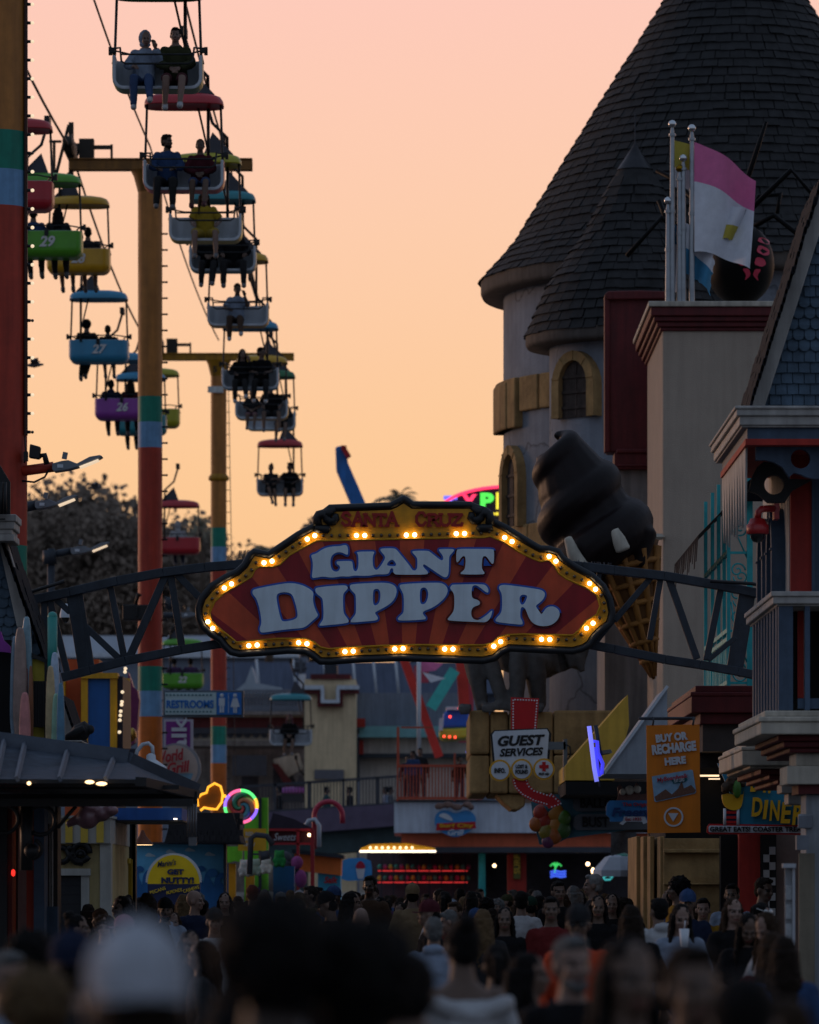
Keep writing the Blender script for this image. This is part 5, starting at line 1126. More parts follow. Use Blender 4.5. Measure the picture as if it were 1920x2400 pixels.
card=shape([[(1528,1820),(1620,1804),(1624,1806),(1632,1856),(1629,1860),(1538,1880),(1534,1878)]],OB,M('card_sky','#7fa6c4',.45,.25,9,.02),t,'card_picture',.012,front=.012)
text('MyBoardwalk',1540,1818,1613,1831,OB-.03,fz,card,bold=.025,shear=.15,rot=R(-9)); shape([[(1574,1828),(1608,1822),(1612,1828),(1606,1833),(1578,1837)]],OB,M('card_teal','#1e6a7a',.5,.1,4,0),card,'label_strip',.004,front=.018); text('PLAY CARD',1580,1825,1604,1833,OB-.035,signw,card,bold=.01,rot=R(-8))
shape([[(1534,1868),(1560,1850),(1575,1862),(1590,1848),(1598,1830),(1603,1848),(1620,1840),(1631,1852),(1628,1858),(1538,1878)]],OB,M('card_rides','#6a4a3c',.6,.4,60,0),card,'ride_picture',.004,front=.017); text('Expires Never',1548,1868,1584,1876,OB-.04,ink,card,bold=.0,rot=R(-9)).name if False else None
shape([circ(1579,1915,23),circ(1579,1915,19)],OB,signw,t,'ring',.015,front=.012); shape([[(1566,1906),(1590,1906),(1578,1926)]],OB,signw,t,'triangle',.015,front=.012)
b=MB(); b.tube([P(1497,1684,OB+.05),P(1630,1684,OB+.05)],.018,6); 
for x in(1530,1624): b.tube([P(x,1680,OB),P(x+2,1690,OB),P(x,1700,OB)],.012,5)
b.build('hanging_rod',steel,t)
# DINER sign
DI=60.
t=thing('diner_sign','teal diner sign with yellow slanted letters and a cartoonless taco basket picture','sign',P(1780,1958,DI)); t['label']='teal diner sign with yellow slanted letters and a basket of food on top'
tb=M('diner_teal','#1f7ea0',.5,.1,4,.04); yl=M('diner_yellow','#d6a51c',.5,.1,4,.04)
shape([[(1682,1789),(1760,1800),(1900,1850),(1900,1935),(1732,1935),(1712,1860)]],DI,tb,t,'board',.08)
lt=[('D',1758,1812,1782,1856),('I',1788,1816,1798,1858),('.',1800,1852,1806,1860),('D',1761,1869,1787,1914),('I',1787,1875,1801,1920),('N',1803,1876,1829,1924),('E',1829,1880,1856,1930),('R',1856,1884,1884,1934)]
for ch_,x0,y0,x1,y1 in lt: text(ch_,x0,y0,x1,y1,DI-.03,yl,t,bold=.03,depth=.05,shear=.15)
shape([[(1692,1858),(1742,1866),(1744,1850),(1740,1884),(1733,1898),(1715,1900),(1700,1892),(1693,1878)]],DI,yl,t,'basket',.1,front=.05,smooth=1)
b=MB()
for x,y,r in((1702,1844,13),(1718,1836,12),(1730,1824,12),(1712,1826,10),(1740,1838,9),(1723,1850,12),(1700,1852,9)): b.sph(P(x,y,DI-.05),(S(r,58),.06,S(r*.9,58)),10,7)
me=baked(b,[remesh(.02,1,.03,.05)],[M('fried_brown','#3a2c1e',.7,.4,12,.4)]); me.transform(Matrix.Translation(-ORG[t.name])); mesh_obj('food',me,None,t)
b=MB(); b.tube([P(1724,1806,DI-.03),P(1728,1799,DI-.06),P(1745,1797,DI-.08),P(1758,1804,DI-.05),P(1748,1815,DI-.03)],.05,8); b.build('bun',yl,t); b=MB(); b.sph(P(1728,1850,DI-.1),(.05,.05,.11),10,7); b.build('pickle',M('pickle_green','#3a6a24',.5,.2,6,.1),t)
b=MB()
b.tube([P(1699,1895,DI-.03),P(1699,1934,DI-.03)],.018,6); b.tube([P(1730,1895,DI-.03),P(1730,1934,DI-.03)],.018,6); b.build('stem_edge',signw,t); b=MB(); b.px(1701,1896,1728,1934,DI-.01,.05); b.build('stem',M('navy_panel','#1b2a54',.5,.1,4,0),t)
b=MB()
for y in(1905,1917,1928): b.px(1703,y-4,1727,y+2,DI-.03,.02)
b.build('stem_stripes',signred,t)
shape([[(1660,1938),(1664,1933),(1900,1936),(1900,1955),(1664,1953),(1659,1950)]],DI,signred,t,'banner_edge',.06,offset=.01,front=.02); shape([[(1661,1938),(1664,1935),(1900,1938),(1900,1953),(1664,1951),(1661,1949)]],DI,signw,t,'banner_bar',.06,front=.035)
text('GREAT EATS! COASTER TREATS',1664,1937.5,1896,1949.5,DI-.045,ink,t,bold=.035)
# lower right wall of stone, red door post, checker strip
t=thing('stone_base_building','ochre stone block wall and recess below the diner sign','building',P(1580,2090,63))
b=MB()
for i,x in enumerate((1492,1508,1524,1548)): b.px(x,1960,x+10,2300,64-.8*i,2.5)
b.px(1556,1965,1700,2300,61.5,3); b.px(1556,1990,1690,1999,61.4,.2); b.px(1556,2070,1700,2074,61.42,.2); b.build('stone_blocks',stone_b,t,bevel=.03)
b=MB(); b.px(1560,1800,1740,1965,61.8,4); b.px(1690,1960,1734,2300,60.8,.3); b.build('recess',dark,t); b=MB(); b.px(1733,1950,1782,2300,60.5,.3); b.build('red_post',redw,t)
b=MB(); 
ck=M('white_tile','#a8a8a8',.3,.1,4,0)
for k in range(12):
    x=1790 if k%2 else 1804; y=1985+k*18; b.px(x,y,x+14,y+18,60.4,.1)
b.build('white_tiles',ck,t); b=MB(); b.px(1783,1950,1820,2300,60.45,.3); b.build('tile_backing',ink,t); b=MB(); b.px(1820,1940,1990,2300,60.6,.4); b.build('pink_wall',M('dusty_pink_wall','#7e6a62',.8,.15,3,.2),t)
b=MB(); b.px(1640,1816,1686,1820,61.6,.1); b.px(1662,1824,1688,1827,61.5,.1); b.build('tube_lamp',M('tube_lamp',(1,.72,.45),.4,0,1,0,emit=1.2),t)
# right foreground kiosk edge and parcel sheet
t=thing('menu_stand','tall narrow stand with clear plastic sheets at the right edge','stand',P(1852,2400,42))
b=MB(); b.px(1840,2030,1858,2410,42,.05); b.build('sheet',M('clear_plastic_sheet','#7d8288',.25,.25,6,.1,spec=.7),t); b=MB(); b.px(1836,2024,1866,2034,41.9,.15); b.px(1858,2030,1864,2410,41.95,.1); b.build('stand_frame',M('pale_alu','#a5a9b0',.35,.1,5,.05),t)
b=MB(); 
for y in(2075,2120,2165,2210,2260): b.px(1842,y,1857,y+34,41.97,.02)
b.build('cards',M('faded_cards','#94989c',.6,.35,20,0),t)
ALB=1.2
# ================================================================ left side
# mansard house with wooden boards
lh=thing('mansard_shop','blue grey shingled mansard shop front at left hung with surfboards','shop',(-5.4,57,0))
b=MB(); b.pp([(-200,1240),(-8,1240),(100,1545),(100,2400),(-200,2400)],58.0,1.2); b.build('wall',slate,lh)
b=MB()
for k in range(16):
    y=1535-k*22; xr_=100-(1545-y)*(108/305)
    for i in range(8):
        x=xr_-i*26-(13 if k%2 else 0)-24; Yk=57.97-.004*(i%2)-.002*(k%2)
        pl=[(x,y-26),(x,y-9)]+[(x+12.5-12.5*math.cos(PI*j/6),y-9+9*math.sin(PI*j/6)) for j in range(1,6)]+[(x+25,y-9),(x+25,y-26)]
        vs=[P(a,c,Yk) for a,c in pl]
        for v in vs[1:-1]: v.y-=.03
        b.add(vs,[list(range(len(vs)))],False)
b.build('shingle_courses',slate,lh)
b=MB(); b.pp([(-10,1240),(8,1240),(60,1420),(62,1470),(40,1470)],57.85,.2); b.pp([(40,1455),(60,1420),(70,1500),(70,1600),(52,1600)],57.9,.12); b.build('rake_board',trim,lh,bevel=.01)
b=MB()
for k in range(15):
    f=k/15; p=P(6+f*104,1262+f*290,57.9)
    for j in range(3): b.box((p.x+random.uniform(-.006,.01),58.0+j*.75,p.z),(.03,.72,.26),Matrix.Rotation(-.28,3,'Y'))
b.build('side_roof',slated,lh)
b=MB()
for y0,y1,dx in((1205,1222,38),(1222,1240,34),(1240,1252,28),(1252,1268,33)): b.px(-200,y0,dx,y1,57.5-dx*.004,.8)
b.build('top_cornice',trim,lh,bevel=.012)
b=MB(); b.px(-60,1215,12,1218,57.2,.05)
for i in range(9): b.tube([P(-60+i*9,1130,56.9),P(-60+i*9,1205,56.9)],.02,5)
b.pp([(-60,1090),(0,1090),(24,1130),(24,1205),(-60,1205)],57.2,.05); b.build('lattice',ink,lh)
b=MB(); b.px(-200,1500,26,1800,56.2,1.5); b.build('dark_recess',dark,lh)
b=MB(); b.pp([(-20,1488),(2,1480),(8,1500),(24,1515),(24,1530),(-20,1525)],56.0,.1); b.build('purple_trim',M('violet_trim','#7a2a86',.5,.15,4,.05),lh)
def board(lab,x,y0,y1,w,Y,hexc,nm,tip=.42,var=.35,lean=0,stripe=None):
    t=thing('surfboard',lab,'surfboard',P(x,y1,Y),'surfboards standing along the shop')
    pts=[];n=14
    for i in range(n+1):
        f=i/n; hw=w*.62*min(1,(math.sin(PI*(.5*(f*.98+.02)**.7))**tip)*1.02)*(1 if f<.75 else 1-.35*(f-.75)/.25); pts.append((x+lean*f-hw,y0+(y1-y0)*f))
    pr=[]
    for i in range(n,-1,-1): pr.append((2*(x+lean*(i/n))-pts[i][0],pts[i][1]))
    b=MB(); b.pp(pts+pr,Y,.06); b.build('board',M(nm,hexc,.35,var,5,.05,spec=.6,streak=.25),t,bevel=.02)
    if stripe:
        b=MB(); b.px(x-w*.12,y0+(y1-y0)*.4,x+w*.12,y1-4,Y-.012,.01); b.build('stripe',M(*stripe),t)
board('patterned blue and white board, leftmost of the row',36,1490,1740,22,55.9,'#6f8494','board_bluegrey')
board('pale brown weathered board leaning second in the row',47,1470,1745,28,55.7,'#8a746c','board_brownpink')
board('multicoloured board with teal and red patches at its tip',62,1445,1750,24,55.8,'#7a9aa8','board_multi',stripe=('board_red','#8a3030',.4,.2,4,0))
board('salmon pink board tapering to a point',58,1622,1755,22,55.3,'#c07a78','board_salmon')
board('narrow brown plank standing among the surfboards',72,1560,1740,10,55.5,'#7a4a2c','board_wood')
board('tan lower board beside the black louvre',118,1560,1775,20,55.2,'#b09a72','board_tan')
board('tall white and blue nosed board in front of the teal pole',128,1528,1700,20,55.4,'#9fb2c6','board_white')
board('mint green board with black spots along one rail',131,1625,1775,18,55.1,'#86b096','board_mint')
board('blue striped board at the right end of the row',142,1600,1775,16,55.0,'#4a7a94','board_blue')
t=thing('teal_pole','smooth teal pole rising behind the white nosed board','pole',P(122,1560,55.6)); b=MB(); b.tube([P(123,1445,55.6),P(123,1600,55.6)],.055,12); b.sph(P(123,1445,55.6),.055,12,8); b.build('pole',M('teal_gloss','#127a72',.35,.1,4,.03,spec=.6),t)
t=thing('yellow_shutter','yellow window panel with black louvred shutter between boards','shutter',P(92,1755,55.9))
b=MB(); b.px(74,1545,106,1770,55.9,.1); b.build('panel',M('dull_yellow','#b8a534',.6,.15,4,.08,streak=.2),t)
b=MB(); b.px(76,1598,108,1702,55.7,.1)
for i in range(8): b.px(77+i*4,1596,79.4+i*4,1704,55.66,.1)
b.build('louvre',ink,t); b=MB(); b.px(104,1545,112,1770,55.8,.2); b.pp([(74,1530),(112,1548),(112,1556),(74,1540)],55.8,.2); b.build('frame',ink,t)
# metal porch roof with lights
pr=thing('metal_porch_roof','dark standing seam metal porch roof with small lamps below, at left','canopy',(-4.3,48,P(0,1825,46).z))
b=MB(); Yf=46.
A_=[P(-400,1826,Yf),P(330,1826,Yf),P(458,1858,51.),P(300,1786,49.5),P(-400,1690,49.5)]
rm=M('seamed_metal','#3a424e',.75,.2,3,.1,streak=.3,spec=.2)
b.add([A_[0],A_[1],A_[3],A_[4]],[(0,1,2,3)],False); b.add([A_[1],A_[2],A_[3]],[(0,1,2)],False); b.add([A_[2],P(330,1826,56),A_[3]],[(0,1,2)],False); b.add([A_[3],A_[4],P(-400,1826,56),P(330,1826,56)],[(0,1,2,3)],False); b.build('roof_sheet',rm,pr)
b=MB()
for x in(-90,-8,40,140,248,): b.bar(P(x,1826,Yf-.02),P(x+18,1742+ (x+18-40)*.165,49.45),.03,.05)
b.bar(A_[3]+Vector((0,-.03,.02)),A_[4]+Vector((0,-.03,.02)),.2,.06); b.bar(A_[3]+Vector((0,-.03,.02)),A_[2]+Vector((0,-.03,.02)),.16,.06); b.build('seam',M('seam_metal','#4a525e',.7,.2,4,.08),pr)
b=MB(); b.px(-400,1827,330,1836,Yf,.1); b.px(-400,1840,420,1850,47.5,.1); b.px(-400,1872,452,1890,47,.12); b.px(-400,1852,440,1872,51,.1); b.bar(P(330,1832,Yf),P(456,1862,51),.08,.1); b.px(-400,1830,430,1886,54,.1); b.px(440,1855,462,1888,50.5,.1); b.build('beam',black,pr)
b=MB(); b.px(-400,1836,328,1838,46.2,4.5); b.build('ceiling_boards',ink,pr)
for x,y,w in((68,1836,10),(210,1833,22),(238,1837,26)):
    b=MB(); p=P(x,y,45.9); b.sph(p,(S(w/2,46),.05,S(4.5,46)),12,8); b.build('lamp',M('porch_lamp',(1,.62,.30),.4,0,1,0,emit=3.),pr)
b=MB()
for pts in ([(70,1960)]+circ(95,1923,34,20,PI*.8,PI*2.7),circ(10,1920,33,18,-PI*.5,PI*.9),[(135,1940),(160,1910),(178,1890)],circ(75,1990,22,12,-PI*.4,PI*.5)): b.tube([P(x,y,47.2) for x,y in pts],.02,6)
b.tube([P(62,1890,47.2),P(62,2040,47.2)],.06,8); b.sph(P(74,1995,47.1),.07,10,7); b.build('scroll_bracket',black,pr)
b=MB()
for x in(441,447,453,459): b.tube([P(x,1885,50.4),P(x,1962,50.4)],.012,5)
b.px(442,1958,461,1982,50.4,.05); b.build('hanging_chimes',M('dull_chrome','#6a6e74',.3,.2,6,.05,metal=.5),pr)
# left shop wall, posts
t=thing('shop_posts','row of dark red, grey and orange painted posts of the shaded left shop','building',P(40,2300,50))
for x0_,x1_,y0,mm,Y in((-200,16,1880,ink,49.5),(16,28,1880,M('oxblood_post','#5a1a16',.6,.2,4,.08),49.6),(28,42,1880,ink,51),(42,62,1890,trim,50.8),(62,79,1890,M('orange_red_post','#a83a20',.6,.15,4,.08),49.9),(79,104,1890,bluew,49.8),(104,135,1890,ink,50.5)):
    b=MB(); b.px(x0_,y0,x1_,2500,Y,.5); b.build('post',mm,t)
b=MB(); b.px(103,1890,126,1930,50.3,.2); b.build('bracket',trim,t); b=MB(); b.px(116,1930,118,2125,50.3,.1); b.px(121,1930,123,2125,50.3,.1); b.build('frame',trim,t); b=MB(); b.px(100,2125,135,2300,50.2,.2); b.build('panel',bluew,t)
b=MB(); b.sph(P(31,2046,49.4),(.02,.02,.035),8,6); b.build('red_lamp',M('red_glow',(1,.03,.02),.4,0,1,0,emit=1.5),t)
# pigeon on a capital
t=thing('pillar_cap','cream moulded box capital of a gate pillar at left','pillar',P(180,1780,59))
b=MB(); b.px(134,1735,192,1740,58.9,2.4); b.px(138,1740,190,1745,59.0,2.2); b.px(140,1745,188,1800,59.05,2.1); b.px(139,1752,189,1756,59.0,2.15); b.px(60,1862,192,1886,59.2,1.5); b.px(145,1800,185,1862,59.2,1.5); b.build('capital',trim,t,bevel=.012)
t=thing('pigeon','dark pigeon crouching on the cream capital with its tail to the left','bird',P(190,1735,59.6))
b=MB(); b.tube([P(138,1733,59.6),P(165,1728,59.6),P(182,1718,59.6),P(200,1712,59.6),P(212,1716,59.6)],[.015,.05,.10,.115,.06],12); b.sph(P(212,1710,59.55),(.05,.05,.055),12,8); b.tube([P(216,1711,59.55),P(221,1714,59.55)],[.015,.004],6); b.tube([P(200,1720,59.6),P(200,1735,59.6)],.012,5); b.tube([P(150,1729,59.5),P(178,1716,59.5),P(198,1708,59.5)],[.02,.05,.05],8)
pgm=M('pigeon_feathers','#17181b',.6,.35,16,.3)
me=baked(b,[remesh(.012,2)],[pgm]); me.transform(Matrix.Translation(-ORG[t.name])); mesh_obj('body',me,pgm,t)
# small dark gable beyond
t=thing('small_gable','small dark shingled gable roof behind the surfboards','roof',P(150,1740,63))
b=MB(); b.pp([(132,1640),(150,1640),(182,1738),(132,1738)],63,2); b.build('gable_wall',trim,t); b=MB()
for k in range(8): p=P(150+k*4.4,1640+k*13,62.9); [b.box((p.x,63+j*.5,p.z),(.03,.48,.1),Matrix.Rotation(-.3,3,'Y')) for j in range(4)]
b.build('side_roof',slated,t)
# yellow kiosk
yk=thing('yellow_kiosk','pale yellow kiosk with striped parapet, black scroll ornament and dark roller shutter','kiosk',P(200,2400,62))
kw=M('pale_yellow_wall','#b8a878',.7,.12,4,.1,streak=.2); kst=M('stripe_yellow','#c8ac44',.6,.12,4,.08); kwh=M('kiosk_white','#a8a9a4',.6,.1,4,.08,streak=.2)
xk=P(258,0,62).x
b=MB(); b.bb(P(40,0,62).x,xk,62,67,0,P(0,1975,62).z); b.build('wall',kw,yk); b=MB(); b.bb(P(40,0,62).x,xk+.01,61.9,67,P(0,1977,62).z,P(0,1916,62).z); b.bb(P(40,0,62).x,xk+.03,61.86,67,P(0,1918,62).z,P(0,1912,62).z); b.bb(xk-.12,xk+.012,61.95,62.3,0,P(0,1977,62).z); b.build('parapet',kwh,yk)
b=MB()
for x in(80,116,153,189,226): b.px(x,1920,x+17,1975,61.88,.05)
b.build('stripes',kst,yk)
b=MB(); b.px(120,2036,212,2052,61.9,.1); b.px(190,2052,209,2420,61.93,.1); b.build('door_frame',kwh,yk); b=MB(); b.px(120,2052,190,2420,61.97,.05); b.build('roller_shutter',waves(M('shutter_dark','#23252a',.6,.2,4,.1),9,'Z',.5,.2),yk)
b=MB()
for pts,r in((circ(190,1998,20,18,PI*.15,PI*2.15),.05),(circ(189,2004,10,10,PI*.9,PI*2.1),.035),(circ(145,2004,17,14,PI*1.2,PI*2.9),.045),([(158,1990),(165,2008),(178,2020),(195,2022)],.055)): b.tube([P(x,y,61.93) for x,y in pts],r*.8,6)
for x,y,r in((170,2002,4),(176,2009,3),(182,2014,2),(189,2002,6),(163,1988,7)): b.sph(P(x,y,61.9),S(r,62),8,6)
b.build('scroll_ornament',ink,yk)
t=thing('balloon_dog','pinkish balloon animal shape hanging under the porch roof','ornament',P(205,1946,60))
b=MB(); pkm=M('dusty_pink_balloon','#6d4c52',.35,.12,3,.03,spec=.6)
for x,y,rx,ry in((205,1918,28,26),(238,1908,22,18),(258,1900,20,14),(212,1895,26,14)): b.sph(P(x,y,60),(S(rx,60),.13,S(ry,60)),16,10)
b.tube([P(182,1920,60),P(168,1928,60),P(156,1934,60)],[.06,.05,.04],10); me=baked(b,[remesh(.02,3)],[pkm]); me.transform(Matrix.Translation(-ORG[t.name])); mesh_obj('body',me,pkm,t)
t=thing('blue_awning_box','flat blue box awning under the porch end','awning',P(345,1924,60)); b=MB(); b.px(262,1894,426,1922,63,2.5); b.build('fascia',M('royal_blue_board','#1d4f94',.55,.12,4,.05,streak=.15),t); b=MB(); b.px(262,1922,428,1926,62.95,2.6); b.build('edge',ink,t); b=MB(); b.px(407,1918,415,1921,62.85,.05); b.build('lamp',cool,t)
t=thing('yellow_door_shop','narrow yellow and red trimmed shop bay beside the kiosk','shop',P(298,2300,66))
for x0_,x1_,y0,mm in((278,286,1924,redw),(286,298,2014,M('dark_yellow_door','#8a7a1a',.6,.15,4,.08)),(298,309,2014,M('mustard_door','#9a7e14',.6,.15,4,.08)),(284,316,1924,ink),(310,318,1924,ink)):
    b=MB(); b.px(x0_,y0,x1_,2420,66+(.2 if mm is ink else 0),.3); b.build('panel',mm,t)
b=MB(); b.px(284,2012,304,2024,65.8,.3); b.build('sill',kst,t)
# blue and yellow panelled building with bulb edge
fb=thing('panel_building','blue panel framed in yellow beside an orange panel, bulbs down its edge','building',P(240,1790,86))
bluep=M('strong_blue_panel','#15508f',.55,.1,4,.05,streak=.12); org=M('burnt_orange_panel','#a8481c',.6,.12,4,.06,streak=.15)
b=MB(); b.px(152,1570,192,2300,86.3,3); b.px(150,1545,232,1600,86.5,1); b.build('orange_panel',org,fb); b=MB(); b.px(205,1590,259,1765,86.0,.2); b.build('blue_panel',bluep,fb)
b=MB(); b.px(190,1577,276,1590,85.9,.5); b.px(190,1590,206,1766,85.95,.4); b.px(258,1590,274,1766,85.95,.4); b.px(148,1595,152,1760,86.0,.5); b.px(228,1765,305,1785,86.0,2); b.build('yellow_frame',yellow,fb)
b=MB(); b.px(192,1766,272,2300,86.3,3); b.build('lower_wall',M('dark_grey_wall','#3a3c42',.8,.2,3,.1),fb)  # plain dark grey lower wall
b=MB(); b.px(275,1585,288,1775,86.1,2.5); b.px(288,1755,318,1785,86,.3); b.build('dark_edge',M('deep_navy','#12162a',.6,.2,5,.05),fb)
for x,y in((294,1567),(293,1575),(287,1622),(286,1645),(285,1652),(283,1667),(282,1677),(281,1688),(280,1716)):
    o=bpy.data.objects.new('bulb',lamp); COL.objects.link(o); o.parent=fb; o.location=P(x,y,85.9)-ORG[fb.name]; o.scale=(1.2,)*3
fs=thing('carousel_facade','purple and yellow rounded side panel in front of the middle post','facade',P(312,1760,92))
b=MB(); b.tube([P(295,1590,92),P(294,1650,92),P(296,1735,92)],[.08,.09,.07],10); b.build('yellow_column',yellow,fs)
b=MB(); b.pp([(300,1575),(306,1590),(312,1610),(322,1618),(326,1640),(322,1700),(316,1740),(300,1750)],92.3,.5); b.build('purple_panel',M('plum_panel','#6a2a5a',.5,.2,4,.08),fs)
b=MB(); b.sph(P(308,1722,91.8),(.09,.09,.13),12,8); b.tube([P(302,1745,91.8),P(312,1712,91.8),P(318,1730,91.8)],.03,6); b.build('brass_ornament',M('brass','#9a7a3a',.25,.2,5,.1,metal=.9),fs)
t=thing('pink_oval_plaque','small pink and yellow oval plaque on the orange panel','plaque',P(160,1670,86)); shape([circ(161,1656,9,20,ry=18)],86.2,yellow,t,'rim',.06); shape([circ(160,1656,6,20,ry=14)],86.18,M('plaque_pink','#a84a7a',.5,.1,4,0),t,'face',.05)
# white gooseneck lamp
t=thing('gooseneck_lamp','white gooseneck wall lamp at the end of the metal porch roof','lamp',P(350,1800,57))
b=MB(); b.tube([P(318,1775,57),P(322,1760,57),P(334,1745,57),P(348,1742,57),P(357,1750,57),P(359,1772,57)],.022,8); b.build('arm',signw,t); p=P(354,1795,57); b=MB(); b.lathe([(.02,.14),(.05,.12),(.055,.07),(.085,.05),(.17,-.01),(.185,-.06)],p,20); b.build('lamp_shade',signw,t)
# street lights
def ledlight(lab,px_,py_,Y,sc_,arm_from,armm,pole=None):
    t=thing('street_light',lab,'street light',P(px_,py_,Y),'LED street lights')
    q=lambda x,y,d=0:P(px_+x*sc_,py_+y*sc_,Y+d)
    hm=M('grey_luminaire','#6a7078',.5,.15,5,.05)
    b=MB(); b.prism([q(0,-4),(q(22,-10)),q(38,-12),q(58,-4),q(88,-20),q(112,-24),q(118,-21),q(112,-17),q(60,4),q(38,10),q(5,15),q(0,10)],(0,.3,0)); b.build('housing',hm,t,bevel=.01)
    b=MB(); b.box(q(30,-22),(S(11*sc_,Y),.08,S(16*sc_,Y)),Matrix.Rotation(.2,3,'Y')); b.build('photocell',hm,t)
    b=MB(); b.prism([q(64,3),q(108,-14),q(109,-12),q(65,6)],(0,.28,0)); b.v=[v-Vector((0,.012,0)) for v in b.v]; b.build('led_strip',M('led_strip',(1,.76,.52),.4,0,1,0,emit=.8),t)
    b=MB(); b.px(px_+12*sc_,py_-2*sc_,px_+26*sc_,py_+6*sc_,Y-.012,.02); b.build('rating_label',signw,t)
    b=MB(); b.tube([P(*arm_from,Y+.15),q(4,4,.15)],.07,9)
    if pole: b.tube([P(arm_from[0],arm_from[1]-14,Y+.15),P(arm_from[0],pole,Y+.15)],.075,9); b.tube([P(arm_from[0]-3,arm_from[1]-10,Y+.15),P(arm_from[0]-3,arm_from[1]+22,Y+.15)],.14,9)
    b.build('arm',armm,t)
ledlight('nearest street light on an orange arm from the left post',122,1090,68.2,1.,(52,1104),redband)
ledlight('second street light just below, its lamp over the tree tops',82,1180,72,.85,(30,1195),steel)
ledlight('street light on its own grey pole in front of the dark hill',166,1288,96,.78,(120,1300),steel,pole=1620)
ledlight('small street light beyond the middle post by the arch',425,1440,118,.55,(383,1442),steel)
t=thing('floodlight','black floodlight clamped above the nearest street light','floodlight',P(85,1075,68.2)); b=MB(); b.prism([P(70,1040,68.1),P(95,1047,68.1),P(92,1076,68.1),P(67,1072,68.1)],(0,.15,0)); b.build('lamp_body',ink,t,bevel=.015); b=MB(); b.tube([P(92,1070,68.2),P(104,1066,68.2),P(110,1088,68.2)],.04,7); b.build('bracket',ink,t)
t=thing('speaker_box','black speaker box clamped to the middle post behind the arch','speaker',P(315,1455,104)); b=MB(); b.px(287,1417,352,1453,103.9,.5); b.px(318,1420,324,1446,103.85,.1); b.build('cabinet',ink,t,bevel=.02); b=MB(); b.tube([P(318,1417,104),P(325,1390,104),P(330,1397,104)],.04,6); b.build('clamp',ink,t)
t=thing('dome_camera','white dome security camera hanging behind the left end of the arch','security camera',P(153,1458,62)); p=P(153,1440,62); b=MB(); b.lathe([(.02,.13),(.04,.12),(.055,.05),(.068,.0),(.068,-.04)],p,18); b.build('housing',signw,t); b=MB(); b.lathe([(.05,-.04),(.045,-.07),(.02,-.1),(0,-.105)],p,14); b.build('dome',M('smoked_dome','#101012',.08,.1,3,0,spec=.9),t)
t=thing('dome_camera','small dark camera beside the middle post above the chair canopy','security camera',P(396,1425,110)); p=P(397,1415,110); b=MB(); b.lathe([(.03,.14),(.1,.1),(.12,-.02),(.09,-.1),(0,-.14)],p,16); b.build('housing',steel,t); b=MB(); b.tube([P(385,1400,110),P(396,1403,110)],.03,6); b.build('arm',steel,t)
# RESTROOMS sign, banner, round grill sign
t=thing('restrooms_sign','pale blue RESTROOMS sign with blue man and woman figures, fixed to the middle post','sign',P(477,1682,103))
b=MB(); b.px(382,1618,571,1681,103,.25); b.build('sign_box',M('sign_frame_grey','#4a5560',.5,.15,5,.05),t,bevel=.01)
b=MB(); b.px(387,1623,507,1675,102.96,.06); b.build('word_panel',M('pale_teal_panel','#9fb6bc',.5,.08,3,.03),t); pb=M('pictogram_blue','#1762ac',.5,.1,4,.03)
o=text('RESTROOMS',390,1641,501,1660,102.95,pb,t,bold=.035)
b=MB(); 
for i in range(13):
    for y in(1629,1668): p=P(391+i*8.6,y,102.95); b.box(p,(.035,.01,.03))
b.build('border_dots',M('dark_teal','#1c5a66',.5,.1,4,0),t,kind='stuff'); b=MB(); b.px(508,1623,566,1675,102.95,.06); b.build('figure_panel',pb,t)
b=MB()
b.sph(P(520,1630,102.94),(.04,.01,.04),12,8); b.px(513,1636,527,1654,102.93,.02); b.px(515,1654,519.2,1670,102.93,.02); b.px(520.8,1654,525,1670,102.93,.02); b.build('man_figure',signw,t)
b=MB(); b.sph(P(551,1630,102.94),(.04,.01,.04),12,8); b.pp([(546,1636),(556,1636),(562,1657),(540,1657)],102.93,.02); b.px(547,1657,550.2,1671,102.93,.02); b.px(551.8,1657,555,1671,102.93,.02); b.build('woman_figure',signw,t)
b=MB(); b.px(535,1626,536.2,1671,102.93,.02); b.build('divider',signw,t)
t=thing('purple_banner','white edged purple street banner with upright lettering alk under the restrooms sign','banner',P(418,1850,107)); b=MB(); b.px(384,1686,453,1860,107,.03); b.build('cloth_edge',M('banner_pale','#a8a8b4',.7,.1,4,.05),t); b=MB(); b.px(389,1691,446,1856,106.98,.03); b.build('cloth',M('banner_purple','#74307e',.7,.12,4,.05),t)
text('alk',-40,-18,40,18,106.95,signw,t,bold=.02,M4=Matrix.Translation(P(420,1720,106.95))@Matrix.Rotation(-PI/2,4,'Y')@Matrix.Translation(-P(0,0,106.95)))
t=thing('grill_sign','round pale sign with red script World Grill, fixed to the middle post','sign',P(413,1860,106.3)); shape([circ(413,1800,58,40)],106.3,M('sign_rim_grey','#8a9098',.5,.1,4,.03),t,'disc',.12); shape([circ(411,1800,53,40)],106.3,M('cream_disc','#b0a8a0',.5,.08,4,.03),t,'disc_face',.03,front=.02); shape([circ(409,1806,44,30,.15,PI-.15)],106.3,M('wave_blue','#6a98b0',.5,.15,8,.03),t,'wave_picture',.02,front=.03)
rs=M('script_red','#9c2230',.5,.1,4,0); text('World',364,1758,432,1786,106.2,rs,t,bold=.03,shear=.3,rot=R(-8)); text('Grill',392,1785,446,1812,106.2,rs,t,bold=.03,shear=.3,rot=R(-8))
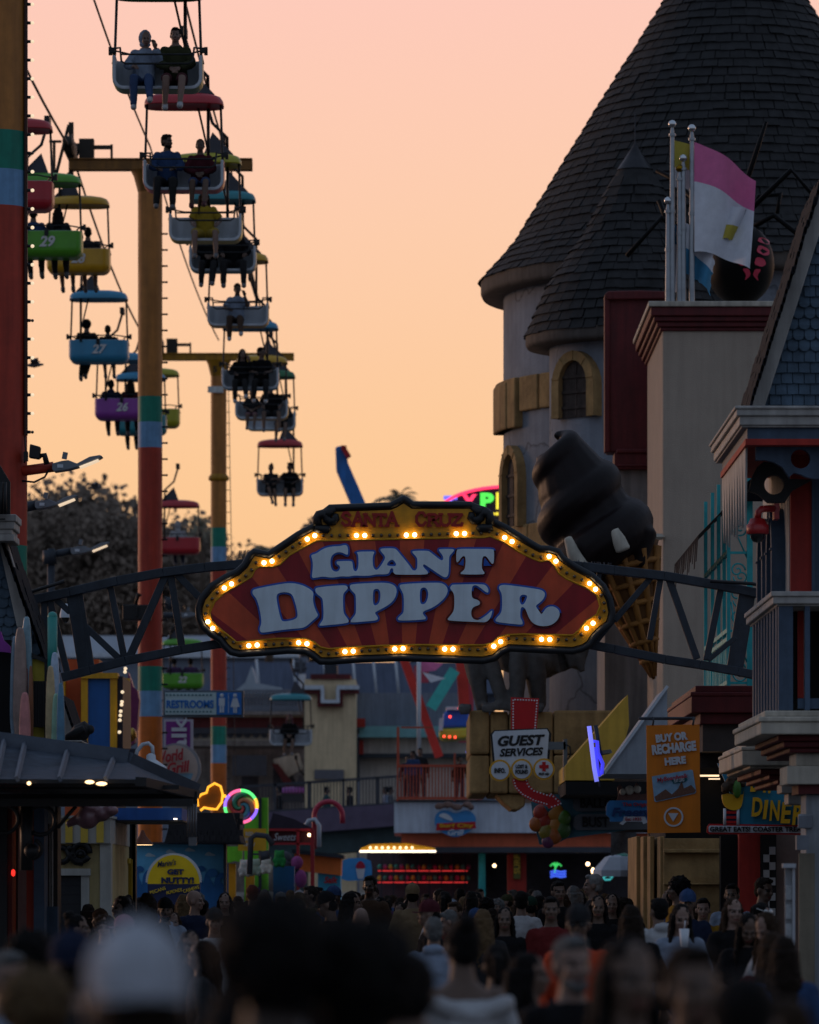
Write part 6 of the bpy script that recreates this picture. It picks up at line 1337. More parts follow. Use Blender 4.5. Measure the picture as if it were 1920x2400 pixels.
# GET NUTTY and mural
t=thing('get_nutty_sign','half round yellow nut stand sign reading GET NUTTY over a navy band','sign',P(407,2120,74))
yn=M('nutty_yellow','#e0bc14',.5,.08,4,.03); nv=M('nutty_navy','#16244a',.5,.12,4,.03)
shape([circ(407,2066,63,30,PI,2*PI,ry=64)],74,signw,t,'edge',.1,offset=.015); shape([circ(407,2072,61,30,PI,2*PI,ry=68)],74,yn,t,'yellow_panel',.05,front=.015); b=MB(); b.px(346,2072,469,2170,73.98,.08); b.build('navy_band',nv,t)
text("Marini's",368,2016,413,2030,73.97,nv,t,bold=.015,shear=.4,rot=R(-8)); text('GET',392,2037,431,2050,73.97,nv,t,bold=.06); text('NUTTY!',378,2056,455,2071,73.97,nv,t,bold=.06)
for w_,x,y,ro in(('PECANS',370,2087,-18),('ALMONDS',408,2089,-12),('CASHEWS',448,2084,-16)): text(w_,x-19,y-4,x+19,y+4,73.95,yn,t,bold=.01,rot=R(ro))
t=thing('ocean_mural','blue painted ocean mural wall with clouds and curling waves behind the nut sign','mural wall',P(420,2200,79))
b=MB(); b.px(318,1978,524,2300,79,.3); b.build('wall',M('mural_sky_blue','#58a4cc',.6,.15,3,.05),t); b=MB(); b.px(524,1975,530,2300,78.8,.5); b.px(314,1974,530,1979,78.8,.5); b.build('frame',steel,t)
ms=M('mural_deep_blue','#1d5e98',.6,.2,4,.05)
for i in range(9):
    x=325+i*24; shape([[(x-16,2140),(x-16,2050+8*(i%3)),(x-8,2034+8*(i%3)),(x+4,2028+8*(i%3)),(x+14,2036+8*(i%3)),(x+10,2044+8*(i%3)),(x+2,2042+8*(i%3)),(x-2,2052+8*(i%3)),(x+10,2075),(x+16,2140)]],79-.003*(i%3),ms,t,'wave_picture',.02,front=.02,smooth=2)
mc_=M('mural_cloud','#a8c0cc',.6,.1,4,0)
for x,y in((400,1996),(445,1992),(492,2002),(352,2004)): shape([[(x-14,y+4),(x-8,y-3),(x-2,y-6),(x+4,y-2),(x+12,y+1),(x+14,y+4)]],79,mc_,t,'cloud_picture',.01,front=.01,smooth=2)
shape([circ(498,2046,13,18,ry=10)],79,M('mural_blue','#2a6aa4',.6,.1,4,0),t,'whale_picture',.01,front=.035)
t=thing('nut_stand_roof','low dark shingled roof over the ocean mural','roof',P(470,1975,76)); b=MB()
for k in range(5):
    for i in range(12): x=395+i*14+(7 if k%2 else 0); b.px(x,1972-k*13-14,x+13,1972-k*13,77+k*.25-.01*(i%2),.06)
b.pp([(385,1976),(405,1905),(545,1905),(565,1976)],77.3,2.5); b.build('shingles',M('roof_shingle_dark','#1c1c20',.8,.3,5,.3),t)
t=thing('pendant_lamp','small dark pendant lamp shining on the mural left of the nut sign','lamp',P(334,1985,70)); p=P(334,1980,70); b=MB(); b.lathe([(.02,.2),(.05,.12),(.14,.02),(.15,0)],p,16); b.build('lamp_shade',M('copper_shade','#5a3426',.4,.2,5,.05,metal=.6),t); b=MB(); b.lathe([(0,-.005),(.135,-.005),(.13,.02)],p,16); b.build('bulb',M('pendant_glow',(1,.62,.30),.4,0,1,0,emit=2.5),t)
ALB=1.7  # far end: every base colour raised, painting in distance haze
haze_ink=M('hazed_black','#34373e',.8,.2,4,.05)  # black lightened so distance haze sits in the colour
# ================================================================ far end of the boardwalk
# grill building with deck
gb=thing('surf_grill_building','low white fascia grill building with orange band and railed deck on top','building',P(1170,2100,130))
fw=M('fascia_white','#9aa2ae',.6,.1,2,.06,streak=.15); ob=M('salmon_band','#b85a3c',.6,.12,3,.06,streak=.1)
b=MB(); b.px(924,1879,1560,1952,130,9); b.build('fascia',fw,gb); b=MB(); b.px(941,1953,1560,1985,130.4,8); b.build('orange_band',ob,gb); b=MB(); b.px(930,1985,1560,1998,130.2,9); b.px(924,1875,1560,1879,129.9,9); b.build('dark_edge',haze_ink,gb)
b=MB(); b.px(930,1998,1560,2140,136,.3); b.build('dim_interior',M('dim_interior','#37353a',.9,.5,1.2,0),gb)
b=MB(); b.px(1190,2000,1234,2140,131,.4); b.build('red_pillar',redw,gb); b=MB(); b.px(1204,2002,1220,2060,130.9,.1); b.build('hanging_sign',M('olive_sign','#4a4a20',.6,.2,20,0),gb); text('SURF',-22,-7,22,7,130.85,M('dull_yellow_ink','#a88a2a',.5,.1,4,0),gb,M4=Matrix.Translation(P(1212,2026,130.85))@Matrix.Rotation(-PI/2,4,'Y')@Matrix.Translation(-P(0,0,130.85)),bold=.02)
b=MB(); b.px(1122,2000,1138,2140,131,.3); b.build('teal_post',tl,gb)
for x,y,r in((1159,2029,4),(1378,2025,4.5),(1390,2041,4),(1401,2041,4)):
    b=MB(); b.sph(P(x,y,130.6),(S(r,130),.05,S(r*(1.7 if y>2035 else 1),130)),10,7); b.build('lamp',warm if r<4.2 else warm,gb)
t=thing('grill_logo_sign','blue heart shaped surf grill logo sign with red band on the white fascia','sign',P(1067,1962,129.7))
shape([[(1018,1915),(1030,1900),(1050,1898),(1068,1908),(1088,1898),(1106,1902),(1118,1918),(1112,1940),(1092,1955),(1066,1964),(1040,1954),(1020,1938)]],129.7,M('logo_blue','#2a6a9c',.5,.15,5,.03),t,'heart',.1,smooth=2)
shape([[(1026,1912),(1040,1904),(1056,1912),(1064,1926),(1050,1922),(1040,1918)]],129.7,signw,t,'wave_picture',.03,front=.03,smooth=2)
shape([[(1024,1930),(1114,1926),(1116,1942),(1022,1947)]],129.7,signred,t,'band',.04,front=.04); text('Surf City',1030,1930,1110,1942,129.64,signyel,t,bold=.04); text('Grill',1050,1944,1088,1958,129.64,signw,t,bold=.02,shear=.3)
b=MB()
for x,y,rx in((1030,1890,12),(1050,1886,14),(1072,1892,13),(1095,1886,10),(1104,1892,8)): b.sph(P(x,y,129.6),(S(rx,130),.08,S(8,130)),10,7)
me=baked(b,[remesh(.03,1,.05,.08)],[M('food_brown','#5a4640',.7,.4,9,.2)]); me.transform(Matrix.Translation(-ORG[t.name])); mesh_obj('food_picture',me,None,t)
t=thing('deck_railing','orange red painted railing round the grill roof deck','railing',P(1015,1878,129.8))
rl=M('rust_railing','#8a3a26',.6,.15,5,.08)
b=MB(); b.px(930,1792,1130,1798,129.8,.1); b.px(930,1868,1130,1874,129.8,.1); b.px(930,1760,934,1878,129.75,.12); b.px(1064,1765,1068,1878,129.75,.12); b.px(930,1704,936,1800,130.5,.1); b.px(940,1703,1015,1707,131,.1); b.build('rail',rl,t); b=MB()
for i in range(26): b.px(938+i*7.4,1798,941+i*7.4,1868,129.85,.05)
b.build('balusters',rl,t)
for x,top,Y,k_,la,tc_ in((968,1757,131.2,'lookr','person in blue standing at the left of the roof deck','blue'),(985,1750,131.8,'stand','person in grey standing second on the roof deck','charcoal'),(1078,1770,132,'look','person in dark clothes alone at the right of the roof deck','black'),(955,1768,132.4,'stand','shorter person in navy behind the deck corner post','navy')):
    pz=P(x,1878,Y); person(la,pz,0,kind=k_,tc=tc_,scale=(P(x,top,Y).z-pz.z)/1.8,group='people on the roof deck')
# game stall and lit canopy
t=thing('game_stall','dim game stall with red lit shelves of plush prizes at the far end','stall',P(990,2100,134))
b=MB(); b.px(860,1998,1122,2140,134.6,.3); b.build('back_wall',M('stall_dark','#3a343a',.9,.4,1.5,0),t)
rg=M('red_strip_light',(1,.05,.05),.4,0,1,0,emit=.55); b=MB()
for y in(2040,2067): b.px(886,y,1096,y+2.6,134.2,.05)
b.build('strip_lights',rg,t); b=MB()
for i in range(8): b.px(893+i*28,2000,896+i*28,2110,134.1,.05)
b.build('uprights',steel,t)
b=MB()
for i in range(34):
    x=890+ (i%17)*13; y=2032 if i<17 else 2058; b.cur=i%3; b.sph(P(x,y,134.4),(S(5.5,134),.06,S(6.5,134)),8,6)
b.build('plush_prizes',[M('plush_teal','#3a7a6a',.9,.3,9,0),M('plush_pink','#8a3a5a',.9,.3,9,0),M('plush_yellow','#9a8a3a',.9,.3,9,0)],t,kind='stuff')
t=thing('lit_canopy','small yellow edged canopy with a bright white tube light and row of bulbs','canopy',P(932,2002,118))
b=MB(); b.pp([(845,1988),(870,1978),(955,1976),(1020,1988),(1020,1992),(845,1993)],118,2); b.build('roof',yellow,t); b=MB(); b.px(843,1993,1022,1998,117.9,.05); b.build('tube_light',M('white_tube',(1,.80,.58),.4,0,1,0,emit=2.6),t); b=MB()
for i in range(8): b.sph(P(868+i*14,1987,117.9),.035,7,5)
b.build('bulbs',M('canopy_bulb',(1,.7,.4),.4,0,1,0,emit=2.2),t,kind='stuff')
# ride behind: red and teal beams, flag pole, car
t=thing('amusement_ride','red diagonal beams and a teal beam of a tall ride behind the deck','ride',P(1000,1760,150))
b=MB(); b.bar(P(945,1540,150),P(1030,1775,150),S(20,150),.3); b.bar(P(1080,1520,150.4),P(1090,1680,150.4),S(26,150),.3); b.build('red_beam',M('ride_red','#a82a22',.5,.15,3,.05),t); b=MB(); b.bar(P(1010,1660,149.8),P(1066,1570,149.8),S(26,150),.3); b.build('teal_beam',M('ride_teal','#3a9a94',.5,.15,3,.05),t)
b=MB(); b.px(1075,1560,1110,1740,151,.4); b.px(970,1560,1005,1600,151,.2); b.build('pink_panel',M('ride_pink','#8a3a4a',.6,.15,3,.05),t)
t=thing('flagpole','thin white flagpole with red, white and pink pennants beside the ride beams','flagpole',P(982,1760,146)); b=MB(); b.tube([P(982,1540,146),P(982,1770,146)],.06,8); b.build('pole',signw,t)
b=MB(); b.add([P(986,1545,146),P(1040,1555,146.1),P(1020,1572,146),P(990,1575,146)],[(0,1,2,3)]); b.build('pennant',pinkf,t); b=MB(); b.add([P(990,1575,146),P(1045,1590,146.1),P(1010,1600,146)],[(0,1,2)]); b.build('pennant',whitef,t)
t=thing('ride_car','small blue white and yellow ride vehicle with red lamps by the ledge','ride car',P(1068,1735,138))
b=MB(); b.pp([(1034,1700),(1040,1672),(1054,1660),(1100,1658),(1100,1705),(1034,1708)],138,2); b.build('cab',M('car_blue','#2450a0',.4,.12,4,.03),t,bevel=.1); b=MB(); b.pp([(1030,1708),(1102,1705),(1102,1730),(1040,1734),(1030,1726)],137.9,2.2); b.build('lower_body',M('car_yellow','#9a982c',.45,.12,4,.03),t,bevel=.1); b=MB(); b.pp([(1030,1684),(1041,1682),(1038,1712),(1028,1712)],137.7,.2); b.px(1046,1656,1102,1664,137.8,2); b.build('white_trim',signw,t)
rl_=M('red_lamp',(1,.06,.03),.4,0,1,0,emit=3.); b=MB()
for x,y in((1077,1660),(1055,1680),(1041,1726),(1054,1727),(1067,1728)): b.sph(P(x,y,137.6),.035,8,6)
b.build('red_lamps',rl_,t,kind='stuff'); b=MB()
for x,y in((1097,1729),(1096,1763)): b.sph(P(x,y,137.5),.035,8,6)
b.build('blue_lamps',M('blue_lamp',(.15,.15,1),.4,0,1,0,emit=3.),t,kind='stuff')
# blue ride arm against the sky
t=thing('boom_ride','tall blue ride boom with a red hooked tip leaning left above the sign','ride',P(850,1260,170)); b=MB(); b.pp([(786,1048),(800,1044),(811,1052),(816,1085),(840,1140),(870,1210),(900,1290),(850,1290),(826,1190),(788,1100)],170,1.2); b.build('boom',M('boom_blue','#1f5690',.5,.15,2,.06,streak=.2),t,bevel=.04); b=MB(); b.bar(P(806,1052,170),P(818,1072,170),.16,.5); b.bar(P(800,1049,170),P(812,1050,170),.12,.5); b.build('hook',signred,t)
# LED ride sign half hidden by the tower
t=thing('led_ride_sign','dark oval LED sign with glowing red, green and yellow letters half hidden by tower','neon sign',P(1180,1240,150))
shape([circ(1195,1200,165,40,ry=62)],150,M('sign_deep_purple','#1a1236',.5,.1,4,0),t,'disc',.3)
le=lambda n,c,e=1.6:M(n,c,.4,0,1,0,emit=e)
b=MB(); b.tube([P(x,y,149.9) for x,y in circ(1195,1200,163,50,PI,2*PI,ry=60)],.05,6); b.build('red_border',le('led_red',(1,.04,.12)),t)
for ch_,x0,x1,c in(('T',1040,1072,le('led_blue',(.16,.18,1.),1.1)),('Y',1082,1118,M('led_red','#f00')),('P',1126,1158,le('led_green',(.10,.9,.10),1.1)),('H',1163,1196,le('led_yellow',(1,.8,.06),1.1)),('O',1200,1232,M('led_blue','#f00')),('O',1236,1268,M('led_red','#f00')),('N',1272,1304,M('led_green','#f00'))): text(ch_,x0,1153+abs(x0-1150)*.08,x1,1192+abs(x0-1150)*.08,149.9,c,t,bold=.05)
b=MB()
for i in range(14): b.sph(P(1120+i*9,1208+4*math.sin(i),149.8),.05,7,5)
b.build('yellow_leds',M('led_yellow','#f00'),t,kind='stuff')
# mustard tower and neighbours
st=thing('mustard_station','mustard stucco station tower with maroon parapet and stepped maroon trim','building',P(775,2092,172))
mu=M('mustard_stucco','#a8977a',.8,.12,2,.2,streak=.15)
b=MB(); b.px(714,1592,834,2092,172,6); b.build('wall',mu,st); b=MB(); b.px(728,1580,822,1592,171.9,6); b.px(706,1616,750,1626,171.8,.3); b.px(796,1616,842,1626,171.8,.3); b.px(744,1626,752,1656,171.8,.3); b.px(796,1626,804,1656,171.8,.3); b.px(744,1648,804,1656,171.7,.3); b.build('maroon_trim',maroon,st); b=MB(); b.px(712,1606,758,1616,171.7,.3); b.px(790,1606,842,1616,171.7,.3); b.px(752,1612,760,1648,171.65,.3); b.px(788,1612,796,1648,171.65,.3); b.px(752,1640,796,1648,171.6,.3); b.build('white_trim',signw,st)
b=MB(); b.px(737,1804,806,1826,171.9,.2); b.build('window',M('grey_shutter','#4a4a50',.6,.15,6,.05),st); b=MB(); b.px(760,1556,790,1580,173,2); b.build('chimney',steel,st)
nb=thing('grey_annex','grey blue block annex with teal awning and white lower wall right of the tower','building',P(900,2092,176)); b=MB(); b.px(836,1624,1120,1712,176,5); b.build('upper_wall',M('slate_grey_wall','#5c626e',.8,.15,1.2,.1,streak=.2),nb); b=MB(); b.px(842,1702,1120,1728,175,5); b.build('awning',M('dull_teal_awning','#5a8488',.7,.12,3,.05),nb); b=MB(); b.px(838,1728,1120,1768,175.6,5); b.px(842,1775,1120,2092,176,5); b.build('lower_wall',M('pale_wall','#9a948e',.8,.12,2,.1,streak=.2),nb); b=MB(); b.px(838,1766,1120,1776,175.4,5); b.px(826,1730,842,1830,175,1); b.build('dark_band',steel,nb); b=MB(); b.px(840,1735,852,1768,175.3,.4); b.px(836,1684,856,1704,174.6,.5); b.build('red_post',redw,nb)
wd=thing('timber_station','weathered timber chairlift station with railed deck, maroon fascia and arcade trim','building',P(560,2092,182))
ow=M('dark_weathered_timber','#6a6562',.85,.3,2,.3,streak=.3)
b=MB(); b.px(400,1745,738,2092,186,6); b.px(440,1736,736,1748,181,4); b.px(430,1667,740,1675,180.5,5); b.build('timber_wall',ow,wd); b=MB(); b.px(430,1681,736,1706,181,4); b.build('maroon_fascia',maroon,wd); b=MB(); b.px(430,1675,736,1681,180.8,4.4); b.px(430,1720,736,1737,181.2,4); b.build('cream_band',offw,wd); b=MB()
for i in range(15): c=P(440+i*20,1722,181.1); b.lathe([(.0,0),(.12,0)],c,12,M4=Matrix.Rotation(PI/2,4,'X'))
b.px(430,1706,736,1720,181,4); b.build('arcade_trim',haze_ink,wd); b=MB()
for i in range(20): b.px(575+i*8,1622,579+i*8,1664,181,.1)
b.px(570,1616,740,1623,181,.15); b.px(400,1655,740,1667,182,3); b.build('deck_railing',M('grey_railing','#565c66',.6,.15,5,.05),wd)
b=MB(); b.pp([(640,1790),(660,1770),(720,1880),(640,1880)],178,1); b.px(566,1820,606,1900,178,.3); b.px(545,1770,625,1818,177,.8); b.build('hanging_box',haze_ink,wd); b=MB(); b.pp([(636,1790),(652,1790),(690,1840),(672,1846)],177.5,.3); b.build('red_brace',maroon,wd); b=MB(); b.pp([(640,1780),(700,1765),(712,1800),(660,1830)],177.8,.3); b.build('cream_stairs',offw,wd)
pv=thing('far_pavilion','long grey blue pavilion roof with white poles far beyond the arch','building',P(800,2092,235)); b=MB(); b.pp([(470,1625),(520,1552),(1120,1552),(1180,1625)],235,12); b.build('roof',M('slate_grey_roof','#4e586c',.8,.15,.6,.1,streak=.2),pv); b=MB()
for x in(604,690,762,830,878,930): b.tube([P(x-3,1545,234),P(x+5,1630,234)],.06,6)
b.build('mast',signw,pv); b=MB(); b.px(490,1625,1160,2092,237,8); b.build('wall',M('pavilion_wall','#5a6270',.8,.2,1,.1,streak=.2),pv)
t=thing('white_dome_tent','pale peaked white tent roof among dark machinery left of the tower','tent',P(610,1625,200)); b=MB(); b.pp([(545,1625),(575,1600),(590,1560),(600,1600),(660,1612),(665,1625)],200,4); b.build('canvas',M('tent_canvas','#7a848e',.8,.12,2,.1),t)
t=thing('lattice_mast','dark machinery and antenna mast behind the mustard tower','mast',P(705,1625,178)); b=MB(); b.tube([P(705,1545,178),P(705,1640,178)],.07,6); b.tube([P(685,1570,178),P(720,1566,178)],.05,5); b.px(690,1552,716,1575,178,.4); b.build('mast',haze_ink,t); b=MB(); b.px(700,1580,716,1620,177.8,.5); b.build('white_box',signw,t)
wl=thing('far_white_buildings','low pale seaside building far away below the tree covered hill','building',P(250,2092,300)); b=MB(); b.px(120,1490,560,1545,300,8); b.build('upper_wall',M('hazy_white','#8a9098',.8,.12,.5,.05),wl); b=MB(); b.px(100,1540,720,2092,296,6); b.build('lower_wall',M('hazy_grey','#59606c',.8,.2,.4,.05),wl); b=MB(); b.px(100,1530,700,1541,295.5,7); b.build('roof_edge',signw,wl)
# bridge with railing
br=thing('pedestrian_bridge','dark pedestrian bridge with black railing rising to the right across the view','bridge',P(790,2092,160))
b=MB(); b.prism([P(560,1908,160),P(1000,1880,160),P(1000,1930,160),P(560,1965,160)],(0,5,0)); b.build('deck_edge',M('plum_concrete','#4a4254',.8,.2,2,.1),br); b=MB(); b.prism([P(620,1960,160.5),P(1000,1926,160.5),P(1000,1980,160.5),P(620,2015,160.5)],(0,5,0)); b.px(690,1985,720,2092,161,2); b.build('underside',M('dark_green_steel','#2a3a3e',.7,.2,3,.1),br)
b=MB(); b.bar(P(560,1845,160.05),P(1000,1815,160.05),.08,.08); b.bar(P(560,1906,160.05),P(1000,1878,160.05),.06,.06)
for i in range(56): x=562+i*7.6; y=1845-(x-560)*30/440; b.bar(P(x,y,160.05),P(x,y+62,160.05),.028,.03)
for i in range(6): x=565+i*80; y=1845-(x-560)*30/440; b.bar(P(x,y-2,160.05),P(x,y+63,160.05),.08,.08)
b.build('railing',haze_ink,br)
for x,la,tc_ in((655,'person in black crossing the bridge above the purple canopy','black'),(765,'person in teal crossing the bridge middle','teal'),(820,'person in charcoal crossing the bridge','charcoal'),(905,'person in pale blue crossing the bridge near the deck','pale blue'),(915,'person in grey leaning at the bridge end','grey')):
    pz=P(x,1842,162.5)-Vector((0,0,1.66)); person(la,pz,random.choice([PI/2,-PI/2]),tc=tc_,scale=.93,group='people crossing the bridge')
# stalls in the middle distance
t=thing('green_column_shop','bright green column shop front with yellow panels and a little green roof','shop',P(610,2120,98)); gn=M('bright_green_board','#5aa828',.6,.12,4,.05,streak=.1)
b=MB(); b.px(573,1870,628,2140,98,.5); b.pp([(530,1984),(568,1984),(566,2022),(550,2018),(535,2022),(528,2020)],96,.5); b.build('column',gn,t); b=MB(); b.px(536,2024,552,2130,96.2,.4); b.px(576,2050,596,2120,95.5,.3); b.build('yellow_panel',yellow,t); b=MB(); b.px(520,2024,536,2130,96.4,.4); b.px(640,2030,690,2120,99,.5); b.build('blue_panel',bluep,t); b=MB(); b.px(606,1870,613,2140,97.9,.1); b.build('steel_strip',steel,t)
t=thing('yellow_poster','yellow poster board with red bottle picture and white words','sign',P(592,1996,95)); b=MB(); b.px(558,1942,624,1994,95,.06); b.build('board',M('poster_yellow','#b08a1a',.5,.1,4,.03),t); text('RED\nHOT\nNOW',572,1950,598,1984,94.96,signw,t,bold=.02); b=MB(); b.sph(P(563,1958,94.95),(.04,.03,.09),10,8); b.build('bottle_picture',signred,t)
# neon candy and lollipop
t=thing('lollipop_neon','round swirl lollipop sign ringed by multicoloured neon','neon sign',P(565,1940,93)); shape([circ(565,1890,36,30)],93,M('lolly_dark','#6a4a44',.35,.3,7,.03),t,'disc',.1)
for k,c in enumerate(('#a83a3a','#3a8a6a','#c07a5a','#3a7a8a')):
    pts=[]; 
    for i in range(14): f=i/13; a=k*PI/2+f*3.6; pts.append((565+32*f*math.cos(a),1890+32*f*math.sin(a)))
    b=MB(); b.tube([P(x,y,92.95) for x,y in pts],[.02+.05*i/13 for i in range(14)],6); b.build('swirl',M('lolly_'+str(k),c,.4,.2,6,.03,spec=.6),t)
for a0,a1,c in((-.5,.15,(1,.55,.05)),(.15,.9,(.25,.12,1)),(.9,1.9,(1,.12,.3)),(1.9,2.4,(1,.5,.05)),(2.4,3.1,(.1,.9,.2)),(3.1,3.9,(.3,.15,1)),(3.9,4.7,(1,.12,.3)),(4.7,5.8,(.1,.85,.2))):
    b=MB(); b.tube([P(x,y,92.9) for x,y in circ(565,1890,37.5,12,a0,a1)],.028,7); b.build('neon_tube',M('neon_%d'%int(a0*10),c,.4,0,1,0,emit=1.5),t)
b=MB(); b.px(556,1928,561,1942,92.9,.03); b.build('stick',signw,t)
t=thing('candy_neon','amber neon outline sign shaped like a wrapped candy','neon sign',P(490,1900,90)); pl=[(464,1890),(462,1872),(472,1862),(484,1858),(488,1845),(503,1836),(517,1843),(522,1862),(520,1880),(508,1897),(494,1896),(478,1893),(470,1900)]
shape([pl],90,M('amber_board','#6a4a10',.5,.2,6,.03),t,'panel',.08); b=MB(); b.tube([P(x,y,89.95) for x,y in pl],.022,7); b.sph(P(527,1866,89.95),.03,8,6); b.build('neon_tube',le('amber_neon',(1,.42,.03),1.6),t)
t=thing('stall_roofline','dark flat stall roof and lamp standard between mural and candy signs','roof',P(560,2010,88)); b=MB(); b.px(500,1905,562,1972,88.5,2); b.tube([P(585,2050,88),P(588,1965,88),P(600,1957,88),P(625,1960,88),P(640,1980,88)],.05,7); b.px(588,2000,640,2004,88,.05); b.tube([P(618,1995,88),P(622,2015,88)],.09,8); b.build('frame',haze_ink,t)
for i,(x,y,c,la) in enumerate(((574,2032,'#9a9a94','white and green plush prize, first hanging by the green column'),(598,2030,'#7a8a7a','white and green plush prize, middle of the hanging row'),(624,2026,'#a4a49a','white and green plush prize, right of the hanging row'),(655,2010,'#1f6a34','big green plush prize under the red canopy'))):
    t=thing('plush_toy',la,'plush toy',P(x,y+16,93),'plush prizes hanging at the stall'); pm_=M('plush_%d'%i,c,.95,.25,10,.3); b=MB(); b.sph(P(x,y-4,93),(.10,.09,.10),12,8); b.sph(P(x,y+8,93),(.12,.1,.11),12,8)
    for dx in(-8,8): b.sph(P(x+dx,y-14,93),.035,8,6); b.sph(P(x+dx*1.3,y+8,92.95),(.05,.04,.06),8,6); b.sph(P(x+dx,y+18,92.95),(.045,.06,.05),8,6)
    me=baked(b,[remesh(.018,2)],[pm_]); me.transform(Matrix.Translation(-ORG[t.name])); mesh_obj('body',me,pm_,t)
t=thing('red_canopy_stall','dark red framed stall canopy with white script lettering','stall',P(690,2120,104)); b=MB(); b.px(626,1942,734,1948,104,.3); b.px(626,1975,734,1980,104,.3); b.px(695,1945,702,2130,104,.2); b.px(728,1945,737,2130,103.8,.2); b.px(624,1942,630,2000,104,.2); b.build('frame',M('crimson_frame','#7a1620',.5,.15,4,.05),t); b=MB(); b.px(630,1948,734,1975,104.1,.1); b.build('name_board',M('maroon_board','#3a1018',.6,.15,4,.03),t); text('Sweets',642,1953,694,1970,104.05,signw,t,bold=.0,shear=.35)
b=MB(); b.pp([(628,1942),(640,1905),(690,1920),(734,1942)],104.4,3); b.build('tent_roof',M('dark_plum_canvas','#22202c',.8,.2,3,.1),t); b=MB(); b.sph(P(725,1957,103.9),.035,8,6); b.build('lamp',warm,t)
t=thing('candy_arch','curved red and white striped candy cane arch standing before the bridge','arch',P(760,2100,110)); b=MB(); b.tube([P(x,y,110) for x,y in [(737,1990),(737,1925)]+circ(770,1912,33,14,PI,2*PI)+[(803,1930)]],.055,8); b.build('cane',M('candy_red','#8a2438',.4,.2,20,.03),t); b=MB(); b.tube([P(x,y,109.9) for x,y in [(715,1938),(724,1924),(738,1920),(748,1935),(748,1985)]],.05,8); b.build('white_cane',M('candy_white','#8a929c',.4,.1,5,.03),t)
t=thing('treat_hut','orange sided treat hut with grey slanted roof and teal base','hut',P(755,2130,108)); b=MB(); b.pp([(690,2000),(800,2012),(798,2052),(692,2040)],108,2.5); b.build('orange_wall',M('hut_orange','#b8602a',.6,.12,4,.05),t); b=MB(); b.pp([(684,1990),(806,2004),(806,2012),(684,2000)],107.8,2.8); b.build('roof',steel,t); b=MB(); b.px(745,2045,798,2140,108.1,2); b.build('teal_base',M('hut_teal','#2a7a98',.6,.12,4,.05),t); text('Salk',760,2055,792,2070,108.05,signred,t,bold=.03,shear=.2).name; 
t=thing('shave_ice_sign','blue sign with a red and white shaved ice cup picture','sign',P(835,2070,112)); shape([[(800,2012),(868,2010),(873,2040),(870,2062),(798,2066),(795,2040)]],112,M('ice_blue','#2f78b0',.5,.1,4,.03),t,'board',.08,smooth=1); shape([[(834,2036),(856,2036),(852,2060),(839,2060)]],112,signw,t,'cup_picture',.02,front=.02); shape([[(833,2036),(836,2024),(845,2017),(854,2024),(857,2036)]],112,M('syrup_red','#8a1830',.5,.1,4,0),t,'ice_picture',.02,front=.025,smooth=1)
t=thing('prize_figure','tall black and yellow costumed prize figure hanging at the red post','plush toy',P(670,2090,100)); b=MB(); b.sph(P(668,2012,100),(.14,.12,.14),14,10); b.tube([P(668,2020,100),P(662,2050,100),P(655,2085,100)],[.14,.17,.12],12); b.tube([P(690,2030,100),P(696,2060,100)],[.1,.06],8); me=baked(b,[remesh(.02,2)],[haze_ink]); me.transform(Matrix.Translation(-ORG[t.name])); mesh_obj('body',me,haze_ink,t); b=MB(); b.px(652,2036,680,2050,99.8,.1); b.build('yellow_tag',yellow,t); b=MB(); b.sph(P(696,2022,99.9),(.12,.1,.13),12,8); b.sph(P(705,2060,99.9),(.12,.1,.18),12,8); b.build('pink_plush',M('plush_mauve','#7a3a6a',.95,.25,10,.2),t)
# right of centre: umbrella, figure banner, neon signs
t=thing('white_umbrella','white cafe umbrella with teal top in front of the dark grill front','umbrella',P(1450,2120,100)); b=MB(); b.lathe([(.02,.34),(.28,.26),(.52,.0),(.52,-.12)],P(1452,2040,100),8,sm=False); b.build('canopy',M('umbrella_canvas','#8f98a4',.8,.1,4,.05),t); b=MB(); b.lathe([(.0,.36),(.2,.29),(.22,.27)],P(1458,2040,100),8,sm=False); b.build('cap',green,t); b=MB(); b.tube([P(1475,2020,99.5),P(1475,2130,99.5)],.03,6); b.build('pole',haze_ink,t)
t=thing('picture_banner','hanging banner with pale swirling picture on blue beside the stone blocks','banner',P(1460,2010,90)); b=MB(); n=8
for i in range(n):
    x0_,x1_=1432+i*7.5,1432+(i+1)*7.5; y_=math.sin(i/n*PI)*.15
    b.quad(P(x0_,1944,90+y_),P(x1_,1944,90+math.sin((i+1)/n*PI)*.15),P(x1_,2006-4*i*.5,90+math.sin((i+1)/n*PI)*.15),P(x0_,2006-4*i*.5,90+y_),True)
pmn=M('banner_picture','#5a6672',.6,.9,2.5,0); b.build('cloth',pmn,t)
t=thing('palm_neon','small green and blue palm tree neon in the dark window','neon sign',P(1308,2060,129)); b=MB()
for a in(-2.6,-2.0,-1.2,-.5): b.tube([P(1303,2032,129),P(1303+9*math.cos(a),2032+7*math.sin(a)-4,129),P(1303+15*math.cos(a),2032+9*math.sin(a)+3,129)],.022,6)
b.tube([P(1303,2030,129),P(1300,2045,129)],.022,6); b.build('green_tube',le('neon_green',(.05,.6,.12),.9),t); b=MB()
for y in(2044,2050,2056): b.tube([P(1290,y,129),P(1302,y-3,129),P(1315,y,129),P(1327,y-2,129)],.024,6)
b.build('blue_tube',le('neon_blue',(.06,.14,.9),.9),t)
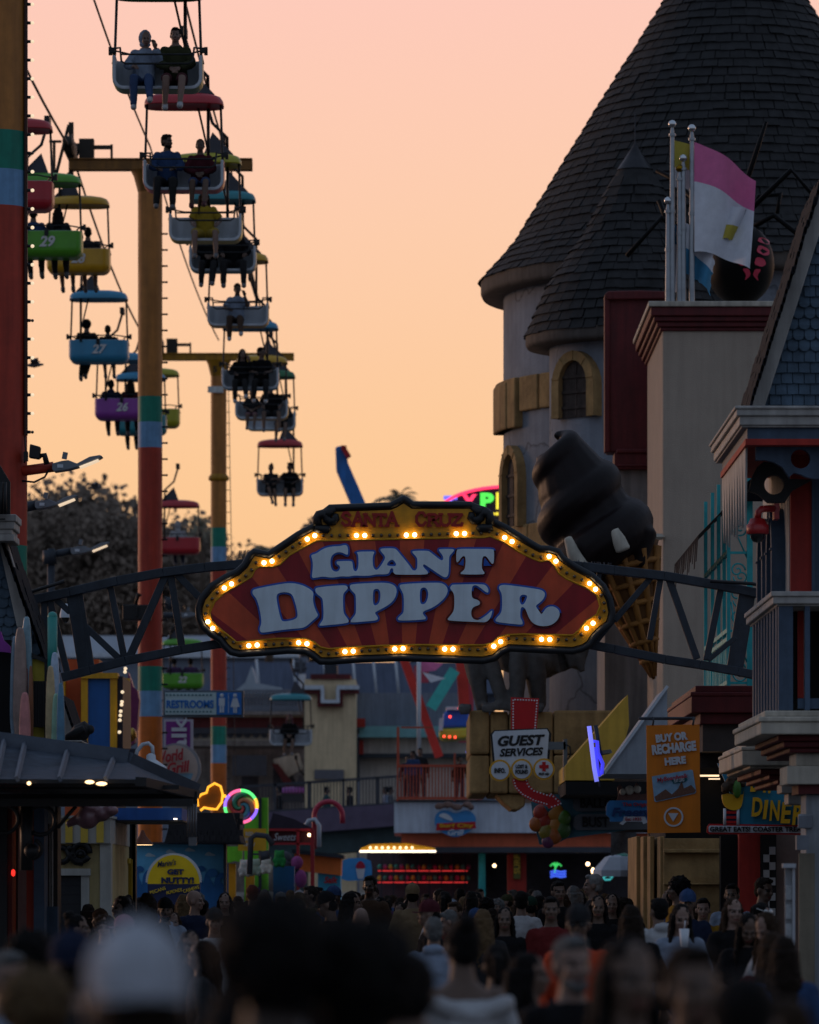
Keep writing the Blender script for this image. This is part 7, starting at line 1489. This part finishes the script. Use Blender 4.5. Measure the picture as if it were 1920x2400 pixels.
t=thing('lobster_neon','small teal and red neon shaped like raised claws','neon sign',P(1425,2065,120)); b=MB(); b.tube([P(x,y,120) for x,y in((1414,2036),(1412,2026),(1418,2020),(1423,2034),(1430,2034),(1434,2020),(1438,2028),(1436,2036))],.025,6); b.tube([P(x,y,120) for x,y in((1414,2056),(1425,2052),(1436,2056),(1430,2062),(1418,2062),(1414,2056))],.022,6); b.build('teal_tube',le('neon_teal',(.05,.4,.4),.9),t); b=MB(); b.px(1411,2040,1436,2048,119.95,.05); b.build('red_tube',le('neon_red',(1,.05,.04),.9),t)
# ================================================================ hill, trees, birds
hm=M('hazy_hill','#66615b',.95,.3,.05,.2)
b=MB(); n=60
for i in range(n+1):
    x=-90+i*3.; h=2+22*math.exp(-((x+30)/26)**2)+9*math.exp(-((x-2)/14)**2)+8*math.exp(-((x+70)/20)**2)
    b.v+= [Vector((x,400,0)),Vector((x,450,h)),Vector((x,620,h*1.05))]
for i in range(n):
    for k in(0,1): b.f.append([i*3+k,i*3+3+k,i*3+4+k,i*3+1+k]); b.mi.append(0); b.sm.append(True)
b.build('hill',hm,kind='structure')
leaf=M('dusky_leaves','#665a50',.95,.25,.12,0); N_,L_,B_=nodes(leaf); gn_=N_.new('ShaderNodeNewGeometry'); vm_=N_.new('ShaderNodeVectorMath'); vm_.operation='SCALE'; vm_.inputs['Scale'].default_value=.35; va_=N_.new('ShaderNodeVectorMath'); va_.operation='ADD'; va_.inputs[1].default_value=(0,-.55,.75); L_.new(gn_.outputs['Normal'],vm_.inputs[0]); L_.new(vm_.outputs[0],va_.inputs[0]); L_.new(va_.outputs[0],B_.inputs['Normal'])
bark=M('bark','#3a3028',.9,.3,2,.3)
def tree_mesh(seed,h,wd_,n=8000):
    rnd=random.Random(seed); tr=MB(); cr=MB(); top=[]
    tr.tube([(0,0,0),(.15*wd_*rnd.uniform(-.3,.3),0,h*.35),(rnd.uniform(-.4,.4),rnd.uniform(-.3,.3),h*.75)],[.045*h,.03*h,.012*h],8)
    cl=[]
    for i in range(11):
        a=rnd.uniform(0,2*PI); r=rnd.uniform(.1,1)*wd_*.42; z=h*rnd.uniform(.45,.9); c=Vector((math.cos(a)*r,math.sin(a)*r,z)); cl.append((c,rnd.uniform(.14,.26)*wd_)); tr.tube([(0,0,h*rnd.uniform(.25,.5)),c*.6+Vector((0,0,z*.3)),c],[.018*h,.012*h,.005*h],5)
    for i in range(n):
        c,r=rnd.choice(cl); d_=Vector((rnd.gauss(0,1),rnd.gauss(0,1),rnd.gauss(0,.75))); d_=d_.normalized()*r*rnd.random()**.45; p=c+d_; s_=h*rnd.uniform(.007,.017); q_=Euler((rnd.uniform(0,6),rnd.uniform(0,6),rnd.uniform(0,6))).to_matrix()
        cr.add([p+q_@Vector(v)*s_ for v in((-1,-.5,0),(0,-.9,.2),(1,0,0),(0,.9,-.2),(-1,.5,.1))],[(0,1,2,3,4)],False)
    return tr.mesh('trunk'),cr.mesh('crown')
TM=[tree_mesh(k,14,w) for k,w in((1,13),(2,10),(3,15),(4,11))]+[tree_mesh(5,14,4.2,1100),tree_mesh(6,14,3.2,1000)]
def tree(lab,px_,top,Y,hgt,k,grp='trees on the far hill'):
    p=P(px_,top,Y); t=thing('tree',lab,'tree',(p.x,Y,p.z-hgt),grp); t.scale=(hgt/14,)*3; t.rotation_euler.z=px_*.7
    for nm,me,m in(('trunk',TM[k][0],bark),('crown',TM[k][1],leaf)): mesh_obj(nm,me,m,t)
for i,(x,y,hh,k) in enumerate(((30,1215,16,1),(75,1205,15,0),(125,1190,17,2),(180,1172,19,0),(238,1178,18,2),(290,1205,16,1),(330,1240,15,3),(205,1240,15,1),(150,1255,14,3),(100,1270,15,2),(268,1265,14,0),(60,1290,14,1),(310,1300,13,2),(235,1320,13,3),(175,1330,13,2),(120,1345,13,0),(350,1330,12,1),(392,1228,13,1),(440,1262,15,0),(470,1290,14,2),(405,1320,12,3),(455,1340,12,1),(290,1365,11,2),(380,1385,11,0),(215,1385,11,1))):
    pos=['left edge','behind the lamp heads','over the orange lamp arm','tallest rounded crown','right of the tallest crown','just left of the middle post','touching the middle post','lower crown beneath the tallest','lower crown at left','lowest left crown','lower crown by the middle post','low crown by the mansard roof','low dark crown behind the arch','low crown under the street light','small crown by the grey lamp','small crown above the arch end','low crown at the middle post','between the middle and far post','tree behind the far red chair','tree touching the far post','low crown under the red chair','low crown beside the far post','small low crown in the hollow','small low crown right of post','small low crown below street light'][i]
    tree('dusky broadleaf tree on the hill, '+pos,x,y,430+4*(i%5),hh*1.05,k)
for x,y,hh,k,la in((745,1190,11,4,'loose dark tree rising just left of the sign crest'),(783,1180,11,5,'second loose tree above the sign near the blue boom'),(715,1222,10,5,'low bush like tree above the left shoulder of the sign'),(1180,1150,11,4,'tree hidden behind the LED sign')): tree(la,x,y,330,hh,k,'trees beyond the sign')
pf=M('palm_frond','#6a6656',.85,.3,1,0)
def palm(lab,px_,top,Y,hgt):
    p=P(px_,top,Y); t=thing('palm_tree',lab,'palm tree',(p.x,Y,p.z-hgt),'palms beyond the sign'); rnd=random.Random(px_); zc_=p.z-1.1
    b=MB(); b.tube([(p.x,Y,p.z-hgt),(p.x+.2,Y,p.z-hgt*.5),(p.x,Y,zc_)],[.28,.2,.17],8); b.build('trunk',bark,t); b=MB()
    for i in range(26):
        a=2*PI*i/26+rnd.uniform(-.1,.1); el=rnd.uniform(-.3,1.2); L_=rnd.uniform(1.3,1.9); pts=[Vector((p.x,Y,zc_))+Vector((math.cos(a)*math.cos(el)*L_*f,math.sin(a)*math.cos(el)*L_*f,math.sin(el)*L_*f-.9*f*f)) for f in(0,.3,.6,.85,1)]
        for j in range(4):
            for q_ in range(4):
                c=pts[j].lerp(pts[j+1],q_/4); d_=(pts[j+1]-pts[j]).normalized(); s_=d_.cross(Vector((0,0,1))); s_=s_.normalized() if s_.length>.05 else Vector((1,0,0))
                for sg in(-1,1): b.add([c,c+d_*.09,c+s_*sg*.34*(1-.4*j/4)+d_*.25-Vector((0,0,.14))],[(0,1,2)],False)
    b.build('fronds',pf,t)
palm('palm top just left of the sign crest centre',930,1132,300,14); palm('small palm top above the left shoulder of the sign',625,1252,280,11); palm('palm top left of the far post',470,1200,420,13); palm('palm top just beside the larger palm at the crest',968,1150,320,12)
wing=M('bird_grey','#4a4648',.8,.2,9,0)
for x,y,Y,la in((80,856,120,'small dark gull gliding left of the blue chair'),(222,1143,150,'tiny gull in the sky above the tree tops')):
    t=thing('gull',la,'bird',P(x,y,Y)); p=P(x,y,Y); b=MB(); b.tube([p+Vector((-.2,0,0)),p,p+Vector((.22,0,.02))],[.02,.06,.02],8)
    for sg in(-1,1): b.add([p+Vector((-.08,0,.03)),p+Vector((.1,0,.03)),p+Vector((.12,sg*.35,.14)),p+Vector((.02,sg*.7,.04)),p+Vector((-.06,sg*.35,.12))],[(0,1,2,4),(4,2,3)],True)
    b.build('body',wing,t)
ALB=1.
# ================================================================ the crowd
CR='people in the boardwalk crowd'
feat=[]
def put(label,px_,ytop,Y,face='front',rzoff=0.,**k):
    p=P(px_,ytop,Y); h=p.z; kind=k.get('kind','stand'); base=1.77 if k.get('hair')!='afro' else 1.83
    rz={'front':0,'back':PI,'left':-PI/2,'right':PI/2}[face]+rzoff
    feat.append((px_,Y)); sc_=h/base
    return person(label,(p.x,Y,0),rz,scale=sc_,group=CR,**k)
# nearest, out of focus
put('person in plain white cap seen from behind, nearest and most blurred',325,2164,7.9,'back',.2,kind='stand',hair='cap',hc='dark brown',cap='white',capback=True,top='tee',tc='black',sk='tan')
put('person with short fuzzy fair hair in the bottom left corner',82,2262,13,'back',hair='curly',hc='blond',tc='black',sk='light')
put('near person with big black curly hair left of centre',640,2084,8.8,'back',.1,hair='curly',hc='black',tc='black',sk='dark')
put('near dark curly haired person right of the bigger curly head',850,2146,8.9,'back',-.3,hair='curly',hc='black',tc='black',sk='dark')
put('blurred person with dark long hair low in front centre',560,2290,12,'back',hair='long',hc='black',tc='black')
put('near dark long haired person wedged low between the two curly heads',748,2190,11.5,'back',hair='long',hc='black',tc='black')
put('near short dark haired person just left of the off shoulder top',960,2225,14,'back',hair='short',hc='black',tc='charcoal')
put('near woman with long black hair parted, beside the grey bearded man',1470,2190,14.,'front',.4,hair='long',hc='black',tc='black',sk='tan')
put('near person with short dark hair between two dark heads at right',1632,2202,13,'front',-.5,kind='look',hair='short',hc='dark brown',tc='charcoal',sk='tan')
put('nearest dark haired person at the lower right, facing away',1745,2272,10.8,'back',-.3,hair='short',hc='black',tc='black',sk='mid')
put('person with brown hair at the bottom right corner edge',1842,2330,12.5,'back',hair='short',hc='brown',tc='charcoal')
put('grey haired bearded man facing the camera, right of centre',1338,2186,19.5,'front',.35,hair='short',hc='grey',beard='grey',top='long',tc='black',sk='light')
put('woman in off shoulder white top with bun seen from behind',1085,2152,21.5,'back',.3,hair='bun',hc='black',top='off',tc='white',sk='tan',kind='stand')
put('person in blue and white low in front between curly heads',665,2362,11,'back',hair='short',hc='grey',tc='pale blue')
put('plaid shirted man in dark cap at left, back turned',172,2182,17,'back',.5,hair='cap',cap='navy',tc='charcoal',capback=True)
put('dark haired person beside the shop posts at left edge',70,2176,20,'back',hair='curly',hc='black',tc='black')
put('grey haired person at the very left edge behind fair hair',15,2222,19,'front',.6,hair='short',hc='grey',tc='pale blue',sk='light')
put('dark ponytailed woman behind the off shoulder top',1165,2210,25,'back',hair='tail',hc='black',tc='purple',sk='tan')
put('woman with dark hair beside the grey bearded man, turned right',1235,2228,23,'right',hair='long',hc='black',tc='black')
# recognisable, in focus rows
put('curly haired little girl facing us in front of the kiosk',245,2142,44,'front',hair='curly',hc='brown',tc='black',sk='light')
put('dark haired woman with a bun at left in front of the kiosk shutter',178,2140,40,'right',hair='bun',hc='black',tc='black')
put('person in pink cap low beside the little girl',294,2144,43,'left',hair='cap',cap='pink',tc='charcoal',sk='light')
put('bearded man in backwards striped cap and pale hoodie',387,2104,52,'front',.1,hair='cap',cap='black',capback=True,beard='black',top='hood',tc='pale blue',sk='tan')
put('brown haired young woman facing us in white top below the nut sign',407,2136,54,'front',hair='long',hc='brown',tc='white',sk='light')
put('tall bald man in dark patterned shirt behind the young woman',455,2084,58,'front',.6,kind='look',hair='none',hc='black',tc='navy',sk='light')
put('blonde woman turned away beside the tall bald man',430,2094,60,'back',hair='long',hc='blond',tc='charcoal')
put('man in grey cap and white tee facing us at left of centre',502,2127,45,'front',.15,hair='cap',cap='charcoal',top='tee',tc='white',sk='light')
put('woman with pale dark framed face beneath the ocean mural edge',527,2090,62,'front',hair='long',hc='black',tc='black',sk='light')
put('dark haired woman in front of the cap man, hair over face',445,2178,36,'front',.3,hair='long',hc='black',tc='black',sk='mid')
put('dark haired girl beside the cap man looking left',476,2200,33,'left',hair='long',hc='black',tc='charcoal',sk='mid')
put('long dark haired woman turned away left of the bearded man',345,2090,50,'back',hair='long',hc='dark brown',tc='black')
put('person with red hair in front of the green column',592,2072,70,'back',hair='short',hc='red',tc='black')
put('tall smiling man in brown jacket below the frozen treat sign',867,2050,66,'front',-.2,hair='short',hc='black',tc='brown',sk='dark')
put('bald man facing away just below the smiling man',846,2124,44,'back',hair='none',hc='black',tc='black',sk='light')
put('man in dark cap raising a camera right of the big hair',778,2088,50,'left',hair='cap',cap='black',tc='black',kind='phone')
put('long dark haired woman left of the smiling man',822,2088,55,'right',hair='long',hc='black',tc='charcoal')
put('person in beige cap below the game stall',967,2070,62,'back',hair='cap',cap='tan',capback=True,tc='tan')
put('man in maroon cap looking left below the grill logo',1010,2108,44,'left',hair='cap',cap='maroon',tc='black')
put('grey haired woman in pale hooded top near centre',1017,2146,38,'back',hair='short',hc='grey',top='hood',tc='pale blue')
put('blonde long haired woman seen from behind at centre',1132,2128,44,'back',hair='long',hc='blond',tc='charcoal')
put('woman with dark hair facing us right of the blonde',1183,2124,46,'front',hair='long',hc='black',tc='black',sk='tan')
put('man in white shirt and dark hair turned away below guest sign',1222,2086,58,'back',hair='short',hc='black',top='tee',tc='white')
put('man in red shirt facing us below the guest sign arrow',1292,2098,46,'front',hair='short',hc='black',top='tee',tc='red',sk='tan')
put('man in bright orange red shirt with sunglasses under dark cap',1356,2118,32,'front',-.1,hair='cap',cap='charcoal',glass='on',top='long',tc='orange red',sk='tan')
put('white haired man in profile below the neon palm',1394,2046,62,'left',hair='short',hc='white',tc='charcoal',sk='light')
put('woman in pink face mask below the white umbrella',1402,2096,50,'front',hair='long',hc='black',tc='black',sk='tan')
put('tall dark haired man left of the white haired man',1308,2062,60,'front',.3,hair='short',hc='black',tc='black',sk='mid')
put('dark haired woman facing us beneath the picture banner',1434,2092,56,'front',hair='long',hc='black',tc='black',sk='mid')
put('curly dark haired man in mustard shirt under the orange banner',1592,2052,55,'left',.3,hair='curly',hc='black',tc='mustard',sk='tan')
put('man in royal blue cap facing us under the orange banner',1612,2084,50,'front',hair='cap',cap='blue',tc='navy',sk='tan')
put('young woman with long dark hair sipping from a white cup',1594,2116,42,'front',.15,kind='cup',hair='long',hc='black',top='long',tc='pale blue',sk='light')
cupx=P(1594,2160,42)
put('man in white hooded top leaning left beside the sipping woman',1546,2102,46,'back',.5,hair='short',hc='black',top='hood',tc='white')
put('dark long haired woman turned away left of the white hooded man',1480,2118,38,'back',hair='long',hc='dark brown',tc='black')
put('child facing us right of the blue cap man',1648,2102,52,'front',hair='short',hc='black',tc='mustard',sk='light')
put('young woman with long light brown hair facing us at right',1718,2102,44,'front',.3,hair='long',hc='brown',top='tee',tc='black',sk='light')
put('man with pale mask and dark hair below the diner sign',1716,2068,56,'front',-.2,hair='short',hc='black',tc='pale blue',sk='tan')
put('man with short hair in pale blue shirt by the tiled post',1785,2054,54,'right',kind='lookr',hair='short',hc='dark brown',tc='pale blue',sk='tan')
put('woman with white sunglasses pushed up on dark hair',1772,2112,44,'front',.4,kind='down',hair='tail',hc='black',glass='up',tc='black',sk='light')
put('dark haired girl with pale blue headband looking down',1752,2136,38,'front',-.2,kind='down',hair='long',hc='black',top='tee',tc='black',sk='tan')
put('woman in blue bandana and white tee leaning left at right edge',1812,2132,36,'left',.5,kind='down',hair='long',hc='brown',top='tee',tc='white',sk='light')
put('long curly brown haired person in red by the menu stand',1808,2180,30,'back',hair='long',hc='brown',tc='red')
put('person in blue patterned top at the foot of the menu stand',1838,2190,28,'back',hair='long',hc='dark brown',tc='blue')
t=thing('drink_cup','white paper cup with straw held by the sipping woman','cup',(cupx.x+.02,41.72,1.26)); b=MB(); b.lathe([(.03,1.26),(.042,1.40),(.036,1.405)],(cupx.x+.02,41.72,0),14); b.build('cup',signw,t); b=MB(); b.tube([(cupx.x+.02,41.72,1.40),(cupx.x+.03,41.74,1.47)],.004,5); b.build('straw',signw,t)
# everyone else
LM=[(60,'near the left shop posts'),(190,'before the yellow kiosk'),(300,'before the narrow yellow bay'),(407,'under the nut sign'),(500,'by the ocean mural edge'),(600,'before the green column'),(690,'under the red canopy'),(770,'by the treat hut'),(840,'under the frozen treat sign'),(930,'before the game stall'),(1010,'below the lit canopy'),(1070,'below the grill logo'),(1150,'before the grill front'),(1230,'below the guest sign'),(1310,'below the neon palm'),(1380,'below the violet neon'),(1440,'by the white umbrella'),(1510,'by the stone blocks'),(1580,'below the orange banner'),(1660,'left of the diner sign'),(1740,'below the diner letters'),(1830,'by the menu stand')]
used=set(); rnd=random.Random(11); placed=[]; n=0
hairs=['short','short','long','long','long','tail','curly','cap','bun']
rows=[23,26,29,31,33,35,37,39,41,43,45,47,49,51,54,57,60,63,66,69,72,75,79,83,88,93,98,104,112]
for Y in rows:
    lim=.076*Y; x=-min(3.9,lim)+rnd.uniform(0,.6); xmax=min(3.55,lim)
    while x<xmax:
        Yp=Y+rnd.uniform(-1,1); xx=x; x+=(rnd.uniform(.42,.85) if 34<Y<76 else rnd.uniform(.5,1.1))
        p_=960+xx*F/Yp
        if Yp<34 and rnd.random()<.25: continue
        if p_<175 and Yp<62: continue
        if any(abs(p_-fx)<(.30*F/Yp+8) and Yp<fy+.5 and fy>15 for fx,fy in feat): continue
        if any((xx-a)**2+(Yp-c)**2<.17 for a,c in placed): continue
        placed.append((xx,Yp)); hgt=rnd.gauss(1.60,.085)
        if Yp>60: hgt=rnd.gauss(1.66,.07)
        hgt=max(1.38,min(1.80,hgt))
        for tr in range(80):
            hs=rnd.choice(hairs); hc=rnd.choice(['black','black','black','dark brown','dark brown','brown','blond','grey']) ; tc_=rnd.choice(['black','black','charcoal','navy','grey','white','blue','olive','maroon','brown','dark green','pale blue','teal','purple'])
            fc=rnd.choice(['front','front','back','back','back','left','right'])
            lm=min(LM,key=lambda q:abs(q[0]-p_))[1]
            
            hn={'short':'short %s-haired person'%hc,'long':'long %s-haired person'%hc,'tail':'%s-ponytailed person'%hc,'curly':'curly %s-haired person'%hc,'cap':'capped person','bun':'person with %s hair bun'%hc}[hs].replace('dark brown','dark-brown')
            lab='%s in %s %s, %s%s'%(hn,tc_.replace(' ','-'),{'front':'facing us','back':'back turned','left':'facing left','right':'facing right'}[fc],lm,', far back' if Yp>58 else '')
            if lab not in used: break
        used.add(lab); n+=1
        person(lab,(xx,Yp,0),{'front':0,'back':PI,'left':-PI/2,'right':PI/2}[fc]+rnd.uniform(-.5,.5),kind=rnd.choice(['stand','stand','walk','look','lookr','phone','down']),hair=hs,hc=hc,tc=tc_,top=rnd.choice(['long','tee','hood','tee']),sk=rnd.choice(['light','mid','mid','tan','dark']),scale=hgt/1.77,cap=tc_ if hs=='cap' else None,group=CR,beard=hc if (hs=='short' and rnd.random()<.15) else None,lc=rnd.choice(['navy','black','charcoal','blue']))
print('crowd',n+len(feat))
